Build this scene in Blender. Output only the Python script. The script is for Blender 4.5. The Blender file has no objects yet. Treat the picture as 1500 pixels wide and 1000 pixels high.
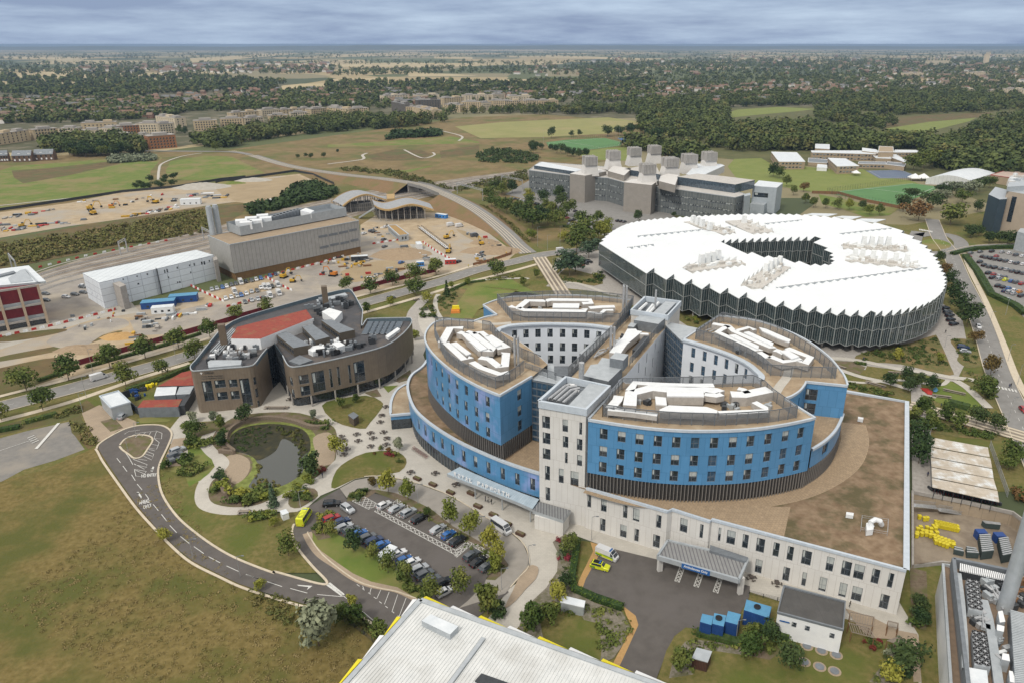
import bpy,math,random
import numpy as np
from math import radians as R,sin,cos,pi,hypot,atan2
from mathutils import Vector,Matrix
from mathutils.geometry import tessellate_polygon
SC=bpy.context.scene
CAMH=112.0
F_=1070.0;PX_,PY_,HZ_=808.0,500.0,65.0
TH=math.atan((PY_-HZ_)/F_)
cam=bpy.data.cameras.new("camera");camo=bpy.data.objects.new("camera",cam)
SC.collection.objects.link(camo);SC.camera=camo
camo.location=(0,0,CAMH);camo.rotation_euler=(pi/2-TH,0,0)
cam.sensor_width=36;cam.lens=F_/1500*36;cam.shift_x=(750-PX_)/1500;cam.shift_y=0
cam.clip_start=1;cam.clip_end=90000
SC.view_settings.view_transform='Standard';SC.view_settings.look='None'
SC.view_settings.gamma=1;SC.view_settings.use_curve_mapping=False
SC.view_settings.exposure=0.60
SUN_EL,SUN_AZ=48.0,215.0
w=bpy.data.worlds.new("World");SC.world=w;w.use_nodes=True
nt=w.node_tree;N=nt.nodes;L=nt.links;N.clear()
out=N.new('ShaderNodeOutputWorld')
sky=N.new('ShaderNodeTexSky');sky.sky_type='NISHITA';sky.sun_disc=False
sky.sun_elevation=R(SUN_EL);sky.sun_rotation=R(SUN_AZ);sky.air_density=1.0;sky.dust_density=2.0
bg1=N.new('ShaderNodeBackground');bg1 .inputs[1].default_value=0.10;L.new(sky.outputs[0],bg1 .inputs[0])
tc=N.new('ShaderNodeTexCoord');sp=N.new('ShaderNodeSeparateXYZ');L.new(tc.outputs['Generated'],sp.inputs[0])
mp=N.new('ShaderNodeMapping');mp.inputs['Scale'].default_value=(4.2,4.2,34);L.new(tc.outputs['Generated'],mp.inputs[0])
nz=N.new('ShaderNodeTexNoise');nz.inputs['Scale'].default_value=1.0;nz.inputs['Detail'].default_value=9;nz.inputs['Roughness'].default_value=.6
L.new(mp.outputs[0],nz.inputs[0])
rp=N.new('ShaderNodeValToRGB');L.new(nz.outputs[0],rp.inputs[0])
rp.color_ramp.elements[0].position=.36;rp.color_ramp.elements[0].color=(.18,.24,.37,1)
rp.color_ramp.elements[1].position=.66;rp.color_ramp.elements[1].color=(.36,.45,.575,1)
ma=N.new('ShaderNodeMapRange');L.new(sp.outputs[2],ma.inputs[0])
ma.inputs[1].default_value=0.03;ma.inputs[2].default_value=.75;ma.inputs[3].default_value=.97;ma.inputs[4].default_value=1.55
bg2=N.new('ShaderNodeBackground');L.new(rp.outputs[0],bg2 .inputs[0]);L.new(ma.outputs[0],bg2 .inputs[1])
mixc=N.new('ShaderNodeMixRGB');mixc.inputs[2].default_value=(.55,.53,.50,1)
mr2=N.new('ShaderNodeMapRange');L.new(sp.outputs[2],mr2 .inputs[0]);mr2 .inputs[1].default_value=.06;mr2 .inputs[2].default_value=.35
L.new(mr2 .outputs[0],mixc.inputs[0]);L.new(rp.outputs[0],mixc.inputs[1]);L.new(mixc.outputs[0],bg2 .inputs[0])
mx=N.new('ShaderNodeMixShader');mx.inputs[0].default_value=.88
L.new(bg1 .outputs[0],mx.inputs[1]);L.new(bg2 .outputs[0],mx.inputs[2]);L.new(mx.outputs[0],out.inputs[0])
sl=bpy.data.lights.new("sun",'SUN');sl.energy=1.5;sl.angle=R(10);sl.color=(1,.94,.85)
so=bpy.data.objects.new("sun",sl);SC.collection.objects.link(so)
az=R(SUN_AZ);el=R(SUN_EL)
sd=Vector((sin(az)*cos(el),cos(az)*cos(el),sin(el)))
so.rotation_euler=sd.to_track_quat('Z','Y').to_euler();so.location=(0,0,300)
rnd=random.Random(7)
COL=SC.collection
def U(u,v,z=0.0):
 a=(v-PY_)/F_
 d=sin(TH)+a*cos(TH);f=cos(TH)-a*sin(TH);r=(u-PX_)/F_
 t=(CAMH-z)/d
 return(r*t,f*t)
FR=dict(A=(0,60,2.942),B=(500,60,2.942),C=(1000,60,2.942),D=(0,350,3.7025),E=(250,350,3.7025),F=(550,400,3.7025),G=(900,400,3.7025),H=(1200,350,3.7025),a=(0,580,3.7025),b=(250,570,3.7025),c=(550,600,3.7025),d=(750,730,3.7025),e=(850,560,3.7025),f=(1100,730,3.7025),g=(1250,560,4.168),h=(350,730,3.7025),s1=(560,440,6.25),s2=(700,420,4.839),s3=(980,450,5.556),s4=(860,540,4.412),s5=(570,560,4.547),s6=(870,300,4.546),s7=(1120,300,4.546),s8=(765,200,3.75),t1=(0,60,5),t2=(240,60,5),t3=(480,60,5),t4=(720,60,5),t5=(960,60,5),t6=(1200,60,5),u1=(0,250,5.554),u2=(280,260,5.357),u3=(460,270,5),u4=(700,270,5.882),u5=(480,370,4.6875),u6=(1130,200,4.054),u7=(1200,480,5),u8=(1320,620,4.76),v1=(1380,760,5.557),i=(0,0,1))
def PT(fr,x,y,z=0.0):
 o=FR[fr];return U(o[0]+x/o[2],o[1]+y/o[2],z)
def Q(s,z=0.0):
 """'fr x,y x,y ...' measured points -> world xy at height z; a frame name switches frames"""
 fr='i';out=[]
 for tk in s.split():
  if ',' in tk:
   a,b=tk.split(',');out.append(PT(fr,float(a),float(b),z))
  else:fr=tk
 return out
def crom(pts,n=6,closed=True):
 P=[Vector(p)for p in pts];m=len(P);res=[]
 rng=range(m)if closed else range(m-1)
 for i in rng:
  if closed:p0,p1,p2,p3=P[i-1],P[i],P[(i+1)%m],P[(i+2)%m]
  else:p0,p1,p2,p3=P[max(i-1,0)],P[i],P[i+1],P[min(i+2,m-1)]
  for k in range(n):
   t=k/n
   q=.5*((2*p1)+(p2-p0)*t+(2*p0-5*p1+4*p2-p3)*t*t+(3*p1-p0-3*p2+p3)*t**3)
   res.append(tuple(q))
 if not closed:res.append(tuple(P[-1]))
 return res
def inside(p,poly):
 x,y=p;c=False;j=len(poly)-1
 for i in range(len(poly)):
  xi,yi=poly[i][:2];xj,yj=poly[j][:2]
  if(yi>y)!=(yj>y)and x<(xj-xi)*(y-yi)/(yj-yi)+xi:c=not c
  j=i
 return c
def resample(path,step):
 out=[tuple(path[0])];acc=0
 for a,b in zip(path,path[1:]):
  a=Vector(a);b=Vector(b);l=(b-a).length
  if l<1e-6:continue
  t=step-acc
  while t<=l:out.append(tuple(a+(b-a)*(t/l)));t+=step
  acc=l-(t-step)
 return out
def plen(path):return sum(hypot(b[0]-a[0],b[1]-a[1])for a,b in zip(path,path[1:]))
def centroid(p):return(sum(q[0]for q in p)/len(p),sum(q[1]for q in p)/len(p))
class MB:
 def __init__(s):s.v=[];s.f=[];s.m=[];s.uv=[]
 def face(s,pts,mi=0,uv=None):
  n=len(s.v);s.v+=[tuple(p)for p in pts];s.f.append(list(range(n,n+len(pts))));s.m.append(mi)
  if uv is None:
   a=Vector(pts[1])-Vector(pts[0]);b=Vector(pts[-1])-Vector(pts[0]);nn=a.cross(b)
   if nn.length<1e-9 and len(pts)>3:nn=(Vector(pts[2])-Vector(pts[1])).cross(a)
   if nn.length>0:nn.normalize()
   if abs(nn.z)>.7:uv=[(p[0],p[1])for p in pts]
   else:
    h=Vector((-nn.y,nn.x));h=h.normalized()if h.length>0 else Vector((1,0))
    uv=[(p[0]*h.x+p[1]*h.y,p[2])for p in pts]
  s.uv+=uv
 def prism(s,poly,z0,z1,mi=0,mt=None,bottom=False,top=True):
  n=len(poly)
  for i in range(n):
   a=poly[i];b=poly[(i+1)%n]
   s.face([(a[0],a[1],z0),(b[0],b[1],z0),(b[0],b[1],z1),(a[0],a[1],z1)],mi)
  if top:s.cap(poly,z1,mi if mt is None else mt)
  if bottom:s.cap(poly,z0,mi)
 def cap(s,poly,z,mi=0):
  if len(poly)<=4:s.face([(p[0],p[1],z)for p in poly],mi)
  else:
   vs=[Vector((p[0],p[1],0))for p in poly]
   for t in tessellate_polygon([vs]):s.face([(poly[k][0],poly[k][1],z)for k in t],mi)
 def box(s,cx,cy,z0,sx,sy,sz,rot=0,mi=0,mt=None,taper=1.0):
  c,q=cos(rot),sin(rot)
  def P(x,y):return(cx+x*c-y*q,cy+x*q+y*c)
  b=[P(-sx/2,-sy/2),P(sx/2,-sy/2),P(sx/2,sy/2),P(-sx/2,sy/2)]
  t=[P(-sx/2*taper,-sy/2*taper),P(sx/2*taper,-sy/2*taper),P(sx/2*taper,sy/2*taper),P(-sx/2*taper,sy/2*taper)]
  for i in range(4):
   j=(i+1)%4
   s.face([(*b[i],z0),(*b[j],z0),(*t[j],z0+sz),(*t[i],z0+sz)],mi)
  s.face([(*p,z0+sz)for p in t],mi if mt is None else mt)
  s.face([(*p,z0)for p in b[::-1]],mi)
 def beam(s,A,B,w,h,mi=0):
  """box beam from 3D A to 3D B (z = underside)"""
  d=Vector((B[0]-A[0],B[1]-A[1]));l=d.length
  if l<1e-6:return
  nx,ny=-d.y/l*w/2,d.x/l*w/2
  a=[(A[0]+nx,A[1]+ny,A[2]),(A[0]-nx,A[1]-ny,A[2]),(A[0]-nx,A[1]-ny,A[2]+h),(A[0]+nx,A[1]+ny,A[2]+h)]
  b=[(B[0]+nx,B[1]+ny,B[2]),(B[0]-nx,B[1]-ny,B[2]),(B[0]-nx,B[1]-ny,B[2]+h),(B[0]+nx,B[1]+ny,B[2]+h)]
  for i in range(4):
   j=(i+1)%4;s.face([a[i],b[i],b[j],a[j]],mi)
  s.face(a[::-1],mi);s.face(b,mi)
 def ribbon(s,path,wl,wr,z,mi=0,h=None):
  """flat strip along a path from offset -wl to +wr; h gives it vertical sides down to z-h"""
  n=len(path);L_,R_=[],[]
  for i in range(n):
   a=path[max(i-1,0)];b=path[min(i+1,n-1)]
   dx,dy=b[0]-a[0],b[1]-a[1];l=hypot(dx,dy)or 1
   nx,ny=-dy/l,dx/l;zz=path[i][2]if len(path[i])>2 else 0
   L_.append((path[i][0]+nx*wl,path[i][1]+ny*wl,z+zz));R_.append((path[i][0]-nx*wr,path[i][1]-ny*wr,z+zz))
  acc=0
  for i in range(n-1):
   d=hypot(path[i+1][0]-path[i][0],path[i+1][1]-path[i][1])
   s.face([L_[i],R_[i],R_[i+1],L_[i+1]],mi,[(0,acc),(wl+wr,acc),(wl+wr,acc+d),(0,acc+d)])
   if h:
    for S_ in(L_,R_):
     a,b=S_[i],S_[i+1]
     s.face([a,b,(b[0],b[1],b[2]-h),(a[0],a[1],a[2]-h)],mi)
   acc+=d
 def tube(s,pts,r,n=6,mi=0,cap=True,r2=None):
  pts=[Vector(p)for p in pts];rings=[]
  for i,p in enumerate(pts):
   d=(pts[min(i+1,len(pts)-1)]-pts[max(i-1,0)]).normalized()
   u=d.cross(Vector((0,0,1)));u=u.normalized()if u.length>.01 else Vector((1,0,0))
   w_=d.cross(u);rr=r if r2 is None else r+(r2-r)*i/(len(pts)-1)
   rings.append([p+(u*cos(2*pi*k/n)+w_*sin(2*pi*k/n))*rr for k in range(n)])
  for a,b in zip(rings,rings[1:]):
   for k in range(n):s.face([a[k],a[(k+1)%n],b[(k+1)%n],b[k]],mi)
  if cap:s.face(rings[0][::-1],mi);s.face(rings[-1],mi)
 def cyl(s,x,y,z0,r,h,n=12,mi=0,r2=None,mt=None):
  r2=r if r2 is None else r2
  a=[(x+r*cos(2*pi*k/n),y+r*sin(2*pi*k/n),z0)for k in range(n)]
  b=[(x+r2*cos(2*pi*k/n),y+r2*sin(2*pi*k/n),z0+h)for k in range(n)]
  for k in range(n):s.face([a[k],a[(k+1)%n],b[(k+1)%n],b[k]],mi)
  s.face(b,mi if mt is None else mt)
 def mesh(s,name,mats,smooth=False,off=None):
  me=bpy.data.meshes.new(name)
  V=s.v if off is None else[(p[0]-off[0],p[1]-off[1],p[2]-off[2])for p in s.v]
  me.from_pydata(V,[],s.f)
  for m_ in mats:me.materials.append(m_)
  me.polygons.foreach_set('material_index',s.m)
  uvl=me.uv_layers.new(name='UVMap')
  uvl.data.foreach_set('uv',np.array(s.uv,dtype=np.float32).ravel())
  if smooth:me.polygons.foreach_set('use_smooth',[True]*len(s.f))
  me.update();return me
 def build(s,name,mats,parent=None,smooth=False):
  if not isinstance(mats,(list,tuple)):mats=[mats]
  off=tuple(parent_world(parent))if parent is not None else None
  o=bpy.data.objects.new(name,s.mesh(name,mats,smooth,off));COL.objects.link(o)
  if parent is not None:o.parent=parent
  return o
def parent_world(p):
 v=Vector((0,0,0))
 while p is not None:v=v+p.location;p=p.parent
 return v
def tag(o,label=None,cat=None,group=None,kind=None):
 if label:o['label']=label
 if cat:o['category']=cat
 if group:o['group']=group
 if kind:o['kind']=kind
 return o
def thing(name,label,cat,loc=(0,0,0),rz=0,group=None):
 o=bpy.data.objects.new(name,None);COL.objects.link(o);o.location=(loc[0],loc[1],loc[2]if len(loc)>2 else 0)
 o.rotation_euler=(0,0,rz);o.empty_display_size=.5
 return tag(o,label,cat,group)
KIDS={}
def dup(root,loc,rz=0,label=None,group=None,scale=1.0,colour=None):
 """copy of a thing with copies of its parts and their sub-parts"""
 if root.name not in KIDS:KIDS[root.name]=[(c,list(c.children))for c in root.children]
 r=root.copy();COL.objects.link(r);r.location=(loc[0],loc[1],loc[2]if len(loc)>2 else 0);r.rotation_euler=(0,0,rz)
 r.scale=(scale,)*3 if not isinstance(scale,tuple)else scale
 if label:r['label']=label
 if group:r['group']=group
 for c,gs in KIDS[root.name]:
  d=c.copy();COL.objects.link(d);d.parent=r
  if colour is not None and c.get('paint'):
   d.material_slots[0].link='OBJECT';d.material_slots[0].material=colour
  for g in gs:
   e=g.copy();COL.objects.link(e);e.parent=d
 return r
def strip_keys(o):
 for k in('paint',):
  if k in o:del o[k]
ORD=['first','second','third','fourth','fifth','sixth','seventh','eighth','ninth','tenth','eleventh','twelfth','thirteenth','fourteenth','fifteenth','sixteenth','seventeenth','eighteenth','nineteenth','twentieth','twenty-first','twenty-second','twenty-third','twenty-fourth','twenty-fifth']
def ordn(i):
 if i<len(ORD):return ORD[i]
 n=i+1;return '%d%s'%(n,'th' if 10<n%100<14 else{1:'st',2:'nd',3:'rd'}.get(n%10,'th'))
MC={}
def M(name,c1,c2=None,scale=.5,rough=.85,c3=None,s3=.05,t3=.5,bump=0,spec=.3,metal=0,lines=None,obj=False,uvstripe=None,detail=6,var=0):
 """procedural surface: c1..c2 by fine noise, c3 by broad patches; lines=(w,h,colour,mortar) panel joints in uv metres; uvstripe=(period,colour,duty)"""
 if name in MC:return MC[name]
 m=bpy.data.materials.new(name);m.use_nodes=True;nt=m.node_tree;N=nt.nodes;L=nt.links
 b=N['Principled BSDF'];b.inputs['Roughness'].default_value=rough;b.inputs['Metallic'].default_value=metal
 b.inputs['Specular IOR Level'].default_value=spec
 c4=lambda c:(*c,1)
 pos=N.new('ShaderNodeTexCoord' if obj else 'ShaderNodeNewGeometry');po=pos.outputs['Object' if obj else 'Position']
 cur=None
 if c2 is not None:
  n1=N.new('ShaderNodeTexNoise');n1 .inputs['Scale'].default_value=scale;n1 .inputs['Detail'].default_value=detail;n1 .inputs['Roughness'].default_value=.65
  L.new(po,n1 .inputs['Vector'])
  mr=N.new('ShaderNodeMapRange');mr.inputs[1].default_value=.34;mr.inputs[2].default_value=.66;L.new(n1 .outputs[0],mr.inputs[0])
  mx=N.new('ShaderNodeMixRGB');L.new(mr.outputs[0],mx.inputs[0]);mx.inputs[1].default_value=c4(c1);mx.inputs[2].default_value=c4(c2);cur=mx.outputs[0]
  if c3 is not None:
   n2=N.new('ShaderNodeTexNoise');n2 .inputs['Scale'].default_value=s3;n2 .inputs['Detail'].default_value=5;n2 .inputs['Roughness'].default_value=.6
   L.new(po,n2 .inputs['Vector'])
   r2=N.new('ShaderNodeMapRange');r2 .inputs[1].default_value=t3-.06;r2 .inputs[2].default_value=t3+.1;L.new(n2 .outputs[0],r2 .inputs[0])
   m2=N.new('ShaderNodeMixRGB');L.new(r2 .outputs[0],m2 .inputs[0]);L.new(cur,m2 .inputs[1]);m2 .inputs[2].default_value=c4(c3);cur=m2 .outputs[0]
 if lines or uvstripe:
  uv=N.new('ShaderNodeUVMap');uv.uv_map='UVMap'
 if lines:
  br=N.new('ShaderNodeTexBrick');L.new(uv.outputs[0],br.inputs['Vector']);br.offset=lines[4]if len(lines)>4 else 0
  br.inputs['Scale'].default_value=1;br.inputs['Brick Width'].default_value=lines[0];br.inputs['Row Height'].default_value=lines[1]
  br.inputs['Mortar Size'].default_value=lines[3];br.inputs['Mortar Smooth'].default_value=.2
  k1=1.0;k2=lines[5]if len(lines)>5 else.95
  br.inputs['Color1'].default_value=(k1,k1,k1,1);br.inputs['Color2'].default_value=(k2,k2,k2,1);br.inputs['Mortar'].default_value=(1,1,1,1)
  mu=N.new('ShaderNodeMixRGB');mu.blend_type='MULTIPLY';mu.inputs[0].default_value=1
  if cur:L.new(cur,mu.inputs[1])
  else:mu.inputs[1].default_value=c4(c1)
  L.new(br.outputs['Color'],mu.inputs[2])
  m3=N.new('ShaderNodeMixRGB');L.new(br.outputs['Fac'],m3 .inputs[0]);L.new(mu.outputs[0],m3 .inputs[1]);m3 .inputs[2].default_value=c4(lines[2]);cur=m3 .outputs[0]
 if uvstripe:
  sx=N.new('ShaderNodeSeparateXYZ');L.new(uv.outputs[0],sx.inputs[0])
  dv=N.new('ShaderNodeMath');dv.operation='DIVIDE';dv.inputs[1].default_value=uvstripe[0];L.new(sx.outputs[uvstripe[3]if len(uvstripe)>3 else 0],dv.inputs[0])
  fr=N.new('ShaderNodeMath');fr.operation='FRACT';L.new(dv.outputs[0],fr.inputs[0])
  lt=N.new('ShaderNodeMath');lt.operation='LESS_THAN';lt.inputs[1].default_value=uvstripe[2];L.new(fr.outputs[0],lt.inputs[0])
  m4=N.new('ShaderNodeMixRGB');L.new(lt.outputs[0],m4 .inputs[0])
  if cur:L.new(cur,m4 .inputs[1])
  else:m4 .inputs[1].default_value=c4(c1)
  m4 .inputs[2].default_value=c4(uvstripe[1]);cur=m4 .outputs[0]
 if var:
  oi=N.new('ShaderNodeObjectInfo');hs=N.new('ShaderNodeHueSaturation')
  a=N.new('ShaderNodeMapRange');L.new(oi.outputs['Random'],a.inputs[0]);a.inputs[3].default_value=1-var;a.inputs[4].default_value=1+var
  L.new(a.outputs[0],hs.inputs['Value'])
  a2=N.new('ShaderNodeMath');a2 .operation='MULTIPLY_ADD';L.new(oi.outputs['Random'],a2 .inputs[0]);a2 .inputs[1].default_value=-.05;a2 .inputs[2].default_value=.525
  L.new(a2 .outputs[0],hs.inputs['Hue'])
  if cur:L.new(cur,hs.inputs['Color'])
  else:hs.inputs['Color'].default_value=c4(c1)
  cur=hs.outputs[0]
 if cur:L.new(cur,b.inputs['Base Color'])
 else:b.inputs['Base Color'].default_value=c4(c1)
 if bump:
  n3=N.new('ShaderNodeTexNoise');n3 .inputs['Scale'].default_value=scale*2;n3 .inputs['Detail'].default_value=5;L.new(po,n3 .inputs['Vector'])
  bp=N.new('ShaderNodeBump');bp.inputs['Strength'].default_value=.6;bp.inputs['Distance'].default_value=bump;L.new(n3 .outputs[0],bp.inputs['Height']);L.new(bp.outputs[0],b.inputs['Normal'])
 MC[name]=m;return m
def glass(name,c,rough=.08,spec=.9):
 """opaque dark glazing: glossy, slightly uneven panes"""
 return M(name,c,tuple(min(1,k*1.9+.01)for k in c),scale=.9,rough=rough,spec=spec,detail=2)
def leafm(name,c1,c2,c3=None):
 if name in MC:return MC[name]
 m=M(name,c1,c2,scale=.55,rough=.75,c3=c3,s3=.22,t3=.56,spec=.15,var=.28,detail=4)
 return m
LF=dict(green=leafm('leaf_green',(.035,.06,.012),(.10,.13,.03),(.14,.155,.04)),dark=leafm('leaf_dark',(.022,.042,.014),(.055,.085,.026)),yellow=leafm('leaf_yellowgreen',(.13,.15,.02),(.20,.21,.04)),blue=leafm('leaf_bluegreen',(.035,.065,.04),(.07,.105,.055)),brown=leafm('leaf_brown',(.10,.062,.02),(.15,.10,.035)),red=leafm('leaf_red',(.12,.02,.02),(.17,.035,.025)),silver=leafm('leaf_silver',(.12,.14,.09),(.20,.22,.14)),straw=leafm('leaf_straw',(.19,.145,.055),(.26,.20,.09),(.14,.13,.04)),hedge=leafm('leaf_hedge',(.045,.075,.012),(.08,.125,.022)),rough=leafm('leaf_scrub',(.07,.085,.022),(.13,.125,.04),(.16,.13,.05)))
BARK=M('bark',(.10,.075,.05),(.16,.12,.085),scale=4,rough=.95)
mt={}
mt['white']=M('white_paint',(.72,.73,.73),(.64,.65,.66),scale=.4,rough=.5)
mt['whitedirty']=M('white_roof_sheet',(.62,.65,.67),(.50,.54,.57),scale=.35,rough=.45)
mt['lightgrey']=M('light_grey_metal',(.42,.45,.47),(.34,.37,.39),scale=.6,rough=.42,metal=.25)
mt['grey']=M('grey_metal',(.19,.21,.23),(.14,.155,.17),scale=.7,rough=.5,metal=.2)
mt['dark']=M('dark_metal',(.045,.05,.055),(.03,.033,.037),scale=2,rough=.5)
mt['black']=M('black_rubber',(.012,.012,.013),rough=.8)
mt['conc']=M('concrete',(.36,.34,.31),(.27,.25,.23),scale=.9,rough=.9)
mt['steel']=M('galvanised_steel',(.5,.51,.52),(.36,.37,.38),scale=1.5,rough=.4,metal=.5)
mt['glass']=glass('window_glass',(.012,.018,.024))
mt['glassb']=glass('blue_glass',(.02,.045,.075))
mt['blind']=M('window_blind',(.42,.44,.42),(.33,.36,.36),scale=1,rough=.8)
mt['wood']=M('timber',(.22,.12,.06),(.14,.075,.035),scale=3,rough=.8)
mt['yellow']=M('yellow_plastic',(.72,.62,.02),(.62,.52,.02),scale=2,rough=.5)
mt['roadwhite']=M('road_marking_white',(.62,.62,.59),(.42,.42,.40),scale=3,rough=.8)
mt['red']=M('red_plastic',(.42,.04,.03),(.33,.035,.03),scale=2,rough=.6)
mt['orange']=M('orange_paint',(.55,.19,.03),(.42,.14,.02),scale=2,rough=.5)
mt['machyellow']=M('machine_yellow',(.55,.34,.03),(.42,.25,.03),scale=2,rough=.5)
gm={}
gm['far']=M('farmland',(.20,.17,.085),(.16,.155,.075),scale=.004,c3=(.075,.10,.035),s3=.0016,t3=.5,rough=1)
def farm_material():
 m=gm['far'];nt=m.node_tree;N=nt.nodes;L=nt.links;b=N['Principled BSDF']
 g=N.new('ShaderNodeNewGeometry');mp=N.new('ShaderNodeMapping');mp.inputs['Scale'].default_value=(.0021,.0013,0);L.new(g.outputs['Position'],mp.inputs[0])
 nz=N.new('ShaderNodeTexNoise');nz.inputs['Scale'].default_value=.0006;L.new(g.outputs['Position'],nz.inputs['Vector'])
 v=N.new('ShaderNodeTexVoronoi');v.inputs['Scale'].default_value=1;v.distance='CHEBYCHEV';L.new(mp.outputs[0],v.inputs[0])
 sp=N.new('ShaderNodeSeparateColor');L.new(v.outputs['Color'],sp.inputs[0])
 r=N.new('ShaderNodeValToRGB');L.new(sp.outputs[0],r.inputs[0]);cr=r.color_ramp;cr.interpolation='CONSTANT'
 cols=[(0,(.30,.24,.13)),(.18,(.085,.10,.04)),(.34,(.20,.175,.10)),(.48,(.34,.28,.16)),(.62,(.06,.075,.035)),(.78,(.16,.15,.08)),(.9,(.10,.115,.045))]
 cr.elements[0].color=(*cols[0][1],1);cr.elements[1].position=cols[1][0];cr.elements[1].color=(*cols[1][1],1)
 for p,c in cols[2:]:
  e=cr.elements.new(p);e.color=(*c,1)
 L.new(r.outputs[0],b.inputs['Base Color'])
farm_material()
gm['meadow']=M('dry_meadow_grass',(.105,.080,.022),(.18,.138,.05),scale=.7,c3=(.078,.082,.018),s3=.05,t3=.52,rough=1,bump=.25)
gm['lawn']=M('lawn_grass',(.092,.092,.022),(.165,.135,.05),scale=.75,c3=(.085,.10,.02),s3=.07,t3=.53,rough=1,bump=.2)
gm['green']=M('green_field',(.095,.14,.024),(.14,.165,.038),scale=.12,c3=(.19,.16,.065),s3=.03,t3=.52,rough=1)
gm['bright']=M('mown_pitch_grass',(.135,.17,.04),(.175,.195,.055),scale=.08,rough=1)
gm['sport']=M('dry_sports_field',(.20,.20,.07),(.24,.23,.09),scale=.03,c3=(.27,.23,.11),s3=.01,t3=.55,rough=1)
gm['park']=M('rough_parkland',(.13,.095,.04),(.205,.15,.07),scale=.09,c3=(.10,.105,.03),s3=.022,t3=.53,rough=1,bump=.4)
gm['brownveg']=M('brown_rough_ground',(.09,.065,.03),(.14,.10,.045),scale=.12,c3=(.085,.09,.03),s3=.05,t3=.52,rough=1,bump=.4)
gm['sand']=M('sandy_site_ground',(.40,.32,.215),(.29,.225,.145),scale=.16,c3=(.31,.28,.235),s3=.03,t3=.52,rough=1,bump=.12)
gm['siteg']=M('grey_site_hardstanding',(.29,.265,.235),(.225,.205,.18),scale=.16,c3=(.34,.30,.24),s3=.05,t3=.53,rough=1)
gm['sitec']=M('pale_site_concrete',(.38,.36,.32),(.31,.29,.25),scale=.3,rough=1)
gm['tarmac']=M('asphalt',(.108,.098,.090),(.084,.076,.070),scale=.35,c3=(.108,.098,.092),s3=.07,t3=.53,rough=.92)
gm['oldtar']=M('old_asphalt',(.16,.155,.145),(.20,.19,.175),scale=.5,c3=(.235,.215,.185),s3=.08,t3=.55,rough=.95)
gm['road']=M('worn_road_asphalt',(.22,.215,.205),(.18,.175,.165),scale=.35,rough=.92)
gm['dropoff']=M('pale_drive_concrete',(.285,.265,.235),(.24,.222,.197),scale=.4,rough=.92)
gm['pave']=M('pale_paving',(.46,.435,.385),(.40,.378,.335),scale=.25,rough=.85,lines=(.9,.6,(.33,.31,.28),.02,.5,.93))
gm['pavetan']=M('tan_block_paving',(.36,.285,.205),(.30,.24,.175),scale=.4,rough=.9,lines=(.6,.3,(.24,.19,.14),.02,.5,.9))
gm['bronze']=M('resin_bound_gravel',(.40,.245,.10),(.33,.205,.085),scale=2,rough=.95)
gm['kerb']=M('kerb_stone',(.52,.46,.36),(.44,.38,.29),scale=1,rough=.9)
gm['gravel']=M('gravel_beach',(.33,.265,.19),(.25,.20,.145),scale=3,rough=1,bump=.05)
gm['ballast']=M('rail_ballast',(.20,.165,.13),(.145,.12,.095),scale=.8,c3=(.25,.22,.18),s3=.1,rough=1)
gm['bed']=M('planting_bed_soil',(.115,.085,.055),(.17,.135,.095),scale=1.2,c3=(.10,.10,.035),s3=.3,t3=.5,rough=1,bump=.1)
gm['bedgrey']=M('stony_planting_bed',(.21,.185,.15),(.15,.135,.105),scale=2,c3=(.11,.105,.06),s3=.5,t3=.52,rough=1,bump=.1)
gm['astro']=M('artificial_turf',(.075,.17,.06),(.09,.19,.07),scale=.05,rough=.95)
gm['court']=M('blue_hard_court',(.045,.115,.26),(.06,.135,.29),scale=.05,rough=.9)
gm['courtg']=M('grey_blue_court',(.10,.13,.19),(.12,.15,.20),scale=.05,rough=.9)
gm['reed']=M('floating_pondweed',(.20,.23,.06),(.15,.18,.045),scale=1.2,c3=(.11,.13,.03),s3=.4,rough=.9,bump=.1)
gm['town']=M('town_gardens',(.055,.062,.028),(.10,.09,.05),scale=.05,c3=(.19,.165,.12),s3=.035,t3=.58,rough=1)
gm['wheat']=M('stubble_field',(.38,.31,.175),(.33,.265,.15),scale=.01,c3=(.42,.35,.21),s3=.004,rough=1)
gm['wood']=M('woodland_floor',(.07,.08,.028),(.11,.105,.042),scale=.05,rough=1)
gm['roofgravel']=M('roof_gravel',(.33,.25,.165),(.25,.19,.125),scale=1.6,c3=(.38,.31,.22),s3=.2,t3=.53,rough=1)
wat=bpy.data.materials.new('pond_water');wat.use_nodes=True
_b=wat.node_tree.nodes['Principled BSDF'];_b.inputs['Base Color'].default_value=(.03,.034,.026,1);_b.inputs['Roughness'].default_value=.06;_b.inputs['Specular IOR Level'].default_value=.9
_n=wat.node_tree.nodes.new('ShaderNodeTexNoise');_n.inputs['Scale'].default_value=1.2;_bp=wat.node_tree.nodes.new('ShaderNodeBump');_bp.inputs['Strength'].default_value=.12;_bp.inputs['Distance'].default_value=.1
wat.node_tree.links.new(_n.outputs[0],_bp.inputs['Height']);wat.node_tree.links.new(_bp.outputs[0],_b.inputs['Normal'])
YARD=Q('u8 75,480 445,562 775,640 i 1500,781 1560,830 u8 900,960 290,960 68,1000',0)
YARD=Q('i 1336,722 1413,737 1483,753 1508,772 1500,815 1500,872 1395,850 1394,828 1380,826 1336,832',0)
YZ=-3.2
def ground_base():
 S=42000.0
 outer=[(-S,-400),(S,-400),(S,S),(-S,S)]
 polys=[[Vector((*p,0))for p in outer],[Vector((*p,0))for p in YARD]]
 allv=polys[0]+polys[1];mb=MB()
 for t in tessellate_polygon(polys):mb.face([(allv[k].x,allv[k].y,0)for k in t])
 o=mb.build('ground',gm['far']);tag(o,kind='structure')
ground_base()
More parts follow.
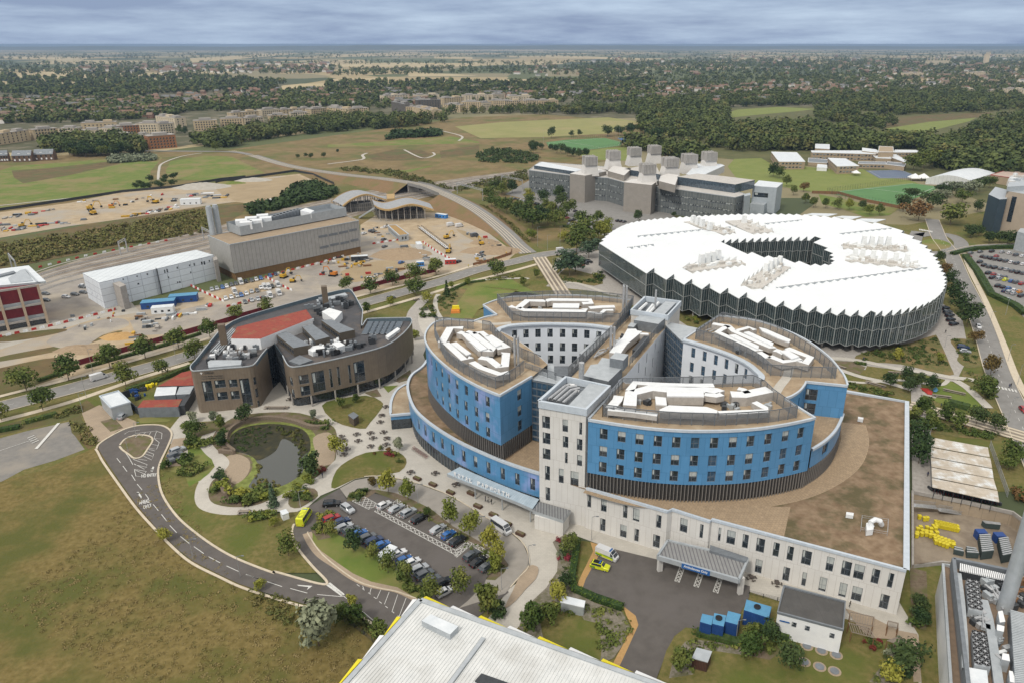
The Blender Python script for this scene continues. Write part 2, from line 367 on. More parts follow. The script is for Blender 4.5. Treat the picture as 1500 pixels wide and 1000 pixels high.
LV=[0]
mb=MB();hg=80;hy=lambda x:19000+1500*sin(x/5200)
hz_=lambda x:62+22*math.exp(-((x+1500)/5200)**2)+7*sin(x/900)+4*sin(x/333+1)+3*sin(x/120)
xs=[-26000+52000*k/260 for k in range(261)]
for a,b in zip(xs,xs[1:]):mb.face([(a,hy(a)-1500,0),(b,hy(b)-1500,0),(b,hy(b),hz_(b)),(a,hy(a),hz_(a))]);mb.face([(a,hy(a),hz_(a)),(b,hy(b),hz_(b)),(b,hy(b)+4000,0),(a,hy(a)+4000,0)])
tag(mb.build('hills',M('wooded_hills',(.05,.06,.03),(.10,.09,.045),scale=.0012,rough=1)),kind='structure')
HOLES={}
def patch(name,s,mat,smooth=0,dz=None,hole=None,lift=None,closed=True):
 LV[0]+=1
 P=Q(s)if isinstance(s,str)else s
 if smooth:P=crom(P,smooth)
 z=lift if lift is not None else(.0025*LV[0]if dz is None else dz)
 mb=MB()
 if hole:
  polys=[[Vector((*p,0))for p in P],[Vector((*p,0))for p in hole]];allv=polys[0]+polys[1]
  for t in tessellate_polygon(polys):mb.face([(allv[k].x,allv[k].y,z)for k in t])
 else:mb.cap(P,z)
 o=mb.build(name,mat);tag(o,kind='structure');return P
patch('town_ground','i -200,232 260,215 420,195 520,188 680,160 880,175 1000,170 1750,200 1750,120 -200,125',gm['town'])
for s in['i -80,112 20,108 120,104 250,98 251,101 180,107 100,118 60,117 -80,113','t2 860,330 1000,315 1220,310 1300,330 1300,350 1200,330 1040,360 870,365','t3 20,280 450,272 430,310 240,330 90,300','t3 600,292 900,288 1300,285 1300,310 900,318 620,310','t4 0,285 640,278 780,295 640,302 0,310','t3 0,170 500,160 1100,165 1100,185 500,198 0,195','t2 340,178 800,170 1300,165 1300,192 900,200 450,195','t1 0,120 640,118 640,135 360,140 0,128','t2 190,128 900,90 1000,95 480,140 200,160','t3 560,225 900,245 1100,255 600,262','t3 0,100 700,96 560,110 0,118','t3 780,115 1060,118 1060,135 780,130','t3 500,60 1300,52 1300,70 560,75','t4 0,55 450,57 380,72 0,75','t4 400,105 1100,128 1100,138 400,125']:
 patch('stubble_field',s,gm['wheat'])
patch('woodland_floor','i 900,215 1010,160 1500,150 1750,200 1750,330 1450,300 1330,255 1200,245 1050,232 960,215',gm['wood'])
patch('parkland','i -200,250 -200,232 100,228 270,222 300,222 340,219 480,200 600,184 680,172 800,168 940,180 960,210 900,235 800,250 790,300 760,345 560,330 330,330 -200,330',gm['park'])
patch('grass_field','A -200,700 0,560 60,540 600,500 680,495 700,505 650,560 640,640 560,650 300,690 0,720 -200,760',gm['green'])
patch('rough_ground','A 50,560 200,550 480,520 520,530 300,580 100,615 60,590',gm['brownveg'])
patch('grass_field','A 735,520 880,495 1000,500 1140,570 900,600 720,600 715,560',gm['green'])
patch('rough_ground','t3 280,840 500,795 680,800 760,830 700,870 480,880 330,875',gm['brownveg'])
patch('rough_ground','t3 820,810 1110,760 1110,830 830,860',gm['brownveg'])
patch('grass_field','t3 0,760 400,740 900,700 1110,740 1110,750 0,780',gm['green'])
patch('grass_field','t3 220,940 560,950 830,905 700,935 500,990',gm['green'])
patch('sports_field','B 490,370 700,350 1150,330 1290,350 1240,370 1150,400 880,415 600,420',gm['sport'])
patch('artificial_pitch','t4 400,745 560,725 830,712 960,745 940,770 640,810 420,780',gm['astro'])
patch('sports_court','t4 920,712 1160,705 1240,740 1180,760 980,748',gm['court'])
patch('grass_field','t4 620,820 840,785 1000,780 1000,880 700,870',gm['bright'])
patch('grass_field','t5 490,540 600,505 900,485 1170,500 1060,515 720,545 540,565',gm['bright'])
patch('grass_field','t6 480,645 800,595 1150,565 1100,590 880,645 780,675 600,668',gm['bright'])
patch('rough_ground','t6 380,620 560,560 800,545 1280,520 1200,560 800,595 480,645',gm['brownveg'])
patch('school_field','u6 -260,180 -220,135 -60,130 40,190 200,180 330,195 540,195 640,240 820,262 900,290 860,310 430,330 260,335 60,300 -200,260',gm['bright'])
patch('school_court','u6 560,205 770,200 900,250 640,250',gm['courtg'])
patch('artificial_pitch','u6 330,335 640,300 840,280 990,300 960,330 740,410 560,385',gm['astro'])
patch('grass_field','u6 280,345 560,400 760,430 700,470 560,480 440,440 300,400',gm['green'])
LV[0]+=4
patch('grass_verge','i 700,300 900,290 1000,320 1330,330 1500,300 1700,330 1700,720 1345,720 1330,590 1240,560 1000,500 640,480 560,470 250,560 -80,640 -80,560 250,480 540,420 700,380',gm['lawn'])
patch('construction_ground','i -200,500 0,490 75,478 180,452 335,420 430,395 528,360 528,330 560,310 640,312 700,330 742,362 755,372 740,385 640,403 530,433 420,470 250,512 100,556 0,576 -200,640',gm['sand'])
patch('hardstanding','i 190,470 330,440 420,420 540,392 620,372 650,390 560,415 430,445 330,470 240,490 200,492',gm['siteg'])
patch('concrete_slab','D 0,500 240,430 700,330 760,400 500,440 0,600',gm['sitec'])
for s,m_ in(('D 0,640 200,600 420,560 640,500 640,515 400,590 0,665','brownveg'),('D 250,560 420,470 640,430 700,470 560,520 420,600','siteg'),('u3 340,430 520,400 640,470 520,560 350,520','siteg'),('u3 700,440 900,480 1000,560 960,600 800,520','sitec'),('u3 1050,330 1250,400 1400,480 1300,470 1100,380','bare_earth'),('D 0,560 180,540 360,500 300,490 0,530','brownveg'),('u3 200,640 500,560 700,590 640,640 300,720','bare_earth'),('u2 600,830 900,700 1150,650 1130,800 800,900','siteg'),('D -200,760 0,700 330,640 420,700 200,790 -200,880','brownveg')):
 patch('churned_ground',s,gm.get(m_)or M('bare_earth',(.32,.25,.155),(.26,.20,.12),scale=.06,rough=1),3)
patch('construction_ground','A -200,830 0,740 300,700 540,650 800,620 920,625 1040,600 1290,575 1410,630 1330,650 1200,700 1160,715 1020,695 900,710 520,770 300,800 0,850 -200,890',gm['sand'])
patch('bare_field','A 930,640 1040,612 1280,580 1400,632 1290,650 1170,712 1010,690 960,665',M('bare_earth',(.32,.25,.155),(.26,.20,.12),scale=.06,rough=1))
patch('embankment_scrub_ground','A -200,920 0,860 520,770 900,715 1070,700 1040,750 890,830 560,880 140,960 -200,1040',gm['brownveg'])
patch('railway_ballast','i -300,530 -60,430 50,402 120,380 300,337 420,305 540,280 630,268 700,258 800,246 800,256 700,272 630,288 560,306 440,340 320,372 130,408 60,432 -60,476 -300,590',gm['ballast'])
patch('car_park_ground','i 740,285 780,262 900,262 960,300 1000,325 920,345 880,345 800,300',gm['road'])
patch('paved_court','i 1010,500 1190,505 1320,490 1375,440 1410,470 1420,520 1400,560 1340,545 1230,540 1200,520',gm['conc']if 'conc' in gm else mt['conc'])
patch('paved_court','i 850,368 885,366 950,440 1010,480 960,470 900,430 800,420',mt['conc'])
patch('car_park_tarmac','H 800,75 930,60 1111,60 1500,100 1500,420 1111,430 1060,370 960,330 930,270 860,180',gm['road'])
patch('garden_bed','u7 270,205 520,130 640,120 830,60 870,80 960,280 955,350 600,270 330,250',M('mixed_ground_cover',(.09,.10,.03),(.15,.125,.05),scale=.9,c3=(.19,.135,.06),s3=.15,t3=.53,rough=1,bump=.3),3)
patch('garden_bed','u7 90,240 250,250 340,290 300,340 150,310',gm['bed'])
patch('lawn','u7 350,280 500,300 760,350 920,380 900,410 560,380 430,385 320,350',gm['lawn'])
patch('garden_bed','u7 200,400 500,440 870,520 860,560 560,500 300,490 200,460',MC['mixed_ground_cover'])
patch('lawn','u7 960,390 1040,430 1200,560 1180,590 900,560 700,470 870,440',gm['green'])
patch('garden_bed','u7 650,650 850,680 1200,740 1340,800 1320,830 1000,800 650,740',MC['mixed_ground_cover'])
patch('garden_bed','u7 960,90 1100,90 1130,150 1180,200 1190,280 1080,290 1010,240 1020,190',MC['mixed_ground_cover'],3)
patch('garden_bed','u7 1050,310 1200,350 1290,380 1310,600 1100,470 1040,410',MC['mixed_ground_cover'])
patch('campus_ground','i -400,700 -80,605 280,530 300,650 252,700 245,760 400,880 560,940 500,1300 -400,1300',gm['lawn'])
patch('campus_ground','i 560,900 1334,722 1334,833 1380,828 1393,830 1394,852 1500,874 1560,900 1700,1300 500,1300',gm['lawn'])
patch('hardstanding','D 200,225 450,190 560,390 380,440 250,440',gm['siteg'])
patch('hardstanding','u1 330,960 690,890 680,1000 330,1000',gm['siteg'])
patch('lawn','i 700,420 760,425 700,455 690,470 640,470 628,460 640,420 690,408 740,405 790,432',gm['green'])
patch('garden_bed','u5 640,420 760,290 850,250 960,250 900,340 830,460 700,540 660,560 620,480',MC['mixed_ground_cover'])
patch('garden_bed','u4 690,790 760,720 1060,800 1080,860 1000,880 720,830',MC['mixed_ground_cover'])
patch('road_verge_scrub','u4 0,180 110,260 300,330 480,520 540,560 700,540 900,520 860,420 700,380 420,390 200,230 60,140',gm['park'])
PLAZA=patch('plaza_paving','i 236,645 262,612 300,560 330,540 560,500 600,460 625,450 640,470 620,520 650,600 850,740 1000,790 1310,870 1345,930 1352,1040 1325,1040 1322,925 1230,905 1140,880 962,826 890,802 836,782 826,785 812,796 820,815 816,840 800,865 778,890 765,912 745,935 700,925 728,890 744,862 765,850 774,832 775,812 766,794 744,776 712,757 680,737 652,722 612,707 577,699 550,696 520,702 498,714 470,726 452,742 430,752 300,738 280,700 262,655',gm['pave'])
patch('grass_verge','i -80,625 0,612 130,575 250,540 285,545 262,580 200,600 140,610 70,640 -80,690',gm['lawn'])
patch('meadow','i -400,860 -200,760 -80,720 0,705 60,690 125,662 150,650 160,690 230,775 260,810 380,868 480,892 560,930 540,1010 440,1200 -400,1200',gm['meadow'])
patch('old_car_park','a -220,270 0,230 150,190 375,140 395,200 460,290 300,350 130,400 20,460 -220,560',gm['oldtar'])
patch('planted_verge','a 0,160 130,130 330,110 420,60 470,20 520,60 440,110 460,160 530,260 480,290 390,200 375,130 0,215',gm['brownveg'])
patch('lawn','a 880,440 900,420 1000,420 1080,470 1110,590 1210,640 1481,640 1700,620 1800,700 1880,800 1830,960 1481,960 1300,880 1180,820 1060,735 960,650 900,560',gm['lawn'])
patch('lawn','b 0,460 80,440 150,540 160,640 420,680 560,700 690,680 660,760 700,850 740,960 600,1000 560,1000 260,920 60,700',gm['lawn'])
patch('planted_bank','b -20,440 30,400 90,370 100,280 70,220 120,180 290,170 300,200 230,230 180,290 210,350 240,420 190,480 100,530 80,470',gm['green'])
patch('pond_garden_bed','b 230,240 330,160 480,130 700,130 860,190 900,240 900,340 870,430 720,520 600,590 470,635 320,650 220,610 180,520 230,460 310,400 280,350 210,300',gm['bed'],3)
patch('pond_margin','b 322,300 335,235 420,195 560,178 700,195 780,240 800,330 790,400 770,470 700,530 600,580 480,610 350,600 330,540 420,470 445,400 400,345 335,340',gm['reed'],3)
POND=patch('pond_water','b 322,290 338,243 420,203 560,189 688,210 745,255 752,330 728,400 712,455 630,515 520,542 428,535 440,500 478,440 458,380 405,352 338,332',wat,4)
patch('pond_weed_and_reflection','b 320,298 338,245 420,203 560,190 690,208 750,255 758,330 735,350 705,372 700,330 660,290 605,272 575,330 520,370 470,388 448,370 400,348 340,335',M('dark_weed_and_reflection',(.018,.019,.010),(.038,.036,.016),scale=.5,c3=(.075,.06,.02),s3=.25,t3=.6,rough=.7),3)  # weed mat; its dark colour also paints in the reflection on the water
patch('gravel_beach','b 300,370 355,352 420,378 432,425 405,480 350,515 300,490 262,468 300,430 312,400',gm['gravel'],3)
patch('gravel_beach','b 775,262 855,235 892,280 890,380 855,412 800,410 785,340',gm['gravel'],3)
def path(name,s,w,mat,z=None,kerb=None,open_=False,n=6):
 LV[0]+=1
 p=crom(Q(s),n,False);mb=MB();mb.ribbon(p,w/2,w/2,z if z is not None else.0025*LV[0])
 o=mb.build(name,mat);tag(o,kind='structure');return p
path('footpath','b 225,215 195,265 190,300 225,345 275,385 282,415 240,460 185,510 168,580 190,630 260,655 360,662 480,645 600,595 680,555 760,520 840,470 870,440 920,390',3.4,gm['pave'])
patch('island_bed','b 818,910 818,912',gm['bed'])if 0 else None
patch('lawn_island','E 820,905 900,870 1060,850 1140,880 1148,915 1080,1000 i 541,618 536,628 515,626 488,616',gm['lawn'],2)
patch('lawn_island','b 872,515 900,440 960,390 1060,345 1200,335 1262,360 1280,400 1240,450 1120,468 1000,488 890,540',gm['lawn'],2)
patch('planted_island','E 1050,835 1120,815 1145,855 1100,860',gm['bed'])
patch('planted_island','E 1150,800 1235,795 1180,835',gm['green'])
patch('planted_island','E 1210,770 1300,710 1310,760 1240,780',gm['bed'])
patch('planted_island','b 640,600 700,545 780,540 800,580 760,610 700,645 650,640',gm['bed'],2)
patch('planted_island','b 60,235 110,190 290,170 295,200 230,235 150,260',gm['bed'])
patch('planted_island','a 745,125 800,112 930,130 910,140 760,150',gm['green'])
patch('compound_paving','a 445,95 540,50 740,140 740,170 640,190 560,245 530,250 470,160',gm['pavetan'])
patch('planted_island','a 545,140 620,120 670,175 600,195',gm['bed'])
patch('staff_parking','a 940,235 1020,225 1000,300 985,380 900,385 900,330',gm['pavetan'])
path('pavement','i -60,632 0,617 100,590 200,556 278,532',2.6,gm['kerb'])
path('pavement','i 530,460 600,440 680,416 750,398 800,384',2.6,gm['kerb'])
path('footpath','i 790,300 700,412 790,404 792,408',.1,gm['pave'])if 0 else None
path('footpath','u5 760,290 740,340 745,400 780,460',2.2,gm['pave'])
path('footpath','u5 860,250 1000,200 1180,185 1340,180 1380,185',2.2,gm['pave'])
path('ramp_path','u5 690,290 640,350 590,410 580,470 600,540 640,600',5,gm['conc']if 'conc' in gm else mt['conc'])
path('footpath','u4 700,640 680,720 640,780 700,850 860,860 1100,940 1200,960',2.6,gm['pave'])
path('footpath','u7 90,225 300,245 560,300 780,330 960,365 1100,380 1170,405',3.0,gm['pave'])
path('footpath','u7 150,310 300,360 480,400 620,440 860,510',2.6,gm['pave'])
path('footpath','u7 205,395 320,405 400,400 560,385 700,400 880,420 930,400 940,385',1.6,gm['pave'])
path('footpath','u7 1000,390 1080,440 1180,530 1240,590',3.0,gm['pave'])
path('footpath','u3 1850,600 1850,601',.1,gm['pave'])if 0 else None
path('field_path','A 870,485 780,500 700,530 685,560 682,600',2.2,gm['pave'])
path('field_path','A 0,712 300,680 560,650',2.2,gm['pave'])
path('field_path','t3 0,905 200,880 265,865 255,840 290,825',3,gm['pave'])
path('field_path','t3 750,640 830,660 980,700 960,735',3,gm['pave'])
path('field_path','t3 560,800 690,860 780,840 770,820',2.5,gm['pave'])
def road(name,s,w,mat=None,kerbs=True,n=8,z=None):
 LV[0]+=1
 p=crom(Q(s),n,False)if isinstance(s,str)else s;zz=.0025*LV[0]if z is None else z
 mb=MB();mb.ribbon(p,w/2,w/2,zz);o=mb.build(name,mat or gm['road']);tag(o,kind='structure')
 if kerbs:
  mb=MB()
  for sgn in(1,-1):
   q=offset(p,sgn*(w/2+.12));mb.ribbon(q,.15,.15,zz+.12,0,.14)
  o=mb.build('kerb',gm['kerb']);tag(o,kind='structure')
 return p,zz
def offset(p,d):
 out=[];n=len(p)
 for i in range(n):
  a=p[max(i-1,0)];b=p[min(i+1,n-1)];dx,dy=b[0]-a[0],b[1]-a[1];l=hypot(dx,dy)or 1
  out.append((p[i][0]-dy/l*d,p[i][1]+dx/l*d))
 return out
def dashes(p,z,on,off,w=.14,d=0,name='road_marking',mat=None):
 q=resample(offset(p,d)if d else p,.5);mb=MB();i=0;na,nb=int(on/.5),int(off/.5)
 while i+na<len(q):
  mb.ribbon(q[i:i+na+1],w/2,w/2,z);i+=na+nb
 if mb.f:tag(mb.build(name,mat or mt['roadwhite']),kind='structure')
MAIN,MZ=road('main_road','i -160,640 -60,613 0,597 100,571 162,554 250,530 330,504 400,481 536,444 600,426 650,412 700,396 754,384 802,373 880,364 960,352 1010,346',9.5)
dashes(MAIN,MZ+.012,2,4);dashes(MAIN,MZ+.012,5000,0,.12,3.1);dashes(MAIN,MZ+.012,400,1,.12,3.1);dashes(MAIN,MZ+.012,400,1,.12,-3.1)
path('pavement','i -100,608 0,581 100,556 162,538 250,513 400,468 540,431 640,406 700,388',2.2,gm['kerb'])
road('side_road','i 1365,322 1370,335 1376,350 1392,372 1408,410 1430,455 1446,498 1462,548 1490,610 1540,720',8.5)
SR=crom(Q('i 1376,350 1392,372 1408,410 1430,455 1446,498 1462,548 1490,610 1540,720'),8,False)
dashes(SR,.0025*LV[0]+.012,2,4,.14)
path('pavement','i 1412,372 1420,395 1445,445 1470,505 1492,560 1530,620',2.4,gm['kerb'])
road('roundabout_road','i 1345,340 1340,354 1350,368 1375,372 1400,368 1408,358 1395,347 1370,343 1345,346',8,kerbs=False)
patch('roundabout_island','i 1347,357 1358,352 1376,352 1392,358 1390,364 1372,367 1354,365',gm['green'],3)
road('side_road','i 1395,372 1440,362 1520,360',7)
road('distant_road','A 600,475 850,478 1000,480 1080,492',7,kerbs=False)
LOOP=Q('a 540,260 600,220 680,180 760,160 860,158 910,175 935,210 915,270 870,370 862,440 885,540 960,650 1060,740 1180,825 1300,890 1481,960 h 200,400 430,465 480,455 400,370 320,270 290,190 300,140 i 439,752 455,741 475,729 498,716 508,732 520,738 544,722 574,730 612,750 639,766 663,783 701,804 720,817 724,835 712,848 739,862 i 745,868 700,905 700,960 640,990 566,935 h 740,680 650,620 500,590 350,575 130,510 0,465 a 1200,975 1050,900 960,830 860,730 740,590 640,450 560,330 535,290')
LV[0]+=1;patch('access_road',LOOP,gm['tarmac'])
TZ=.0025*LV[0]
def kerbline(s,name='kerb',w=.35,h=.12,n=5,mat=None,z=None,closed=False):
 p=crom(Q(s),n,closed)if isinstance(s,str)else s;mb=MB();mb.ribbon(p,w/2,w/2,(TZ if z is None else z)+h,0,h+.02);tag(mb.build(name,mat or gm['kerb']),kind='structure');return p
path('tan_path','h 370,190 400,250 450,310 540,370 620,425 720,468 860,495 960,540',2.2,gm['pavetan'])
kerbline('a 520,290 533,310 560,360 640,475 740,612 860,745 960,845 1050,915 1200,990 h 0,480 130,525 350,590 500,605 640,635 730,690 800,740',w=.6)
kerbline('a 525,290 540,262 600,222 680,182 760,162 860,160 910,177 933,210 914,270 868,370 860,440 883,540 958,652 1058,742 1178,827 1300,892 1481,962 h 200,402 430,465 478,456 398,370 318,270 289,190 300,142',w=.55)
kerbline('h 375,185 378,200 430,280 500,350 640,450 760,490 860,510 970,550',w=.3)
patch('loop_island','a 655,270 690,232 760,218 810,225 825,245 800,285 770,325 730,335 700,315 665,290',gm['bed'],2)
kerbline('a 652,270 690,230 760,214 814,222 829,245 804,287 772,330 730,340 698,318 662,292',closed=True,w=.5)
patch('lower_verge','h 400,180 450,150 520,190 640,250 760,320 860,400 940,455 1010,530 960,545 860,485 720,455 620,410 540,355 450,290 400,240',gm['green'])
patch('car_park_bed','h 390,170 440,100 480,60 520,95 450,150 500,215 430,230',gm['bed'])
patch('drop_off_lane',Q('c 0,365 100,375 230,405 380,460 480,515 600,590 720,660 800,730 830,800 825,860 780,910 730,965 705,1000 h 1190,600 1240,560 1330,470 c 600,925 650,925 700,885 722,845 690,800 640,770 560,715 420,635 300,540 200,490 110,455 0,438 i 524,716 508,730 498,716 520,704'),gm['dropoff'])
patch('car_park_bed','c 0,436 110,455 200,490 300,540 420,635 560,715 640,770 690,800 720,845 700,885 650,928 600,925 640,870 630,800 560,762 420,682 330,622 230,562 100,492 0,452 i 530,735 508,735 512,722',gm['bed'])
kerbline('c -60,366 0,363 100,372 230,402 380,457 480,512 600,587 720,657 800,727 832,800 827,860 782,910 732,967',w=.25)
patch('cycle_lane_strip','c 745,985 780,910 830,850 870,850 885,870 870,920 820,970 760,1040 700,1080',gm['pavetan'],2)
patch('garden_bed','d 220,240 290,195 350,230 345,360 330,440 320,500 450,570 600,620 640,700 600,800 550,870 480,900 470,800 i 880,950 850,900 810,880 790,905 800,960 760,920 770,890 800,862 816,838 818,812',gm['bedgrey'])
patch('lawn','d 175,740 240,665 330,660 460,680 480,760 480,880 400,880 230,800',gm['lawn'],2)
patch('lawn','d 350,230 430,240 500,270 430,390 370,480 340,440 355,330',gm['lawn'])
YARDT=patch('ambulance_yard','d 500,265 790,335 1290,480 1285,540 1240,620 1200,750 1140,745 1010,715 940,705 880,750 840,830 780,990 700,1200 480,1200 580,920 640,790 685,690 670,640 600,585 500,560 378,502 400,440 450,350',gm['tarmac'])
patch('resin_path','d 425,240 500,262 450,350 400,440 378,502 350,480 380,410 440,290',gm['bronze'])
patch('resin_path','d 600,585 670,640 685,690 640,790 580,920 560,960 530,930 600,800 650,700 620,640',gm['bronze'])
patch('garden_lawn','d 1010,712 1140,742 1240,760 1290,660 1400,690 i 1225,945 1345,980 1345,1100 930,1100 976,954 988,933 1004,920',gm['lawn'])
patch('garden_bed','d 880,850 940,780 1000,770 1250,800 1330,760 1440,760 1481,800 1300,860 1090,830 1000,880 980,960 850,980',gm['bedgrey'])
patch('garden_bed','f 0,730 200,760 220,800 100,880 0,860',gm['bed'])
patch('garden_bed','f 740,800 860,780 870,960 760,1020 640,1000 700,920 760,880',gm['bedgrey'])
patch('courtyard_paving','f 510,600 660,650 800,720 900,740 915,800 920,1000 880,1000 870,880 800,770 640,760 580,700',gm['pavetan'])
patch('side_strip','f 860,380 950,400 955,520 950,720 870,700',gm['bed'])
patch('side_paving','i 1334,560 1348,560 1380,730 1350,722 1336,722',mt['conc'])
ML=TZ+.03
def mark(polys,z=ML,name='road_marking'):
 mb=MB()
 for p in polys:mb.cap(Q(p)if isinstance(p,str)else p,z)
 tag(mb.build(name,mt['roadwhite']),kind='structure')
def mline(s,w=.12,z=ML,n=0,closed=False):
 p=Q(s)
 if n:p=crom(p,n,closed)
 mb=MB();mb.ribbon(p,w/2,w/2,z);tag(mb.build('road_marking',mt['roadwhite']),kind='structure')
for s in['a 715,430 735,462','a 745,480 772,512','a 790,535 813,568','a 832,590 860,625','a 877,645 907,683','a 922,705 960,745','a 980,765 1028,803','a 1053,820 1107,858','a 1133,875 1195,908','a 1230,925 1295,955','a 1337,972 1410,998','h 40,415 112,442','h 155,455 235,482','h 280,492 372,517','a 635,340 655,365','a 668,382 690,412']:mline(s,.16)
mline('h 425,525 555,536 575,534',.16)
mline('h 478,470 560,530',.5);mline('h 490,462 570,527',.5);mline('h 570,535 640,590 800,725',.12)
mline('a 655,275 700,335 722,375',.15);mline('a 675,210 700,195 760,187',.14)
mline('a 690,232 740,205 850,192 880,205 877,235 835,232 815,240',.14);mline('a 835,232 865,255 850,292 810,285',.14)
mline('a 722,345 800,375 785,400 728,370',.14);mline('a 730,400 795,412 775,440 738,437 730,400',.14);mline('a 772,325 825,350 835,318 790,300',.14)
for s in['a 760,205 735,228','a 790,200 770,222','a 820,197 805,222','a 850,195 838,230','a 815,262 862,272','a 800,290 842,300','a 785,315 828,330','a 730,375 800,390','a 735,405 785,425','a 750,345 800,352']:mline(s,.12)
mark(['a 818,410 830,385 838,388 828,414','a 824,412 820,396 832,402']);mark(['a 742,525 752,522 770,548 768,560','a 742,525 756,530 752,540'])
mark(['h 315,472 400,478 370,500 378,484 325,478'])
for k in range(6):mline('h %d,%d %d,%d'%(670+50*k,478+14*k+0,650+50*k+10*0,492+14*k),.01)if 0 else None
for a,b in[((672,478),(680,500)),((718,490),(710,520)),((770,500),(748,548)),((815,512),(790,578)),((862,525),(830,620)),((908,542),(868,648))]:mline('h %d,%d %d,%d'%(*a,*b),.12)
for s in['h 640,470 655,480','h 670,492 682,502','h 702,515 715,523','h 732,538 745,548','h 762,563 775,573','h 795,588 808,598','h 830,615 843,626','h 862,640 875,650']:mline(s,.14)
mline('h 980,545 i 600,888',.12)
def text(s,corners,z,mat,name='road_lettering',parent=None,extr=.0,bold=.012,world=None):
 """lettering as real mesh: fitted to the parallelogram origin, +x corner, +y corner (world 3D)"""
 cu=bpy.data.curves.new('t','FONT');cu.body=s;cu.extrude=extr;cu.offset=bold;cu.fill_mode='BOTH';cu.resolution_u=3
 to=bpy.data.objects.new('t',cu);COL.objects.link(to);bpy.context.view_layer.update()
 me=bpy.data.meshes.new_from_object(to);bpy.data.objects.remove(to);bpy.data.curves.remove(cu)
 xs=[v.co.x for v in me.vertices];ys=[v.co.y for v in me.vertices];x0,x1,y0,y1=min(xs),max(xs),min(ys),max(ys)
 O,X,Y=[Vector(c)for c in corners];nrm=(X-O).cross(Y-O).normalized()
 off=parent_world(parent)if parent is not None else Vector((0,0,0))
 for v in me.vertices:
  v.co=O+(X-O)*((v.co.x-x0)/(x1-x0))+(Y-O)*((v.co.y-y0)/(y1-y0))+nrm*v.co.z-off
 me.materials.clear();me.materials.append(mat);me.name=name
 o=bpy.data.objects.new(name,me);COL.objects.link(o)
 if parent is not None:o.parent=parent
 return o
def g3(fr,x,y,z):return(*PT(fr,x,y),z)
for s,c in[('NO ENTRY',((768,446),(852,438),(768,428))),('AHEAD',((756,592),(818,580),(752,572))),('ONLY',((780,618),(826,604),(776,598)))]:
 tag(text(s,[g3('a',*q,ML)for q in c],ML,mt['roadwhite'],bold=.03),kind='structure')
mline('a 198,290 320,150',.9,.0025*LV[0]+.02);mline('a 0,300 180,240',.15,.0025*LV[0]+.02)
for k in range(5):mline('a %d,%d %d,%d'%(150+9*k,237-3*k+9*0,185+9*k,250-4*k-6),.35,.0025*LV[0]+.02)if k<0 else None
for(x,y)in[(150,232),(158,241),(166,250),(174,259)]:mline('a %d,%d %d,%d'%(x,y,x+38,y-16),.35,.0025*LV[0]+.02)
def hatch(s,name='bay_hatching',w=.13,step=1.35,z=ML,outline=True):
 P=Q(s);P=[Vector(p)for p in P];A,B,C,D=P;mb=MB()
 L1=(B-A).length;L2=(D-A).length;nu=max(1,round(L1/step));nv=max(1,round(L2/step))
 def at(a,b):return tuple((A*(1-a)+B*a)*(1-b)+(D*(1-a)+C*a)*b)
 for i in range(nu):
  for j in range(nv):
   u0,u1,v0,v1=i/nu,(i+1)/nu,j/nv,(j+1)/nv
   mb.ribbon([at(u0,v0),at(u1,v1)],w/2,w/2,z);mb.ribbon([at(u0,v1),at(u1,v0)],w/2,w/2,z+.002)
 if outline:mb.ribbon([tuple(A),tuple(B),tuple(C),tuple(D),tuple(A)],w/2,w/2,z+.004)
 tag(mb.build(name,mt['roadwhite']),kind='structure')
hatch('b 985,610 1075,655 1130,630 1040,580')
hatch('c -5,555 440,795 455,775 10,540',step=1.5)
for s in['c 55,535 120,490 140,500 75,548','c 110,575 175,520 195,532 130,590','c 180,610 240,560 262,572 200,625','c 330,685 390,640 410,650 350,700','c 385,720 440,680 462,692 405,735','c 435,765 500,715 560,745 520,745']:hatch(s,step=1.5)
hatch('c 430,795 440,805 520,735 505,728');hatch('c 520,740 620,800 640,790 545,730')
for s in['d 882,452 906,460 935,380 912,368','d 985,480 1010,488 1038,410 1015,400','d 1090,510 1115,520 1140,440 1118,432']:hatch(s,step=1.2,w=.18,z=.0025*LV[0]+.03)
for k in range(4):mline('d %d,%d %d,%d'%(830+104*k,425+31*k,868+104*k,433+31*k),.05,.0025*LV[0]+.03)if k<0 else None
for(a,b)in[((940,380),(1060,395))]:pass
for k in range(7):mline('u7 %d,%d %d,%d'%(1288+24*k,428+5*k,1300+24*k,448+5*k),.55,.0025*LV[0]+.05)
for k in range(9):mline('u6 %d,%d %d,%d'%(880+9*k,554+1.5*k,880+9*k,562+1.5*k),.7,.0025*LV[0]+.05)
for s in['t4 420,752 820,715 950,745 930,768 650,803 430,778 420,752','t4 520,738 800,785','u6 350,338 840,284 980,302 740,405 350,338','u6 560,310 880,350','t4 940,715 1150,708 1225,740 1000,745 940,715','t4 1040,712 1100,745','u6 580,208 760,203 880,248 650,248 580,208']:mline(s,.35,.0025*LV[0]+.05)
BW=.0025*LV[0]+.02
for s in['i 1332,595 1400,612 1470,632 1530,650','i 790,378 830,440 850,470']:
 p=crom(Q(s),6,False);mb=MB();mb.ribbon(p,4,4,BW);tag(mb.build('busway_bed',gm['ballast']),kind='structure')
 mb=MB()
 for d in(-3.2,-1.2,1.2,3.2):mb.ribbon(offset(p,d),.45,.45,BW+.12,0,.11)
 tag(mb.build('busway_track',gm['kerb']),kind='structure')
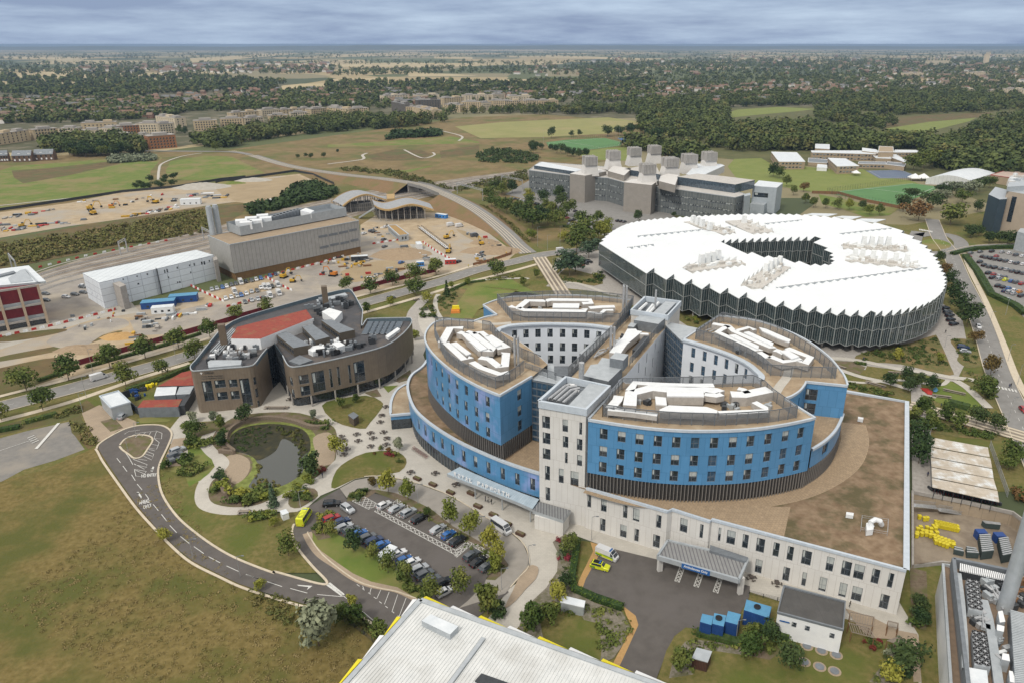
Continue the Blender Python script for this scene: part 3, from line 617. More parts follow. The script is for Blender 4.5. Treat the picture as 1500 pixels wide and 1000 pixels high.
def track(s,name='railway_track'):
 p=resample(crom(Q(s),8,False),3.0);mb=MB()
 for d in(-.72,.72):mb.ribbon(offset(p,d),.07,.07,.42,0,.16)
 q=resample(p,1.5)
 for a,b in zip(q,q[1:]):
  dx,dy=b[0]-a[0],b[1]-a[1];l=hypot(dx,dy);mb.box(a[0],a[1],.15,.28,2.5,.1,atan2(dy,dx),1)
 tag(mb.build(name,[mt['steel'],mt['conc']]),kind='structure')
RL=[(-60,452),(50,414),(120,393),(300,352),(420,322),(540,293),(630,278),(700,265),(790,251)]
for o_ in(-13,-4,4,12,20):
 p=crom(Q('i '+' '.join('%d,%f'%(u,v+o_*k)for(u,v),k in zip(RL,(1.2,1.1,1.05,1,.9,.7,.5,.35,.3)))),6,False);mb=MB();mb.ribbon(p,.6,.6,.16,0,.05);tag(mb.build('cess_path',mt['conc']if o_%8 else gm['kerb']),kind='structure')
for o_ in(-7,0,8,15):track('i -200,%f -60,%f 50,%f 120,%f 300,%f 420,%f 540,%f 630,%f 700,%f 790,%f'%tuple(v+o_*k for v,k in zip((505,452,414,393,352,322,293,278,265,251),(1.4,1.2,1.1,1.05,1,.9,.7,.5,.35,.3))))
def wall(mb,path,z0,z1,openings,inner,mi=0,mrev=None,depth=.28):
 """vertical wall along path with real openings [(s, zc, w, h)]; returns [(x,y,z,angle,w,h)] for panes. inner = a point inside"""
 P=[Vector((p[0],p[1]))for p in path];S=[0]
 for a,b in zip(P,P[1:]):S.append(S[-1]+(b-a).length)
 def at(s):
  s=min(max(s,0),S[-1])
  for i in range(len(S)-1):
   if s<=S[i+1]+1e-6:
    t=(s-S[i])/max(S[i+1]-S[i],1e-6);return P[i]+(P[i+1]-P[i])*t,i
  return P[-1],len(P)-2
 def nin(i):
  d=(P[i+1]-P[i]).normalized();n=Vector((-d.y,d.x));mid=(P[i]+P[i+1])/2
  return n
 tot=0
 for i in range(len(P)-1):
  n=nin(i);mid=(P[i]+P[i+1])/2;tot+=(Vector(inner)-mid).dot(n)*(P[i+1]-P[i]).length
 sg=1 if tot>0 else-1
 ops=[o for o in openings if o[0]-o[2]/2>.05 and o[0]+o[2]/2<S[-1]-.05]
 ss=sorted(set([round(s,4)for s in S]+[round(o[0]+k*o[2]/2,4)for o in ops for k in(-1,1)]))
 zs=sorted(set([round(z0,4),round(z1,4)]+[round(o[1]+k*o[3]/2,4)for o in ops for k in(-1,1)]))
 zs=[z for z in zs if z0-1e-4<=z<=z1+1e-4]
 for a,b in zip(ss,ss[1:]):
  if b-a<1e-3:continue
  m=(a+b)/2;p,_=at(a+1e-4);q,_=at(b-1e-4)
  cov=sorted([(o[1]-o[3]/2,o[1]+o[3]/2)for o in ops if abs(m-o[0])<o[2]/2])
  z=z0
  for c in cov+[(z1,z1)]:
   if c[0]-z>1e-3:mb.face([(p.x,p.y,z),(q.x,q.y,z),(q.x,q.y,c[0]),(p.x,p.y,c[0])],mi,[(a,z),(b,z),(b,c[0]),(a,c[0])])
   z=max(z,c[1])
 res=[]
 for s,zc,w_,h_ in ops:
  a,i=at(s-w_/2);b,j=at(s+w_/2);d=(b-a).normalized();n=Vector((-d.y,d.x))*sg*depth
  k=mi if mrev is None else mrev
  za,zb_=zc-h_/2,zc+h_/2;A=[(a.x,a.y),(b.x,b.y)];B=[(a.x+n.x,a.y+n.y),(b.x+n.x,b.y+n.y)]
  mb.face([(*A[0],za),(*A[1],za),(*B[1],za),(*B[0],za)],k);mb.face([(*A[0],zb_),(*A[1],zb_),(*B[1],zb_),(*B[0],zb_)],k)
  mb.face([(*A[0],za),(*B[0],za),(*B[0],zb_),(*A[0],zb_)],k);mb.face([(*A[1],za),(*B[1],za),(*B[1],zb_),(*A[1],zb_)],k)
  c=(a+b)/2+n
  ang=atan2(d.y,d.x)
  if sg<0:ang+=pi
  res.append((c.x,c.y,zc,ang,w_,h_))
 return res
WM={}
def window_mesh(w,h,kind=0):
 """frame and panes, local y inward; kind: 0 dark, 1 half blind, 2 blue tinted, 3 full blind, 4 door"""
 key=(round(w,1),round(h,1),kind)
 if key in WM:return WM[key]
 w,h=key[0],key[1];mb=MB();f=.09
 mb.face([(-w/2,.04,-h/2),(w/2,.04,-h/2),(w/2,.04,h/2),(-w/2,.04,h/2)],1)
 for x0,x1,z0,z1 in[(-w/2,w/2,h/2-f,h/2),(-w/2,w/2,-h/2,-h/2+f),(-w/2,-w/2+f,-h/2+f,h/2-f),(w/2-f,w/2,-h/2+f,h/2-f)]:
  mb.box((x0+x1)/2,0,z0,x1-x0,.08,z1-z0)
 if w>1.3:mb.box(-w*.12,0,-h/2+f,.06,.07,h-2*f)
 mb.box(0,0,-h*.08,w-2*f,.065,.06)
 if kind in(1,3):
  zb=0 if kind==1 else-h*.35
  mb.box(0,.0,zb,w-2.2*f,.03,h/2-f-zb,mi=2)
 if kind==0:mb.box(-w*.32,.01,-h*.02,w*.2,.02,h*.45,mi=2)
 me=mb.mesh('window',[mt['grey'],mt['glassb']if kind==2 else mt['glass'],mt['blind']])
 WM[key]=me;return me
WCOUNT={}
def place_windows(root,res,name='window',kinds=(0,1,0,2,0,3,1),cap=100):
 off=parent_world(root)
 for r in res:
  n=WCOUNT.get(root.name,0);WCOUNT[root.name]=n+1
  k=kinds[rnd.randrange(len(kinds))]
  me=window_mesh(r[4],r[5],k)
  if n>=cap:
   WCOUNT.setdefault(root.name+'#',[]).append((r,me));continue
  o=bpy.data.objects.new(name,me);COL.objects.link(o);o.parent=root
  o.location=(r[0]-off.x,r[1]-off.y,r[2]-off.z);o.rotation_euler=(0,0,r[3])
def rest_windows(root,name='small_windows'):
 lst=WCOUNT.get(root.name+'#')
 if not lst:return
 mb=MB();off=parent_world(root)
 for r,me in lst:
  c,s=cos(r[3]),sin(r[3])
  for p in me.polygons:
   pts=[me.vertices[i].co for i in p.vertices]
   mb.face([(r[0]+q.x*c-q.y*s,r[1]+q.x*s+q.y*c,r[2]+q.z)for q in pts],p.material_index)
 o=mb.build(name,[mt['grey'],mt['glass'],mt['blind']],root);o['kind']='stuff'
def grid_ops(L,n,z,w,h,m0=1.5,m1=1.5,skip=(),jit=0):
 st=(L-m0-m1)/max(n-1,1)
 return[(m0+st*i+(rnd.uniform(-jit,jit)if jit else 0),z,w,h)for i in range(n)if i not in skip]
def parapet(mb,path,z,w=.55,h=.5,mi=0,closed=False,drop=.35,inward=None):
 p=list(path)+([path[0]]if closed else[])
 mb.ribbon(p,w/2,w/2,z+h,mi,h+drop)
ZB,ZL,ZT,ZS=11.8,16.2,30.7,33.0
blue=M('blue_cladding',(.09,.25,.45),(.078,.23,.42),scale=.5,rough=.38,spec=.5,lines=(2.1,4.8,(.04,.14,.27),.04,.5,.88))
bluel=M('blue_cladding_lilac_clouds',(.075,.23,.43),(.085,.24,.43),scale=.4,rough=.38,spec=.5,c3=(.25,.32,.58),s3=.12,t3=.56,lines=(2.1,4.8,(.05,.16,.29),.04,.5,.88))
whitew=M('white_wall_panels',(.60,.59,.565),(.56,.55,.525),scale=.35,rough=.6,lines=(1.5,5.9,(.36,.33,.30),.028,.5,.95))
whitei=M('white_render',(.62,.66,.71),(.57,.61,.66),scale=.3,rough=.7)
louv=M('louvre_backing',(.055,.052,.05),(.04,.038,.036),scale=2,rough=.7)
finm=M('louvre_fin',(.20,.185,.17),(.15,.14,.13),scale=3,rough=.6)
cap=M('parapet_capping',(.47,.52,.57),(.40,.45,.50),scale=1,rough=.4)
paver=M('roof_pavers',(.36,.27,.175),(.29,.215,.14),scale=.7,rough=.95,lines=(.8,.8,(.20,.15,.10),.035,.5,.86))
broof=M('brown_roof',(.255,.185,.12),(.15,.10,.06),scale=.45,rough=1,c3=(.095,.08,.04),s3=.14,t3=.53,bump=.1)
screenm=M('screen_mesh',(.16,.175,.19),(.11,.12,.13),scale=2,rough=.5)
ductm=M('white_duct',(.68,.70,.71),(.60,.62,.63),scale=.8,rough=.4)
ducts=M('duct_side',(.42,.40,.37),(.33,.31,.29),scale=1.2,rough=.5)
HC=PT('i',950,640)
hosp=thing('hospital','large blue and white oval hospital with four rooftop plant decks and a square white tower','hospital',(*U(1000,640,0),0))
front=[PT('i',859,714.5,ZB),PT('i',978,748.6,ZB)]
n_=Vector((front[1][0]-front[0][0],front[1][1]-front[0][1])).normalized();on=Vector((n_.y,-n_.x))
if on.y>0:on=-on
f2=Vector(front[1])+on*-.9
A_=PT('i',1327.6,834.8,ZB);st0=PT('i',985,745.5,ZB);st1=PT('i',1040,763,ZB);st2=PT('i',1043,760.2,ZB)
back_r=PT('i',1328.5,588,ZB);back_l=PT('i',1235,572,ZB)
ctr=PT('i',1150,680,ZB)
mbw=MB();allw=[]
segA=[front[0],front[1]];LA=plen(segA)
def sx(path,z,s_px):
 a,b=Vector(path[0]),Vector(path[-1]);best=0;bd=1e9
 for k in range(401):
  p=a+(b-a)*k/400;zc=p.y*cos(TH)+(CAMH-z)*sin(TH);u=PX_+F_*p.x/zc
  if abs(u-s_px)<bd:bd=abs(u-s_px);best=(b-a).length*k/400
 return best
zu,zl=8.3,2.6
def opsx(path,lst,z,w,h):return[(sx(path,z,x),z,ww if ww else w,h)for x,ww in lst]
ops=opsx(segA,[(863,1.0),(884.5,1.5),(916,1.1),(932,1.7),(965,1.2)],zu,1,3.7)+opsx(segA,[(883,1.4),(913,1.7),(932.5,1.1),(961.5,1.7)],zl,1,3.7)
allw+=wall(mbw,segA,0,ZB,ops,ctr)
wall(mbw,[front[1],st0],0,ZB,[],ctr)
segB=[st0,st1];allw+=wall(mbw,segB,0,ZB,opsx(segB,[(1001.5,1.8),(1027.5,.8)],8.4,1,3.9),ctr)
wall(mbw,[st1,st2],0,ZB,[],ctr)
segC=[st2,A_]
ops=opsx(segC,[(1054,.6),(1070.5,1.9),(1092,1.3),(1114,1.8),(1137,1.3),(1157.5,1.3),(1181,2.0),(1215.5,1.5),(1239.5,1.9),(1258,2.0),(1282.5,1.5),(1304.5,1.0)],zu,1,3.8)
ops+=opsx(segC,[(1111,1.5),(1151.5,1.4),(1178,.9),(1205.5,1.5),(1234.5,1.5),(1255,2.0),(1295,1.7)],zl,1,3.8)
allw+=wall(mbw,segC,0,ZB,ops,ctr)
wall(mbw,[A_,back_r],0,ZB,[],ctr);wall(mbw,[back_r,back_l],0,ZB,[],ctr)
mbw.build('wall',whitew,hosp);place_windows(hosp,allw,kinds=(0,1,0,0,1,3))
cb=Q('F 290,480 s5 178,-60 125,0 130,80 170,170 240,245 360,330 500,410 700,500 860,560 1003,603',ZB)
cb=crom(Q('i 640,500 622,533 604,548 597.5,562 599,578 607,597.5 622.8,614 649,632.8 680,650.3 724,670 759,683 791,693',ZB),5,False)
cbc=PT('i',740,600,ZB);Lc=plen(cb);mb=MB()
ops=[]
sA=sum(0 for _ in())
def snear(path,z,u,v):
 """arc length on path (at height z) whose projection is nearest pixel u,v"""
 best=0;bd=1e9;acc=0
 for a,b in zip(path,path[1:]):
  l=hypot(b[0]-a[0],b[1]-a[1])
  for k in range(12):
   t=k/12;x=a[0]+(b[0]-a[0])*t;y=a[1]+(b[1]-a[1])*t
   zc=y*cos(TH)+(CAMH-z)*sin(TH);yc=y*sin(TH)-(CAMH-z)*cos(TH)
   d=hypot(PX_+F_*x/zc-u,PY_-F_*yc/zc-v)
   if d<bd:bd=d;best=acc+l*t
  acc+=l
 return best
def fpx(fr,x,y):o=FR[fr];return(o[0]+x/o[2],o[1]+y/o[2])
for(x,y)in[(190,285),(232,330),(285,375),(343,420),(412,467),(487,505),(568,545),(655,585),(750,625),(848,662),(950,695)]:
 ops.append((snear(cb,7.9,*fpx('s5',x,y)),7.9,1.45,3.6))
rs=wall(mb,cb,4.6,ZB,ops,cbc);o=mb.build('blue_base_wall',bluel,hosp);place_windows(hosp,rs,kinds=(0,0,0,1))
mb=MB();q=resample(crom([tuple(Vector(p)+(Vector(cbc)-Vector(p)).normalized()*.5)for p in cb],1,False),1.6)
for a,b in zip(q,q[1:]):
 mb.face([(*a,0),(*b,0),(*b,4.7),(*a,4.7)],0);mb.box(a[0],a[1],0,.14,.3,4.7,atan2(b[1]-a[1],b[0]-a[0]),1)
mb.build('ground_floor_glazing',[mt['glass'],mt['grey']],hosp)
mb=MB()
mb.cap([front[0],front[1],st0,st1,st2,A_,back_r,back_l,PT('i',1200,560,ZB),PT('i',1010,480,ZB),PT('i',930,520,ZB)],ZB-.4)
mb.build('roof',broof,hosp)
mb=MB();mb.cap(cb+[PT('i',859,714.5,ZB),PT('i',930,560,ZB),PT('i',800,470,ZB),PT('i',680,465,ZB)],ZB-.4);mb.build('terrace',broof,hosp)
mb=MB();mb.cap(Q('s5 780,520 955,385 1000,400 1005,598 860,558',ZB-.38),ZB-.38);mb.build('roof_pavers',paver,hosp);mb=MB()
wk=crom(Q('i 862,712 930,730 1024,738 1110,732 1170,720 1215,700 1245,675 1256,645 1252,620',ZB-.38),5,False)
mb.ribbon(wk,4.2,3.0,ZB-.37);mb.cap([front[0],front[1],st0,st1,st2,PT('i',1148,787,ZB-.36),PT('i',1158,742,ZB-.36),PT('i',1024,738,ZB-.36),PT('i',930,731,ZB-.36),PT('i',862,713,ZB-.36)],ZB-.36)
mb.build('roof_pavers',paver,hosp);mb=MB();mb.cap(Q('G 215,570 265,500 365,520 360,580',ZB-.38),ZB-.38);mb.build('roof_pavers',paver,hosp)
lt=crom(Q('i 634,520 632,545 640,575 656,605 690,640',ZB-.37),5,False)
mb=MB();mb.ribbon(lt,1.2,1.2,ZB-.37);mb.build('roof_walkway',gm['pavetan'],hosp)
mb=MB()
for p_,w_ in(([front[0],front[1],st0,st1,st2,A_],.6),([A_,back_r,back_l],1.2),(cb,.8)):mb=MB();parapet(mb,p_,ZB,w_,.27);mb.build('parapet',cap,hosp)
def curve(s,z,n=5):return crom(Q(s,z),n,False)
Fo=curve('s4 8,324 200,354 400,380 600,394 725,397 900,395 1100,382 1300,352 1475,314',ZT)
Fi=Q('i 912,557',ZT)+curve('s4 250,88 600,98 900,92 1100,85',ZT)+Q('i 1117,563',ZT)
Fs=Q('i 1149,583',ZT)
Ro=curve('i 1053,462 1100,468 1140,479 1180,497 1212,520 1230,540 1238,552 1241.8,563.5',ZT)
Rl=Q('i 1001,497',ZT);Rend=Q('i 1241.8,564 1181,558',ZT);Rc=curve('i 1181,558 1178,564 1171,572 1160,579 1149,583',ZT)
Ri=curve('s3 118,262 300,315 500,385 640,455 720,520 755,560 745,590',ZT)
def wardwalls(path,ops,inner,mat,z0,z1,kinds=(0,1,0,2,0,1),name='ward_wall',root=hosp):
 mb=MB();r=wall(mb,path,z0,z1,ops,inner);mb.build(name,mat,root);place_windows(root,r,kinds=kinds)
ROWS=[27.4,22.7,18.4]
def rowops(path,px,w=1.9,h=2.9):
 res=[]
 for z,lst in zip(ROWS,px):
  for(x,y)in lst:res.append((snear(path,z,x,y),z,w,h))
 return res
def ser(fr,xs,ys):return[fpx(fr,x,y)for x,y in zip(xs,ys)]
FX=[(108,222,340,458,577,698,822,942,1058,1174,1284,1384),(422,438,453,466,476,482,482,482,474,462,443,420)]
FX2=[(105,218,334,450,570,690,810,930,1046,1162,1268,1368),(520,538,552,568,577,583,585,582,574,562,544,519)]
FX3=[(102,214,330,445,561,683,802,920,1034,1147,1255,1352),(618,636,652,666,677,682,683,681,673,659,641,616)]
Fc=PT('i',1020,590,ZT)
wardwalls(Fo,rowops(Fo,[ser('s4',*FX),ser('s4',*FX2),ser('s4',*FX3)]),Fc,blue,ZL,ZT,kinds=(0,0,2,0,1,0))
wardwalls([Fo[-1],Fs[0]],[],Fc,blue,ZL,ZT);wardwalls([Fo[0],Fi[0]],[],Fc,whitei,ZL-4.4,ZT);wardwalls(Fi,[],Fc,whitei,ZB,ZT)
def louvre(path,inner,z0,z1,step=.42):
 p=resample([tuple(q)for q in path],step);mb=MB();mf=MB()
 ip=[tuple(Vector(q)+(Vector(inner)-Vector(q)).normalized()*.55)for q in p]
 for a,b in zip(ip,ip[1:]):mb.face([(*a,z0),(*b,z0),(*b,z1),(*a,z1)])
 for i,(a,b)in enumerate(zip(p,p[1:])):
  if i%2==0:mf.box(a[0],a[1],z0,.16,.3,z1-z0,atan2(b[1]-a[1],b[0]-a[0]))
 mb.build('louvre_band',louv,hosp);mf.build('louvre_fins',finm,hosp)
bay=curve('i 1182,640 1205,632 1222,618 1231,600 1235,585 1236,572',21.6)
bayo=crom([tuple(p)for p in(Fo[-8],Fo[-4],Fo[-1])],2,False)
bayp=curve('e 1160,400 1250,362 1330,320 1380,270 1410,215 1425,180',21.4)
bb=MB();bz=21.4
bayp=curve('i 1189,658 1201,651 1213,642 1224,630 1231,617 1235,606',bz)
rb=wall(bb,bayp,ZL,bz,[(plen(bayp)*.30,18.8,3.2,2.9)],Fc);bb.build('blue_bay_wall',blue,hosp);place_windows(hosp,rb,kinds=(0,))
mb=MB();mb.cap(bayp+Q('i 1236,600 1190,590 1175,625',bz),bz-.3);mb.build('bay_terrace',paver,hosp)
mb=MB();parapet(mb,bayp,bz,.7,.3);mb.build('parapet',cap,hosp)
louvre(Fo[:-1]+bayp,Fc,ZB-.4,ZL)
Rcn=PT('i',1130,520,ZT)
ro=[(snear(Ri,ROWS[0],*fpx('s3',x,y)),ROWS[0],1.3,3.1)for x,y in[(197,370),(290,397),(380,430),(467,465),(548,503),(623,540)]]
ro+=[(snear(Ri,ROWS[1],*fpx('s3',x,y)),ROWS[1],1.3,3.1)for x,y in[(190,472),(281,503),(371,535),(458,565)]]
ro+=[(snear(Ri,ROWS[2],*fpx('s3',x,y)),ROWS[2],1.3,3.1)for x,y in[(183,570),(274,590)]]
wardwalls(Ri,ro,Rcn,whitei,ZB-.4,ZT,kinds=(2,2,0,2));wardwalls([Rl[0],Ro[0]],[],Rcn,whitei,ZB,ZT);wardwalls(Ro,[],Rcn,blue,ZB,ZT)
Lr=plen(Rend);wardwalls(Rend,[(Lr*.83,27.0,3.0,3.3),(Lr*.83,22.9,3.0,3.3)],Rcn,blue,bz-6,ZT,kinds=(0,))
wardwalls(Rc,grid_ops(plen(Rc),3,27,.8,3,1.5,3)+grid_ops(plen(Rc),3,22.9,.8,3,1.5,3),Rcn,blue,bz-6,ZT,kinds=(0,))
Lo=curve('i 693,470.5 672,468 650,468 635,473 625.6,483 622.4,493 624,502 632,515 648,531 672,549 704,566.5 732,578',ZT)
Lend=Q('i 732,578 779,550.4',ZT);Lin=curve('i 802,532 790,521 768,504 748,492 732,484 728,480',ZT)
Lc_=PT('i',690,510,ZT)
lx=[[(962,930),(855,885),(760,835),(672,786),(595,735),(528,680),(472,628),(432,573)]]
def lrow(pts,k):return[(snear(Lo,ROWS[k],*fpx('s1',x,y)),ROWS[k],1.5,2.9)for x,y in pts]
lo_=lrow([(962,930),(855,885),(760,835),(672,786),(595,735),(528,680),(472,628),(432,573)],0)
lo_+=[(snear(Lo,ROWS[1],*fpx('s5',x,y)),ROWS[1],1.5,2.9)for x,y in[(658,228),(583,192),(511,158),(447,120),(393,78),(345,42),(306,5)]]
lo_+=[(snear(Lo,ROWS[2],*fpx('s5',x,y)),ROWS[2],1.5,2.9)for x,y in[(662,323),(586,288),(516,250),(453,212),(399,172),(350,130),(312,90)]]
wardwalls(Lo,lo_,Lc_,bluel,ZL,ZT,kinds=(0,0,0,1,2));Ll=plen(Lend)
wardwalls(Lend,[(Ll*.60,z,1.9,3.1)for z in ROWS],Lc_,blue,ZL,ZT,kinds=(1,0));wardwalls(Lin,[],Lc_,whitei,ZB,ZT)
louvre(Lo+[Lend[1]],Lc_,ZB-.4,ZL)
Bo=curve('i 708,446.5 740,436 790,433 840,432.5 890,435 925,439',ZT);Bt=Q('i 728,461 708,446.5',ZT)
Bcv=curve('i 728,461 712,464 700,468 693,470.5',ZT)
Bi=curve('s2 137,320 145,305 160,293 250,270 450,260 640,262 800,270 960,292',ZT);Bc=PT('i',830,455,ZT)
wardwalls(Bt,[],Bc,blue,ZB,ZT);wardwalls(Bcv,[],Bc,blue,ZB,ZT);wardwalls(Bo,[],Bc,blue,ZB,ZT)
def br(pts,k):return[(snear(Bi,ROWS[k],*fpx('s2',x,y)),ROWS[k],1.7,2.9)for x,y in pts]
wardwalls(Bi,br([(260,348),(342,336),(427,329),(513,327),(600,326),(686,328),(772,333),(860,328)],0)+br([(343,423),(428,415),(514,413),(600,413),(686,415),(772,410)],1)+br([(428,500),(514,498),(600,498),(686,500)],2),Bc,whitei,ZB,ZT,kinds=(2,0,2,0,0))
mb=MB()
Lroof=Lo+[Lend[1]]+Lin
mb.cap(Lroof+[],ZT-.3)
mb.cap(Bo[::-1]+Q('i 708,446.5 728,461',ZT)[0:0]+Bcv+Bi,ZT-.28)
mb.cap([Rl[0]]+Ro+[Rend[1]]+Rc[1:]+[Fi[-1]]+Ri[::-1][:-1],ZT-.3)
mb.cap(Fo+[Fs[0]]+Fi[::-1],ZT-.28)
mb.build('ward_roof',gm['roofgravel'],hosp)
mb=MB();mb.ribbon(curve('s3 985,470 960,560 900,640 870,690',ZT-.2),1.2,1.2,ZT-.22);mb.build('roof_walkway',gm['pave'],hosp);mb=MB();mb.ribbon(curve('s1 850,185 1000,215 1180,205',ZT-.2),1,1,ZT-.22)
mb.build('roof_walkway',gm['pave'],hosp)
mb=MB()
for p in(Fo+[Fs[0]],[Fo[0],Fi[0]],Lo+[Lend[1]],Ro,[Rl[0],Ro[0]],Rend,Rc,Bt,Bcv,Bo):mb=MB();parapet(mb,p,ZT,.5,.12,drop=.5);mb.build('parapet',cap,hosp)
for p in(Ri,Bi):mb=MB();parapet(mb,p,ZT,1.6,.1,drop=.4);mb.build('parapet',cap,hosp)
mb=MB();an=crom(Q('i 594,562 583,569 576.6,577.6 572.5,590 572,607',5.4),4,False)+Q('i 601,604.5 607,597',5.4)
mb.prism(an,3.6,5.2,0,1);mb.prism([tuple(Vector(p)*.996+Vector(centroid(an))*.004)for p in an],0,3.6,2,2)
mb.build('annex',[blue,gm['roofgravel'],mt['glass']],hosp);mb=MB();parapet(mb,an,5.2,.8,.3);mb.build('parapet',cap,hosp)
T=Q('i 789.3,587 858.5,599 893,565 829,551.5',ZS);tc_=centroid(T);mb=MB()
tw=[T[0],T[1]];Lt=plen(tw)
def tox(lst,z,w,h):return[(sx(tw,z,x),z,ww,h)for x,ww in lst]
tops=tox([(800,2.0),(828,1.4),(850.5,.7)],27.6,1,3.4)+tox([(800.5,2.0),(828.5,1.4),(849,1.4)],23.2,1,3.2)+tox([(800.5,2.0),(829.5,.7),(849,1.3)],18.8,1,3.1)
tops+=tox([(802,1.3),(822,1.3),(841.5,2.1)],13.4,1,4.2)+tox([(802.5,1.2)],7.3,1,4)
rt=wall(mb,tw,0,ZS,tops,tc_)
wall(mb,[T[1],T[2]],ZB-.4,ZS,[],tc_);wall(mb,[T[2],T[3]],ZT,ZS,[],tc_);wall(mb,[T[0],T[3]],0,ZS,[],tc_)
wall(mb,[T[1],front[0]],0,ZB,[],tc_);mb.build('tower_wall',whitew,hosp);place_windows(hosp,rt,kinds=(0,0,1))
mb=MB();cg=[front[0],PT('i',836,0+708,ZB)]
mb.build('wall',whitew,hosp)if 0 else None
mb=MB();ti=[tuple(Vector(p)*.9+Vector(tc_)*.1)for p in T];mb.cap(T,ZS-1.8,0);mb.build('tower_roof',mt['grey'],hosp)
mb=MB();mb.prism(Q('s2 640,840 790,683 925,700 770,858',ZS-.1),ZS-1.7,ZS-.1,0);mb.build('plant_room',mt['lightgrey'],hosp)
mb=MB();parapet(mb,T,ZS,.8,.15,closed=True,drop=1.6);mb.build('parapet',cap,hosp)
def pipes(lst,z,r=.35,name='roof_pipe',mat=None):
 mb=MB()
 for s in lst:
  p=Q(s,z);mb.tube([(*a,z)for a in p],r,6)
 mb.build(name,mat or mt['steel'],hosp)
pipes(['s2 500,795 620,700 650,690 690,695','s2 530,805 640,710 700,700','s2 560,815 660,730 720,715','s2 600,822 700,735 720,740'],ZS-.8)
pipes(['s2 510,790 630,830','s2 505,800 640,842'],ZS-.6,.2,mat=mt['dark'])
T2=Q('i 928,436 997,441.5 979,465 912,458',ZS);T2=Q('s2 1185,72 1437,105 1345,205 1088,165',ZS)
c2=centroid(T2);mb=MB();mb.prism(T2,0,ZS,0,1,top=False);mb.cap(T2,ZS-1.8,1);mb.build('tower_wall',[whitew,mt['grey']],hosp)
mb=MB();mb.prism(Q('s2 1330,105 1405,112 1320,200 1240,185',ZS-.1),ZS-1.7,ZS-.1,0);mb.build('plant_room',mt['lightgrey'],hosp)
mb=MB();parapet(mb,T2,ZS,.7,.15,closed=True,drop=1.6);mb.build('parapet',cap,hosp)
pipes(['s2 1140,170 1195,120','s2 1190,190 1240,130','s2 1210,195 1280,115'],ZS-.7,.5,mat=ductm)
SP=Q('s2 1330,290 1050,625 930,640 650,615 1075,190 1335,210',28.0)
SPr=Q('i 975,480 917,549',29.0);SPl=Q('s2 640,610 1075,205',29.0)
spine=[SPr[0],SPr[1],PT('s2',930,705,29),PT('s2',640,655,29),SPl[1],PT('s2',1240,175,29)]
cs=centroid(spine);mb=MB();Ls=plen(SPr)
opr=[(Ls*f_,26.3,.9,3.2)for f_ in(.1,.28,.5,.7)]+[(Ls*f_,22.2,.9,3.2)for f_ in(.18,.33,.52,.72)]+[(Ls*f_,17.8,.9,3.2)for f_ in(.2,.38,.55)]
rr=wall(mb,SPr,ZB-.4,29,opr,cs);wall(mb,[SPr[1],spine[2],spine[3]],ZB,29,[],cs);wall(mb,SPl,ZB,29,[],cs);wall(mb,[spine[4],spine[5],spine[0]],ZB,29,[],cs)
mb.build('spine_wall',whitei,hosp);place_windows(hosp,rr,kinds=(2,0))
mb=MB();mb.cap(spine,28.7);mb.build('spine_roof',gm['roofgravel'],hosp)
def gbox(s,z0,z1,name='plant_room',mat=None,mtop=None,root=hosp):
 mb=MB();mb.prism(Q(s,z1),z0,z1,0,1);return mb.build(name,[mat or mt['grey'],mtop or mt['lightgrey']],root)
gbox('s2 750,628 925,668 1025,572 1020,560 850,545 800,550',28.5,31.6)
gbox('s2 850,545 935,555 950,510 880,500',28.5,31.4)
gbox('s2 935,503 1032,520 1068,478 975,462',31,34.2)
gbox('s2 1105,235 1280,265 1330,222 1150,203',28.5,32)
gbox('s2 1062,280 1105,287 1128,262 1085,253',28.5,31)
def curtain(path,z0,z1,name='glass_link',step=1.5,floors=None):
 mb=MB();p=resample([tuple(q)for q in path],step)
 for a,b in zip(path,path[1:]):mb.face([(*a,z0),(*b,z0),(*b,z1),(*a,z1)],0)
 for i,a in enumerate(p[:-1]):mb.box(a[0],a[1],z0,.12,.22,z1-z0,atan2(p[i+1][1]-a[1],p[i+1][0]-a[0]),1)
 z=z0+1
 while z<z1:
  for a,b in zip(path,path[1:]):mb.beam((a[0],a[1],z),(b[0],b[1],z),.2,.35 if int(z)%4 else.5,1)
  z+=2.1
 return mb.build(name,[mt['glassb'],mt['grey']],hosp)
lk1=[Lend[1],tuple(PT('s2',560,690,ZT-1))];curtain(lk1,ZB-.4,ZT-1)
lk2=[SPr[0],Rl[0]];curtain(lk2,ZB-.4,ZT-1)
mb=MB();mb.cap([lk1[0],lk1[1],PT('s2',610,645,ZT-1),PT('s2',400,575,ZT-1)],ZT-1);mb.build('link_roof',mt['lightgrey'],hosp);mb=MB();mb.cap([lk2[0],lk2[1],PT('s3',235,170,ZT-1),PT('s2',1350,250,ZT-1)],ZT-1)
mb.build('link_roof',mt['lightgrey'],hosp)
mb=MB();mb.prism(Q('s2 437,605 520,548 540,553 540,630 480,640',27),ZB,27,0,1);mb.build('stair_core',[whitei,mt['lightgrey']],hosp)
mb=MB();mb.prism(Q('s2 720,470 850,350 905,345 780,500',27),ZB,27,0,1);mb.build('stair_core',[mt['grey'],mt['lightgrey']],hosp)
mb=MB();mb.prism(Q('s2 540,560 680,560 640,625 540,640',18),ZB,18,0);mb.build('stair_core',[mt['grey']],hosp)
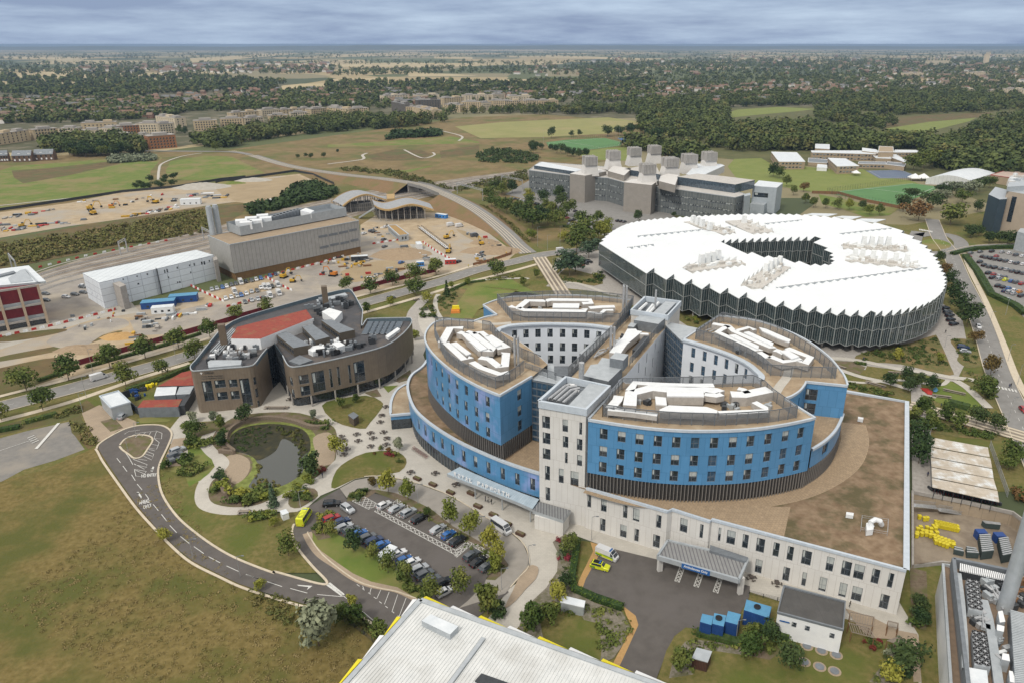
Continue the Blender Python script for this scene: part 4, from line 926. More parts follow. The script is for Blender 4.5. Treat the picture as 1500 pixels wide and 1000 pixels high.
def screen(s,z,h=3.2,closed=False):
 p=Q(s,z);p=p+[p[0]]if closed else p;mb=MB();q=resample(p,2.6)
 for a in q:mb.box(a[0],a[1],z,.16,.16,h,0,0)
 for a,b in zip(p,p[1:]):
  for k in range(int(h/.28)):mb.beam((a[0],a[1],z+.25+k*.28),(b[0],b[1],z+.25+k*.28),.05,.13,0)
  mb.beam((a[0],a[1],z+h),(b[0],b[1],z+h),.14,.12,0)
  l=hypot(b[0]-a[0],b[1]-a[1]);nx,ny=-(b[1]-a[1])/l,(b[0]-a[0])/l
  mb.face([(a[0]+nx*.1,a[1]+ny*.1,z+h*.5),(b[0]+nx*.1,b[1]+ny*.1,z+h*.5),(b[0]+nx*.1,b[1]+ny*.1,z+h),(a[0]+nx*.1,a[1]+ny*.1,z+h)],1)if 0 else None
 mb.build('plant_screen',[screenm],hosp)
zr=ZT-.3;ZH=zr+3.2
screen('s4 105,250 180,115',ZH,0.01)if 0 else None
screen('s4 100,308 180,318 260,332 440,350 600,362 860,368 1030,358 1200,345 1350,318',zr);screen('s4 1350,318 1195,205 1140,150 1065,112',zr);screen('s4 225,135 500,128 800,122 1065,112',zr);screen('s4 100,308 185,180 225,135',zr)
screen('s3 215,262 370,302 500,352 640,418 740,480 825,555',zr);screen('s3 825,555 905,560 1000,570 1150,572 1350,580',zr);screen('s3 1350,580 1310,530 1210,440 1100,365 1000,300 860,228 730,185 570,155 430,120',zr);screen('s3 430,120 215,262',zr)
screen('s1 490,285 480,330 540,470 590,560 640,600 750,675 890,750 970,790 1040,808',zr);screen('s1 1040,808 1110,780 1200,730 1300,650',zr);screen('s1 490,245 600,250 840,270',zr);screen('s1 920,275 990,285 1060,370 1150,450 1290,540 1440,600',zr)
screen('s2 140,115 200,190 245,245',zr);screen('s2 245,245 420,248 640,250 850,255 1005,260',zr);screen('s2 140,120 300,105 500,95 800,95 1100,130',zr);screen('s2 1100,130 1060,190 1005,260',zr)
screen('s2 640,640 760,525 900,390 1070,225',29,3.0);screen('s2 1075,560 1330,260',29,2.4);screen('s2 335,590 440,625 560,665',ZT-1,2.2)
def duct(s,w_,z=None,h=1.5,legs=True):
 z=zr+2.4 if z is None else z;p=Q(s,z);mb=MB();n=len(p)
 Lp=offset(p,w_/2);Rp=offset(p,-w_/2)
 for i in range(n-1):
  a,b,c,d=Lp[i],Rp[i],Rp[i+1],Lp[i+1]
  mb.face([(*a,z),(*b,z),(*c,z),(*d,z)],0);mb.face([(*a,z-h),(*b,z-h),(*c,z-h),(*d,z-h)],1)
  mb.face([(*a,z),(*d,z),(*d,z-h),(*a,z-h)],1);mb.face([(*b,z),(*c,z),(*c,z-h),(*b,z-h)],1)
 for k in(0,-1):mb.face([(*Lp[k],z),(*Rp[k],z),(*Rp[k],z-h),(*Lp[k],z-h)],1)
 if legs:
  for q in resample(p,3.5):mb.box(q[0],q[1],zr,.15,.15,z-h-zr,0,1)
 mb.build('roof_duct',[ductm,ducts],hosp)
def ahu(s,z=None,h=2.3):
 z=zr+2.7 if z is None else z;P=Q(s,z);mb=MB();mb.prism(P,z-h,z,1,0)
 c=centroid(P);ins=[tuple(Vector(p)*.55+Vector(c)*.45)for p in P]
 mb.prism([tuple(Vector(p)*1.012-Vector(c)*.012)for p in P],z-.25,z+.06,0,0);mb.build('air_handling_unit',[ductm,ducts],hosp)
duct('s4 275,140 310,88 490,100 640,105 820,105',2.2,h=1.4);duct('s4 275,235 285,155 410,122 500,130 700,132 840,140 860,150',3.2,h=2.2)
ahu('s4 515,138 750,142 755,178 518,175',h=2.4);ahu('s4 530,235 770,245 840,268 840,285 470,272 470,262',h=1.8);duct('s4 850,282 1160,270 1150,250 1080,212',1.8,h=1.3)
duct('s4 930,162 1010,165 1180,130',3.4,h=2.6);duct('s4 975,125 1010,132 1040,155',1.8);duct('s4 205,172 195,200 160,240 145,255',2.4,h=1.5);duct('s4 135,258 290,272 455,295',1.6,h=1.2)
duct('s4 760,160 830,170 870,160',2.2);ahu('s4 440,178 510,185 515,235 445,228',z=zr+1.9,h=1.9)
duct('s3 355,132 430,145 480,150 530,195 700,270 830,325 860,320',2.0,h=1.4);duct('s3 480,150 395,200 560,275 720,348 745,340',2.0);duct('s3 550,190 650,162 700,185',1.6);ahu('s3 490,228 540,222 730,315 725,340',h=1.9)
ahu('s3 610,205 650,198 850,290 840,315',h=1.9);ahu('s3 735,165 790,178 990,265 975,285 880,250 760,195',h=1.6);duct('s3 730,362 780,390 810,410',2.0);duct('s3 860,345 920,362 890,370',2.5)
duct('s3 820,395 930,440 1060,425 940,350',2.2,h=1.8);duct('s3 960,330 1010,350 1150,405 1110,455 1060,430',2.2,h=1.8);ahu('s3 905,355 960,345 1060,400 1000,420',h=1.5)
duct('s1 545,385 620,250 740,250',2.4,h=1.7);duct('s1 580,385 750,540 815,515',2.0,h=1.5);ahu('s1 630,392 680,382 815,485 770,500',h=1.8);duct('s1 700,290 760,305 910,455 1005,455 1010,440 830,300 770,285',2.2,h=1.6)
ahu('s1 765,350 830,335 960,440 900,460',h=2.2);duct('s1 830,300 910,290 960,330',1.8);duct('s1 975,320 1145,430 1080,440 1050,400',2.0,h=1.6);ahu('s1 935,335 985,325 1090,405 1040,425',h=1.9)
duct('s1 890,520 980,535 1070,605 1120,600 1135,480 1095,485',2.2,h=1.6);duct('s1 820,560 900,610 1070,670 1160,655',2.0,h=1.5)
duct('s2 225,138 285,150 350,98 480,100',2.6,h=1.6);duct('s2 285,150 330,165 760,172 755,155',2.4,h=1.8);duct('s2 480,100 520,92 800,95 800,115 740,118',2.6,h=1.8);ahu('s2 535,120 720,120 715,150 530,148',h=1.6)
duct('s2 790,150 880,142 970,140',2.4);duct('s2 780,182 870,190 900,165 960,165',1.6)
duct('s2 970,470 1020,400 1130,310',3.2,z=31.6,h=2);ahu('s2 1060,300 1120,300 1135,320 1090,370 1020,400 1010,390',z=31.5);duct('s2 1130,330 1210,335',1.5,z=31.4)
mb=MB();mb.prism(Q('s2 1095,445 1125,452 1215,345 1190,335',31),29,31);mb.build('cooler',mt['dark'],hosp)
pipes(['s2 830,490 860,450 900,440','s2 820,500 880,470 920,440','s2 850,470 905,455 925,430'],29.6,.25);pipes(['s3 300,190 340,175','s3 330,200 380,180','s3 350,215 410,195'],zr+1,.25,mat=mt['steel'])
def flue(fr,x,y,z,h,n=3,r=.32,gap=.9):
 c=PT(fr,x,y,z)
 for k in range(n):
  mb=MB();mb.cyl(c[0]+(k%2)*gap,c[1]+(k//2)*gap,z,r,h,10);mb.build('flue',mt['steel'],hosp)
flue('s1',1215,600,zr,8.5,4);flue('s2',1030,185,zr,9,5);flue('s2',940,480,29,8.5,3);flue('s2',733,700,31,6.5,1,.7);flue('s2',1255,180,31,7.5,1,.35)
random.seed(3)
for poly,n in[('s4 300,230 430,180 450,240 300,250',6),('s4 860,230 1000,235 1000,280 860,275',10),('s4 1130,200 1190,230 1190,275 1150,260',5),('s3 430,300 560,360 640,400 560,380',6),('s3 860,420 960,400 1000,440 900,450',8),('s1 600,400 700,420 800,540 760,560',8),('s1 870,480 1000,560 1100,620 950,600',10),('s2 340,160 500,160 480,165 360,170',4),('s2 950,420 1010,380 1030,330 990,350',9)]:
 P=Q(poly,zr);c=centroid(P);mb=MB()
 for _ in range(n):
  t=rnd.random();i=rnd.randrange(len(P));p=Vector(c)*t+Vector(P[i])*(1-t);mb.box(p.x,p.y,zr if 's2 950' not in poly else 28.7,rnd.uniform(.5,1.6),rnd.uniform(.4,1.2),rnd.uniform(.5,1.5),rnd.random()*3,rnd.randrange(2))
 mb.build('plant_equipment',[mt['lightgrey'],mt['dark']],hosp)
rv=thing('x','x','x')if 0 else None
gbox('f 625,130 668,122 665,165 628,170',ZB-.3,ZB+1.2,'condenser_unit',ductm,ductm);gbox('f 518,70 558,76 556,90 516,84',ZB-.3,ZB+.6,'roof_light',ductm,ductm);gbox('u7 285,648 325,655 322,668 284,660',ZB-.3,ZB+.7,'roof_light',ductm,ductm)
mb=MB();mb.tube([(*PT('f',x,y,ZB+z),ZB+z)for x,y,z in[(655,150,1),(650,125,2),(675,112,2.2),(700,120,2),(708,140,.6)]],.6,8);mb.build('roof_duct',ductm,hosp)
mb=MB();fp=Q('f 600,110 742,130 738,200 594,175 600,110',ZB-.3)
for a,b in zip(fp,fp[1:]):mb.beam((*a,ZB+.7),(*b,ZB+.7),.06,.06);mb.beam((*a,ZB+.2),(*b,ZB+.2),.05,.05);mb.box(a[0],a[1],ZB-.3,.08,.08,1.1)
mb.build('guard_rail',mt['steel'],hosp)
CZ=5.0
cfr=crom(Q('s5 385,605 500,655 620,702 740,750 850,793 955,840',CZ),4,False);cbk=crom(Q('s5 470,560 560,600 690,655 800,700 900,740 1000,775',CZ+.5),4,False)
mb=MB();m_=min(len(cfr),len(cbk))
for i in range(m_-1):
 a,b,c,d=cfr[i],cfr[i+1],cbk[i+1],cbk[i]
 mb.face([(*a,CZ),(*b,CZ),(*c,CZ+.5),(*d,CZ+.5)],0,[(i*3,0),(i*3+3,0),(i*3+3,4),(i*3,4)]);mb.face([(*a,CZ-.9),(*b,CZ-.9),(*c,CZ-.9),(*d,CZ-.9)],1)
 mb.face([(*a,CZ),(*b,CZ),(*b,CZ-.9),(*a,CZ-.9)],1)
mb.face([(*cfr[0],CZ),(*cbk[0],CZ+.5),(*cbk[0],CZ-.9),(*cfr[0],CZ-.9)],1)
canl=M('canopy_sheet',(.36,.43,.48),(.30,.37,.42),scale=.6,rough=.4,lines=(1.5,20,(.20,.25,.30),.05))
canopy=mb.build('entrance_canopy',[canl,mt['lightgrey']],hosp)
mb=MB()
for q in resample(crom([tuple(Vector(a)*.8+Vector(b)*.2)for a,b in zip(cfr,cbk)],1,False),9)[1:]:mb.cyl(q[0],q[1],0,.18,CZ-.9,8)
mb.build('canopy_column',mt['lightgrey'],hosp)
word='ROYAL PAPWORTH';a0=Vector((*PT('s5',418,628,CZ+.1),CZ+.15));L0=plen(cfr)
s0=snear(cfr,CZ,*fpx('s5',425,620));s1_=snear(cfr,CZ,*fpx('s5',800,772));sp_=(s1_-s0)/len(word)
def atS(path,s):
 for a,b in zip(path,path[1:]):
  l=hypot(b[0]-a[0],b[1]-a[1])
  if s<=l:return Vector(a)+(Vector(b)-Vector(a))*(s/l),(Vector(b)-Vector(a)).normalized()
  s-=l
 return Vector(path[-1]),(Vector(path[-1])-Vector(path[-2])).normalized()
for i,ch in enumerate(word):
 if ch==' ':continue
 p,d=atS(cfr,s0+sp_*(i+.1));wch=sp_*(.72 if ch!='W' else.9);inn=Vector((-d.y,d.x))*.35
 if inn.y<0:inn=-inn
 O=Vector((p.x+inn.x,p.y+inn.y,CZ+.08));X=O+Vector((d.x,d.y,0))*wch;Y=O+Vector((0,0,1.25))
 lo=text(ch,(O,X,Y),0,mt['white'],'letter',canopy,extr=.06,bold=.03)
mb=MB();c2p=Q('s5 1000,790 1210,848 1160,915 955,850',CZ);mb.prism(c2p,CZ-.9,CZ,1,0);mb.build('flat_canopy',[M('ribbed_grey_roof',(.22,.225,.225),(.18,.185,.19),scale=1,rough=.5,uvstripe=(.7,(.10,.105,.11),.35)),mt['lightgrey']],hosp)
mb=MB();sw=Q('s5 962,885 1162,935 1205,870 1005,800',CZ-.9);mb.prism([tuple(Vector(p)*.95+Vector(centroid(sw))*.05)for p in sw],0,CZ-.9);mb.build('canopy_side_wall',whitew,hosp)
AZ_=5.6
ac=Q('d 845,228 1280,328 1230,440 790,312',AZ_);mb=MB();mb.prism(ac,AZ_-.25,AZ_,1,0,bottom=True)
for a,b in zip(ac,ac[1:]+ac[:1]):mb.beam((*a,AZ_-.8),(*b,AZ_-.8),.5,1.15,1)
amb_c=mb.build('ambulance_canopy',[M('ribbed_canopy_sheet',(.25,.25,.245),(.21,.21,.21),scale=1,rough=.5,uvstripe=(.8,(.12,.12,.125),.3)),mt['lightgrey']],hosp)
mb=MB()
for p in(Q('d 800,395 830,350',0)[0],PT('d',1235,520)):mb.box(p[0],p[1],0,1.1,.8,AZ_-.8,.3)
mb.build('canopy_pier',whitew,hosp)
mb=MB();bp_=Q('d 1075,255 1280,322 1270,345 1070,285',AZ_+.3);mb.prism(bp_,AZ_-.5,AZ_+.6);mb.build('canopy_upstand',mt['grey'],hosp)
dS=(Vector(ac[3])-Vector(ac[2])).normalized();e0=Vector(ac[3]);dd=(Vector(ac[2])-e0).normalized();Lf=(Vector(ac[2])-e0).length;nn=Vector((dd.y,-dd.x));nn=nn if nn.y<0 else-nn
sa=e0+dd*Lf*.31+nn*.28;sb=e0+dd*Lf*.66+nn*.28
mb=MB();mb.beam((sa.x,sa.y,AZ_-.95),(sb.x,sb.y,AZ_-.95),.08,1.25);sign=mb.build('sign_panel',M('sign_blue',(.02,.10,.30),rough=.5),amb_c if 0 else hosp)
ta=sa+nn*.08+dd*.5;tb=sb+nn*.08-dd*.5
text('Ambulances Only',(Vector((ta.x,ta.y,AZ_-.72)),Vector((tb.x,tb.y,AZ_-.72)),Vector((ta.x,ta.y,AZ_+.1))),0,mt['white'],'lettering',sign,extr=.01,bold=.02)
mb=MB();mb.face([(*PT('d',830,330,AZ_-.8),0.2),(*PT('d',1250,430,AZ_-.8),0.2),(*PT('d',1250,430,AZ_-.8),AZ_-.9),(*PT('d',830,330,AZ_-.8),AZ_-.9)]);mb.build('entrance_glazing',mt['glass'],hosp)if 0 else None
rest_windows(hosp)
FR['r1']=(0,380,8.3333)
def hit(path,u,v):
 """(s, z) where the ray through a measured point meets the vertical wall over path"""
 a=(v-PY_)/F_;dz=-(sin(TH)+a*cos(TH));dy=cos(TH)-a*sin(TH);dx=(u-PX_)/F_
 best=None;acc=0
 for p,q in zip(path,path[1:]):
  ex,ey=q[0]-p[0],q[1]-p[1];l=hypot(ex,ey);D=dx*ey-dy*ex
  if abs(D)>1e-9:
   t=(p[0]*ey-p[1]*ex)/D;X,Y=dx*t,dy*t;s=((X-p[0])*ex+(Y-p[1])*ey)/l
   e=max(0,-s,s-l)
   if t>0 and(best is None or e<best[0]-1e-6):best=(e,acc+min(max(s,0),l),CAMH+dz*t)
  acc+=l
 return best[1],best[2]
def winrect(path,fr,rects):
 out=[]
 for(x0,y0,x1,y1)in rects:
  xm,ym=(x0+x1)/2,(y0+y1)/2
  s0,_=hit(path,*fpx(fr,x0,ym));s1,_=hit(path,*fpx(fr,x1,ym));s,za=hit(path,*fpx(fr,xm,y0));_,zb=hit(path,*fpx(fr,xm,y1))
  out.append(((s0+s1)/2,(za+zb)/2,max(abs(s1-s0),.5),abs(za-zb)))
 return out
def block(name,label,cat,roof,z,z0=0,wallm=None,roofm=None,cap_m=None,par=.35,rows=None,sp=3.2,ww=1.5,wh=1.7,wallname='wall',group=None,faces=None,kinds=(0,0,1,2),minlen=4,root=None,depth=.25):
 P=Q(roof,z)if isinstance(roof,str)else roof;c=centroid(P)
 if root is None:root=thing(name,label,cat,(*c,0),0,group)
 wm=wallm or mt['white'];mb=MB();res=[]
 for i in range(len(P)):
  a,b=P[i],P[(i+1)%len(P)];l=hypot(b[0]-a[0],b[1]-a[1]);ops=[]
  nx,ny=(b[1]-a[1]),-(b[0]-a[0]);mid=((a[0]+b[0])/2,(a[1]+b[1])/2)
  if(mid[0]-c[0])*nx+(mid[1]-c[1])*ny<0:nx,ny=-nx,-ny
  vis=nx*(-mid[0])+ny*(-mid[1])>0 or(faces and i in faces)
  if rows and l>minlen and vis:
   n=max(1,int((l-1.5)/sp));m0=(l-(n-1)*sp)/2
   for zz in rows:ops+=[(m0+k*sp,zz,ww,wh)for k in range(n)]
  res+=wall(mb,[a,b],z0,z,ops,c,depth=depth)
 mb.build(wallname,wm,root)
 mb=MB();mb.cap(P,z-.3);mb.build('roof',roofm or mt['lightgrey'],root)
 if par:
  mb=MB();parapet(mb,P,z,.4,.08,closed=True,drop=.4);mb.build('parapet',cap_m or cap,root)
 if res:place_windows(root,res,kinds=kinds)
 return root,P
def add(root,s,z0,z1,name,mat,mtop=None,par=0):
 P=Q(s,z1)if isinstance(s,str)else s;mb=MB();mb.prism(P,z0,z1,0,1);return mb.build(name,[mat,mtop or mat],root)
disc=thing('research_building','huge round glass building under a brilliant white saw-tooth roof with a triangular courtyard','research building',(*U(1130,400,0),0))
rv_=Vector((.317,-.9484));nv_=Vector((.9484,.317));ZP,ZV,Z0D=17.3,15.4,3.3;PER=4.05
outl=crom([(31,389),(26.8,373),(28.6,366),(33,351),(38.4,334),(44,322),(54.1,309.2),(71.3,292.1),(86.2,278.4),(97.5,270.3),(111,265),(124,263),(137,266.5),(150,275),(162,289),(171,305),(177,321),(184,341),(189,362),(191,384),(189.3,403.4),(181,417),(169.8,426.3),(150.6,435.3),(128.7,437.8),(106.9,436.5),(78.8,430.3),(55.5,422.3),(41.2,410.7)],4,True)
court=[(84.5,371.4),(97.5,347),(122,327.5),(133,330),(139.5,351),(141,369),(139,380),(115,378),(95,375)]
def cuts(poly,n0):
 ts=[]
 for i in range(len(poly)):
  a=Vector(poly[i]);b=Vector(poly[(i+1)%len(poly)]);na,nb=a.dot(nv_),b.dot(nv_)
  if(na>n0)!=(nb>n0):k=(n0-na)/(nb-na);ts.append((a+(b-a)*k).dot(rv_))
 return sorted(ts)
nmin=min(Vector(p).dot(nv_)for p in outl);nmax=max(Vector(p).dot(nv_)for p in outl)
K=int((nmax-nmin)/PER);PER=(nmax-nmin)/K
strips=[]
for k in range(K):
 n0=nmin+k*PER;t=cuts(outl,n0+PER*.5)
 if len(t)<2:continue
 c=cuts(court,n0+PER*.5)
 rngs=[(t[0],c[0]),(c[-1],t[-1])]if len(c)>=2 and c[-1]-c[0]>3 else[(t[0],t[-1])]
 strips.append((n0,rngs))
def W(n,t):p=nv_*n+rv_*t;return(p.x,p.y)
roofb,drop,gl,fins,gl2,fins2=MB(),MB(),MB(),MB(),MB(),MB()
sh=.26*PER
def facade(a,b,za,zb_,flip=False):
 l=hypot(b[0]-a[0],b[1]-a[1])
 if l<.3:return
 inn_=hypot((a[0]+b[0])/2-114,((a[1]+b[1])/2-353))<42;gl_,fins_=(gl2,fins2)if inn_ else(gl,fins)
 gl_.face([(*a,Z0D),(*b,Z0D),(*b,zb_),(*a,za)],0)
 ang=atan2(b[1]-a[1],b[0]-a[0]);m=max(1,round(l/1.4));nx,ny=-(b[1]-a[1])/l,(b[0]-a[0])/l
 cen=Vector((108,352));
 for i in range(m+1):
  t=i/m;x,y=a[0]+(b[0]-a[0])*t,a[1]+(b[1]-a[1])*t;z=za+(zb_-za)*t
  edge=i in(0,m);fins_.box(x,y,Z0D-.1,.13 if edge else.06,.4 if edge else.22,z-Z0D,ang,0)
 for zz,h in((Z0D-.15,.25),(9.6,.3),(min(za,zb_)-.2,.15)):fins_.beam((*a,zz),(*b,zz),.3,h,0)
def endt(t,side,n_off):return t+(-sh*(n_off-.5)if side>0 else sh*.6*(n_off-.5))
for(n0,rg)in strips:
 n1=n0+PER
 for(ta,tb)in rg:
  a0,a1=W(n0,endt(ta,-1,0)),W(n1,endt(ta,-1,1));b0,b1=W(n0,endt(tb,1,0)),W(n1,endt(tb,1,1))
  roofb.face([(*a0,ZV),(*b0,ZV),(*b1,ZP),(*a1,ZP)]);roofb.face([(*b1,ZP),(*a1,ZP),(*a1,ZV),(*b1,ZV)])
  facade(b0,b1,ZV,ZP);facade(a0,a1,ZV,ZP)
  roofb.face([(*a0,Z0D),(*b0,Z0D),(*b1,Z0D),(*a1,Z0D)],1)
for(A1,A2)in zip(strips,strips[1:]):
 n1=A2[0]
 e1=[x for r in A1[1]for x in(endt(r[0],-1,1),endt(r[1],1,1))];e2=[x for r in A2[1]for x in(endt(r[0],-1,0),endt(r[1],1,0))]
 if len(e1)==len(e2):
  for i,(x,y)in enumerate(zip(e1,e2)):
   outer_first=(x>y)==(i%2==1)
   z=ZP if outer_first else ZV;facade(W(n1,x),W(n1,y),z,z)
 else:
  big=e1 if len(e1)>len(e2)else e2;facade(W(n1,big[1]),W(n1,big[2]),ZP,ZP)
  facade(W(n1,e1[0]),W(n1,e2[0]),ZP,ZP);facade(W(n1,e1[-1]),W(n1,e2[-1]),ZP,ZP)
for(n0,rg)in(strips[0],strips[-1]):
 nn=n0 if n0==strips[0][0]else n0+PER
 for(ta,tb)in rg:facade(W(nn,ta),W(nn,tb),ZV if nn==n0 else ZP,ZV if nn==n0 else ZP)
whiter=M('brilliant_white_roof',(.66,.685,.70),(.60,.63,.65),scale=.06,rough=.55,lines=(60,1.35,(.60,.63,.65),.03,0,.97))
roofb.build('saw_tooth_roof',[whiter,mt['grey']],disc);dg=glass('disc_glass',(.022,.034,.038),.05)
gl.build('glass_facade',dg,disc);gl2 .build('courtyard_glazing',dg,disc);fins.build('facade_fins',M('facade_fin',(.30,.32,.32),(.22,.235,.235),scale=2,rough=.45),disc);fins2 .build('courtyard_fins',MC['facade_fin'],disc)
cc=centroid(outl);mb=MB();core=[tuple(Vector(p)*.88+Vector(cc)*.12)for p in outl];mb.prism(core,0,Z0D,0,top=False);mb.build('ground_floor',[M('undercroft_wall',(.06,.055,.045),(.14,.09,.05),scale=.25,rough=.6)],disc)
for q in resample([tuple(Vector(p)*.955+Vector(cc)*.045)for p in outl]+[],11.5):
 mb=MB();mb.cyl(q[0],q[1],0,.55,Z0D,10);mb.build('column',mt['conc'],disc)
def skyl(fr,x0,y0,x1,y1,n):
 for i in range(n):
  t=i/max(n-1,1);c=PT(fr,x0+(x1-x0)*t,y0+(y1-y0)*t,ZP-.6);mb=MB();d=nv_*1.5;r_=rv_*.35
  A,B=(c[0]-d.x-r_.x,c[1]-d.y-r_.y),(c[0]+d.x-r_.x,c[1]+d.y-r_.y);C,D=(c[0]+d.x+r_.x,c[1]+d.y+r_.y),(c[0]-d.x+r_.x,c[1]-d.y+r_.y)
  mb.prism([A,B,C,D],ZV,ZP+.15,0,1);mb.build('roof_vent',[mt['lightgrey'],mt['white']],disc)
skyl('s6',310,213,710,172,11);skyl('s6',240,290,378,272,4);skyl('s7',100,557,1062,427,24);skyl('s7',515,197,828,163,10);skyl('s7',15,130,232,108,7);skyl('s6',800,165,940,150,4)
silver=M('roof_plant_silver',(.55,.54,.51),(.38,.35,.31),scale=1.4,rough=.5);silvw=M('roof_plant_white',(.74,.76,.76),(.62,.63,.62),scale=.8,rough=.5)
def well(fr,line,n,ch,wd=7):
 P=Q(fr+' '+line,ZP+.5);a,b=Vector(P[0]),Vector(P[1]);d=(b-a).normalized();nn=Vector((-d.y,d.x));ang=atan2(d.y,d.x)
 m=(a+b)/2;mb=MB();mb.box(m.x,m.y,ZV,(b-a).length,wd,ZP-ZV+.15,ang);mb.build('plant_well',silver,disc)
 for i in range(n):
  t=(i+.5)/n;p=a+(b-a)*t+nn*rnd.uniform(-wd*.32,wd*.32);mb=MB();h=rnd.uniform(.5,1.6)
  mb.box(p.x,p.y,ZP+.1,rnd.uniform(1.4,3.4),rnd.uniform(.8,2),h,ang+rnd.choice((0,.0,pi/2)),rnd.randrange(2))
  if rnd.random()<.5:mb.box(p.x+nn.x,p.y+nn.y,ZP+.1,3.8,.35,.5,ang,1)
  mb.build('plant_equipment',[silver,silvw],disc)
 for i in range(n//2):
  t=(i+.5)/(n//2);p=a+(b-a)*t+nn*wd*.5;mb=MB();mb.face([(p.x-d.x*1.9,p.y-d.y*1.9,ZP),(p.x+d.x*1.9,p.y+d.y*1.9,ZP),(p.x+d.x*1.9,p.y+d.y*1.9,ZP+2.0)]);mb.face([(p.x-d.x*1.9,p.y-d.y*1.9,ZP),(p.x+d.x*1.9,p.y+d.y*1.9,ZP+2.0),(p.x+d.x*1.7+nn.x*.4,p.y+d.y*1.7+nn.y*.4,ZP)]);mb.build('wind_screen',silvw,disc)
 for(x,y)in ch:
  c=PT(fr,x,y,ZP+.2);mb=MB();mb.box(c[0],c[1],ZP,2.7,2.4,4.4,ang,0,0,.72);mb.build('roof_cowl',silvw,disc)
well('s6','640,105 900,185',12,[(660,120),(690,132),(720,145),(770,165)],9);well('s6','950,100 1120,180',9,[(1000,120)],14)
well('s6','620,425 980,375',16,[(715,388),(755,378),(790,370),(825,355)],7);well('s7','-90,540 110,400',14,[(10,450),(40,430),(70,415),(98,402)],9)
well('s7','520,272 950,292',16,[(660,262),(712,264),(768,266),(822,266)],7);well('s7','540,352 1020,402',18,[(600,350),(648,352),(720,362),(795,368),(872,378),(945,388)],8)
for s in['u6 200,465 240,456 392,460 340,474','u6 380,478 420,472 535,476 480,492','u6 500,496 535,488 680,492 610,512']:
 t_=thing('shelter_roof',{'2':'long white flat shelter roof just behind the disc building, nearest the pale block','3':'middle one of three flat shelter roofs peeping out behind the white disc roof','5':'rightmost flat shelter roof behind the white disc, nearest the roundabout'}[s[3]],'shelter',(*centroid(Q(s,4)),0),0,'flat shelters behind the disc')
 add(t_,s,3.7,4,'roof',mt['whitedirty']);P=Q(s,3.7)
 for p in P:mb=MB();mb.cyl(p[0]*.98+centroid(P)[0]*.02,p[1]*.98+centroid(P)[1]*.02,0,.12,3.7,6);mb.build('post',mt['steel'],t_)
mrcg=M('lab_glazed_cladding',(.15,.165,.168),(.11,.125,.13),scale=.5,rough=.25,spec=.6,lines=(2.3,4.4,(.24,.25,.245),.09,0,.8))
alu=M('lab_metal_cladding',(.30,.275,.245),(.26,.24,.215),scale=.3,rough=.45,metal=.1,lines=(2.5,1.2,(.24,.22,.195),.03,.5,.97))
alul=M('lab_pale_cladding',(.58,.565,.54),(.52,.505,.48),scale=.4,rough=.5)
alub=M('lab_bluegrey_cladding',(.38,.42,.45),(.33,.37,.40),scale=.4,rough=.5,lines=(1.8,1.8,(.28,.31,.34),.03))
fl=M('stack_fluting',(.38,.365,.345),(.30,.29,.275),scale=1,rough=.5)
ZM=18.0;lroof=M('lab_roof',(.46,.44,.41),(.38,.365,.34),scale=.3,rough=.8)
lab,lp=block('laboratory','long grey glazed laboratory with rows of tapered white roof stacks and faceted metal stair towers','laboratory','s8 37,185 265,214 470,228 560,252 755,277 1170,335 1228,318 1180,300 830,255 700,215 500,170 95,140',ZM,wallm=mrcg,roofm=lroof,rows=[4.2,8.6,13.0],sp=1.7,ww=1.35,wh=1.4,kinds=(0,0,3,0,3,1),cap_m=mt['lightgrey'])
lbg=glass('lab_glass',(.035,.05,.065));add(lab,'s8 65,160 110,140 330,182 300,195',ZM-.3,ZM+2.6,'upper_storey',lbg,mt['whitedirty'])
add(lab,'s8 262,205 345,216 462,192 420,178 330,182',0,ZM+2.6,'stair_tower',alu,alul);add(lab,'s8 560,252 712,268 752,240 690,232 600,236',0,ZM+3,'stair_tower',alu,alul)
add(lab,'s8 750,245 840,268 860,212 800,205 760,218',ZM-.3,ZM+5,'stair_tower',alu,alul);add(lab,'s8 470,190 560,215 600,178 500,160',ZM-.3,ZM+4,'stair_tower',alu,alul)
add(lab,'s8 850,222 1170,265 1278,240 1100,218 960,205',ZM-.3,ZM+5.5,'upper_storey',lbg,lroof)
add(lab,'s8 560,180 760,210 740,170 640,165',ZM-.3,ZM+4,'upper_storey',lbg,lroof)
wb=Q('s8 1268,272 1400,282 1432,256 1300,242',ZM+1);add(lab,wb,0,ZM+1,'end_block',alub,mt['whitedirty'])
wr=[(s,z,w,h)for s,z,w,h in winrect([wb[0],wb[1]],'s8',[(1272,310,1352,335)])]
mb=MB();r_=wall(mb,[tuple(Vector(wb[0])+Vector((-.3,-.6))),tuple(Vector(wb[1])+Vector((-.3,-.6)))],1,ZM,wr,centroid(wb));mb.build('end_wall',alub,lab);place_windows(lab,r_,kinds=(0,),cap=400)
add(lab,'s8 1222,330 1255,322 1250,310 1215,318',0,ZM,'end_wall',alub);add(lab,'s8 1252,370 1330,378 1345,362 1270,355',0,8,'low_wing',alub,mt['lightgrey'])
add(lab,'s8 900,208 970,225 1112,160 1090,152 960,150',ZM-.3,ZM+5,'rear_wing',alul,mt['whitedirty'])
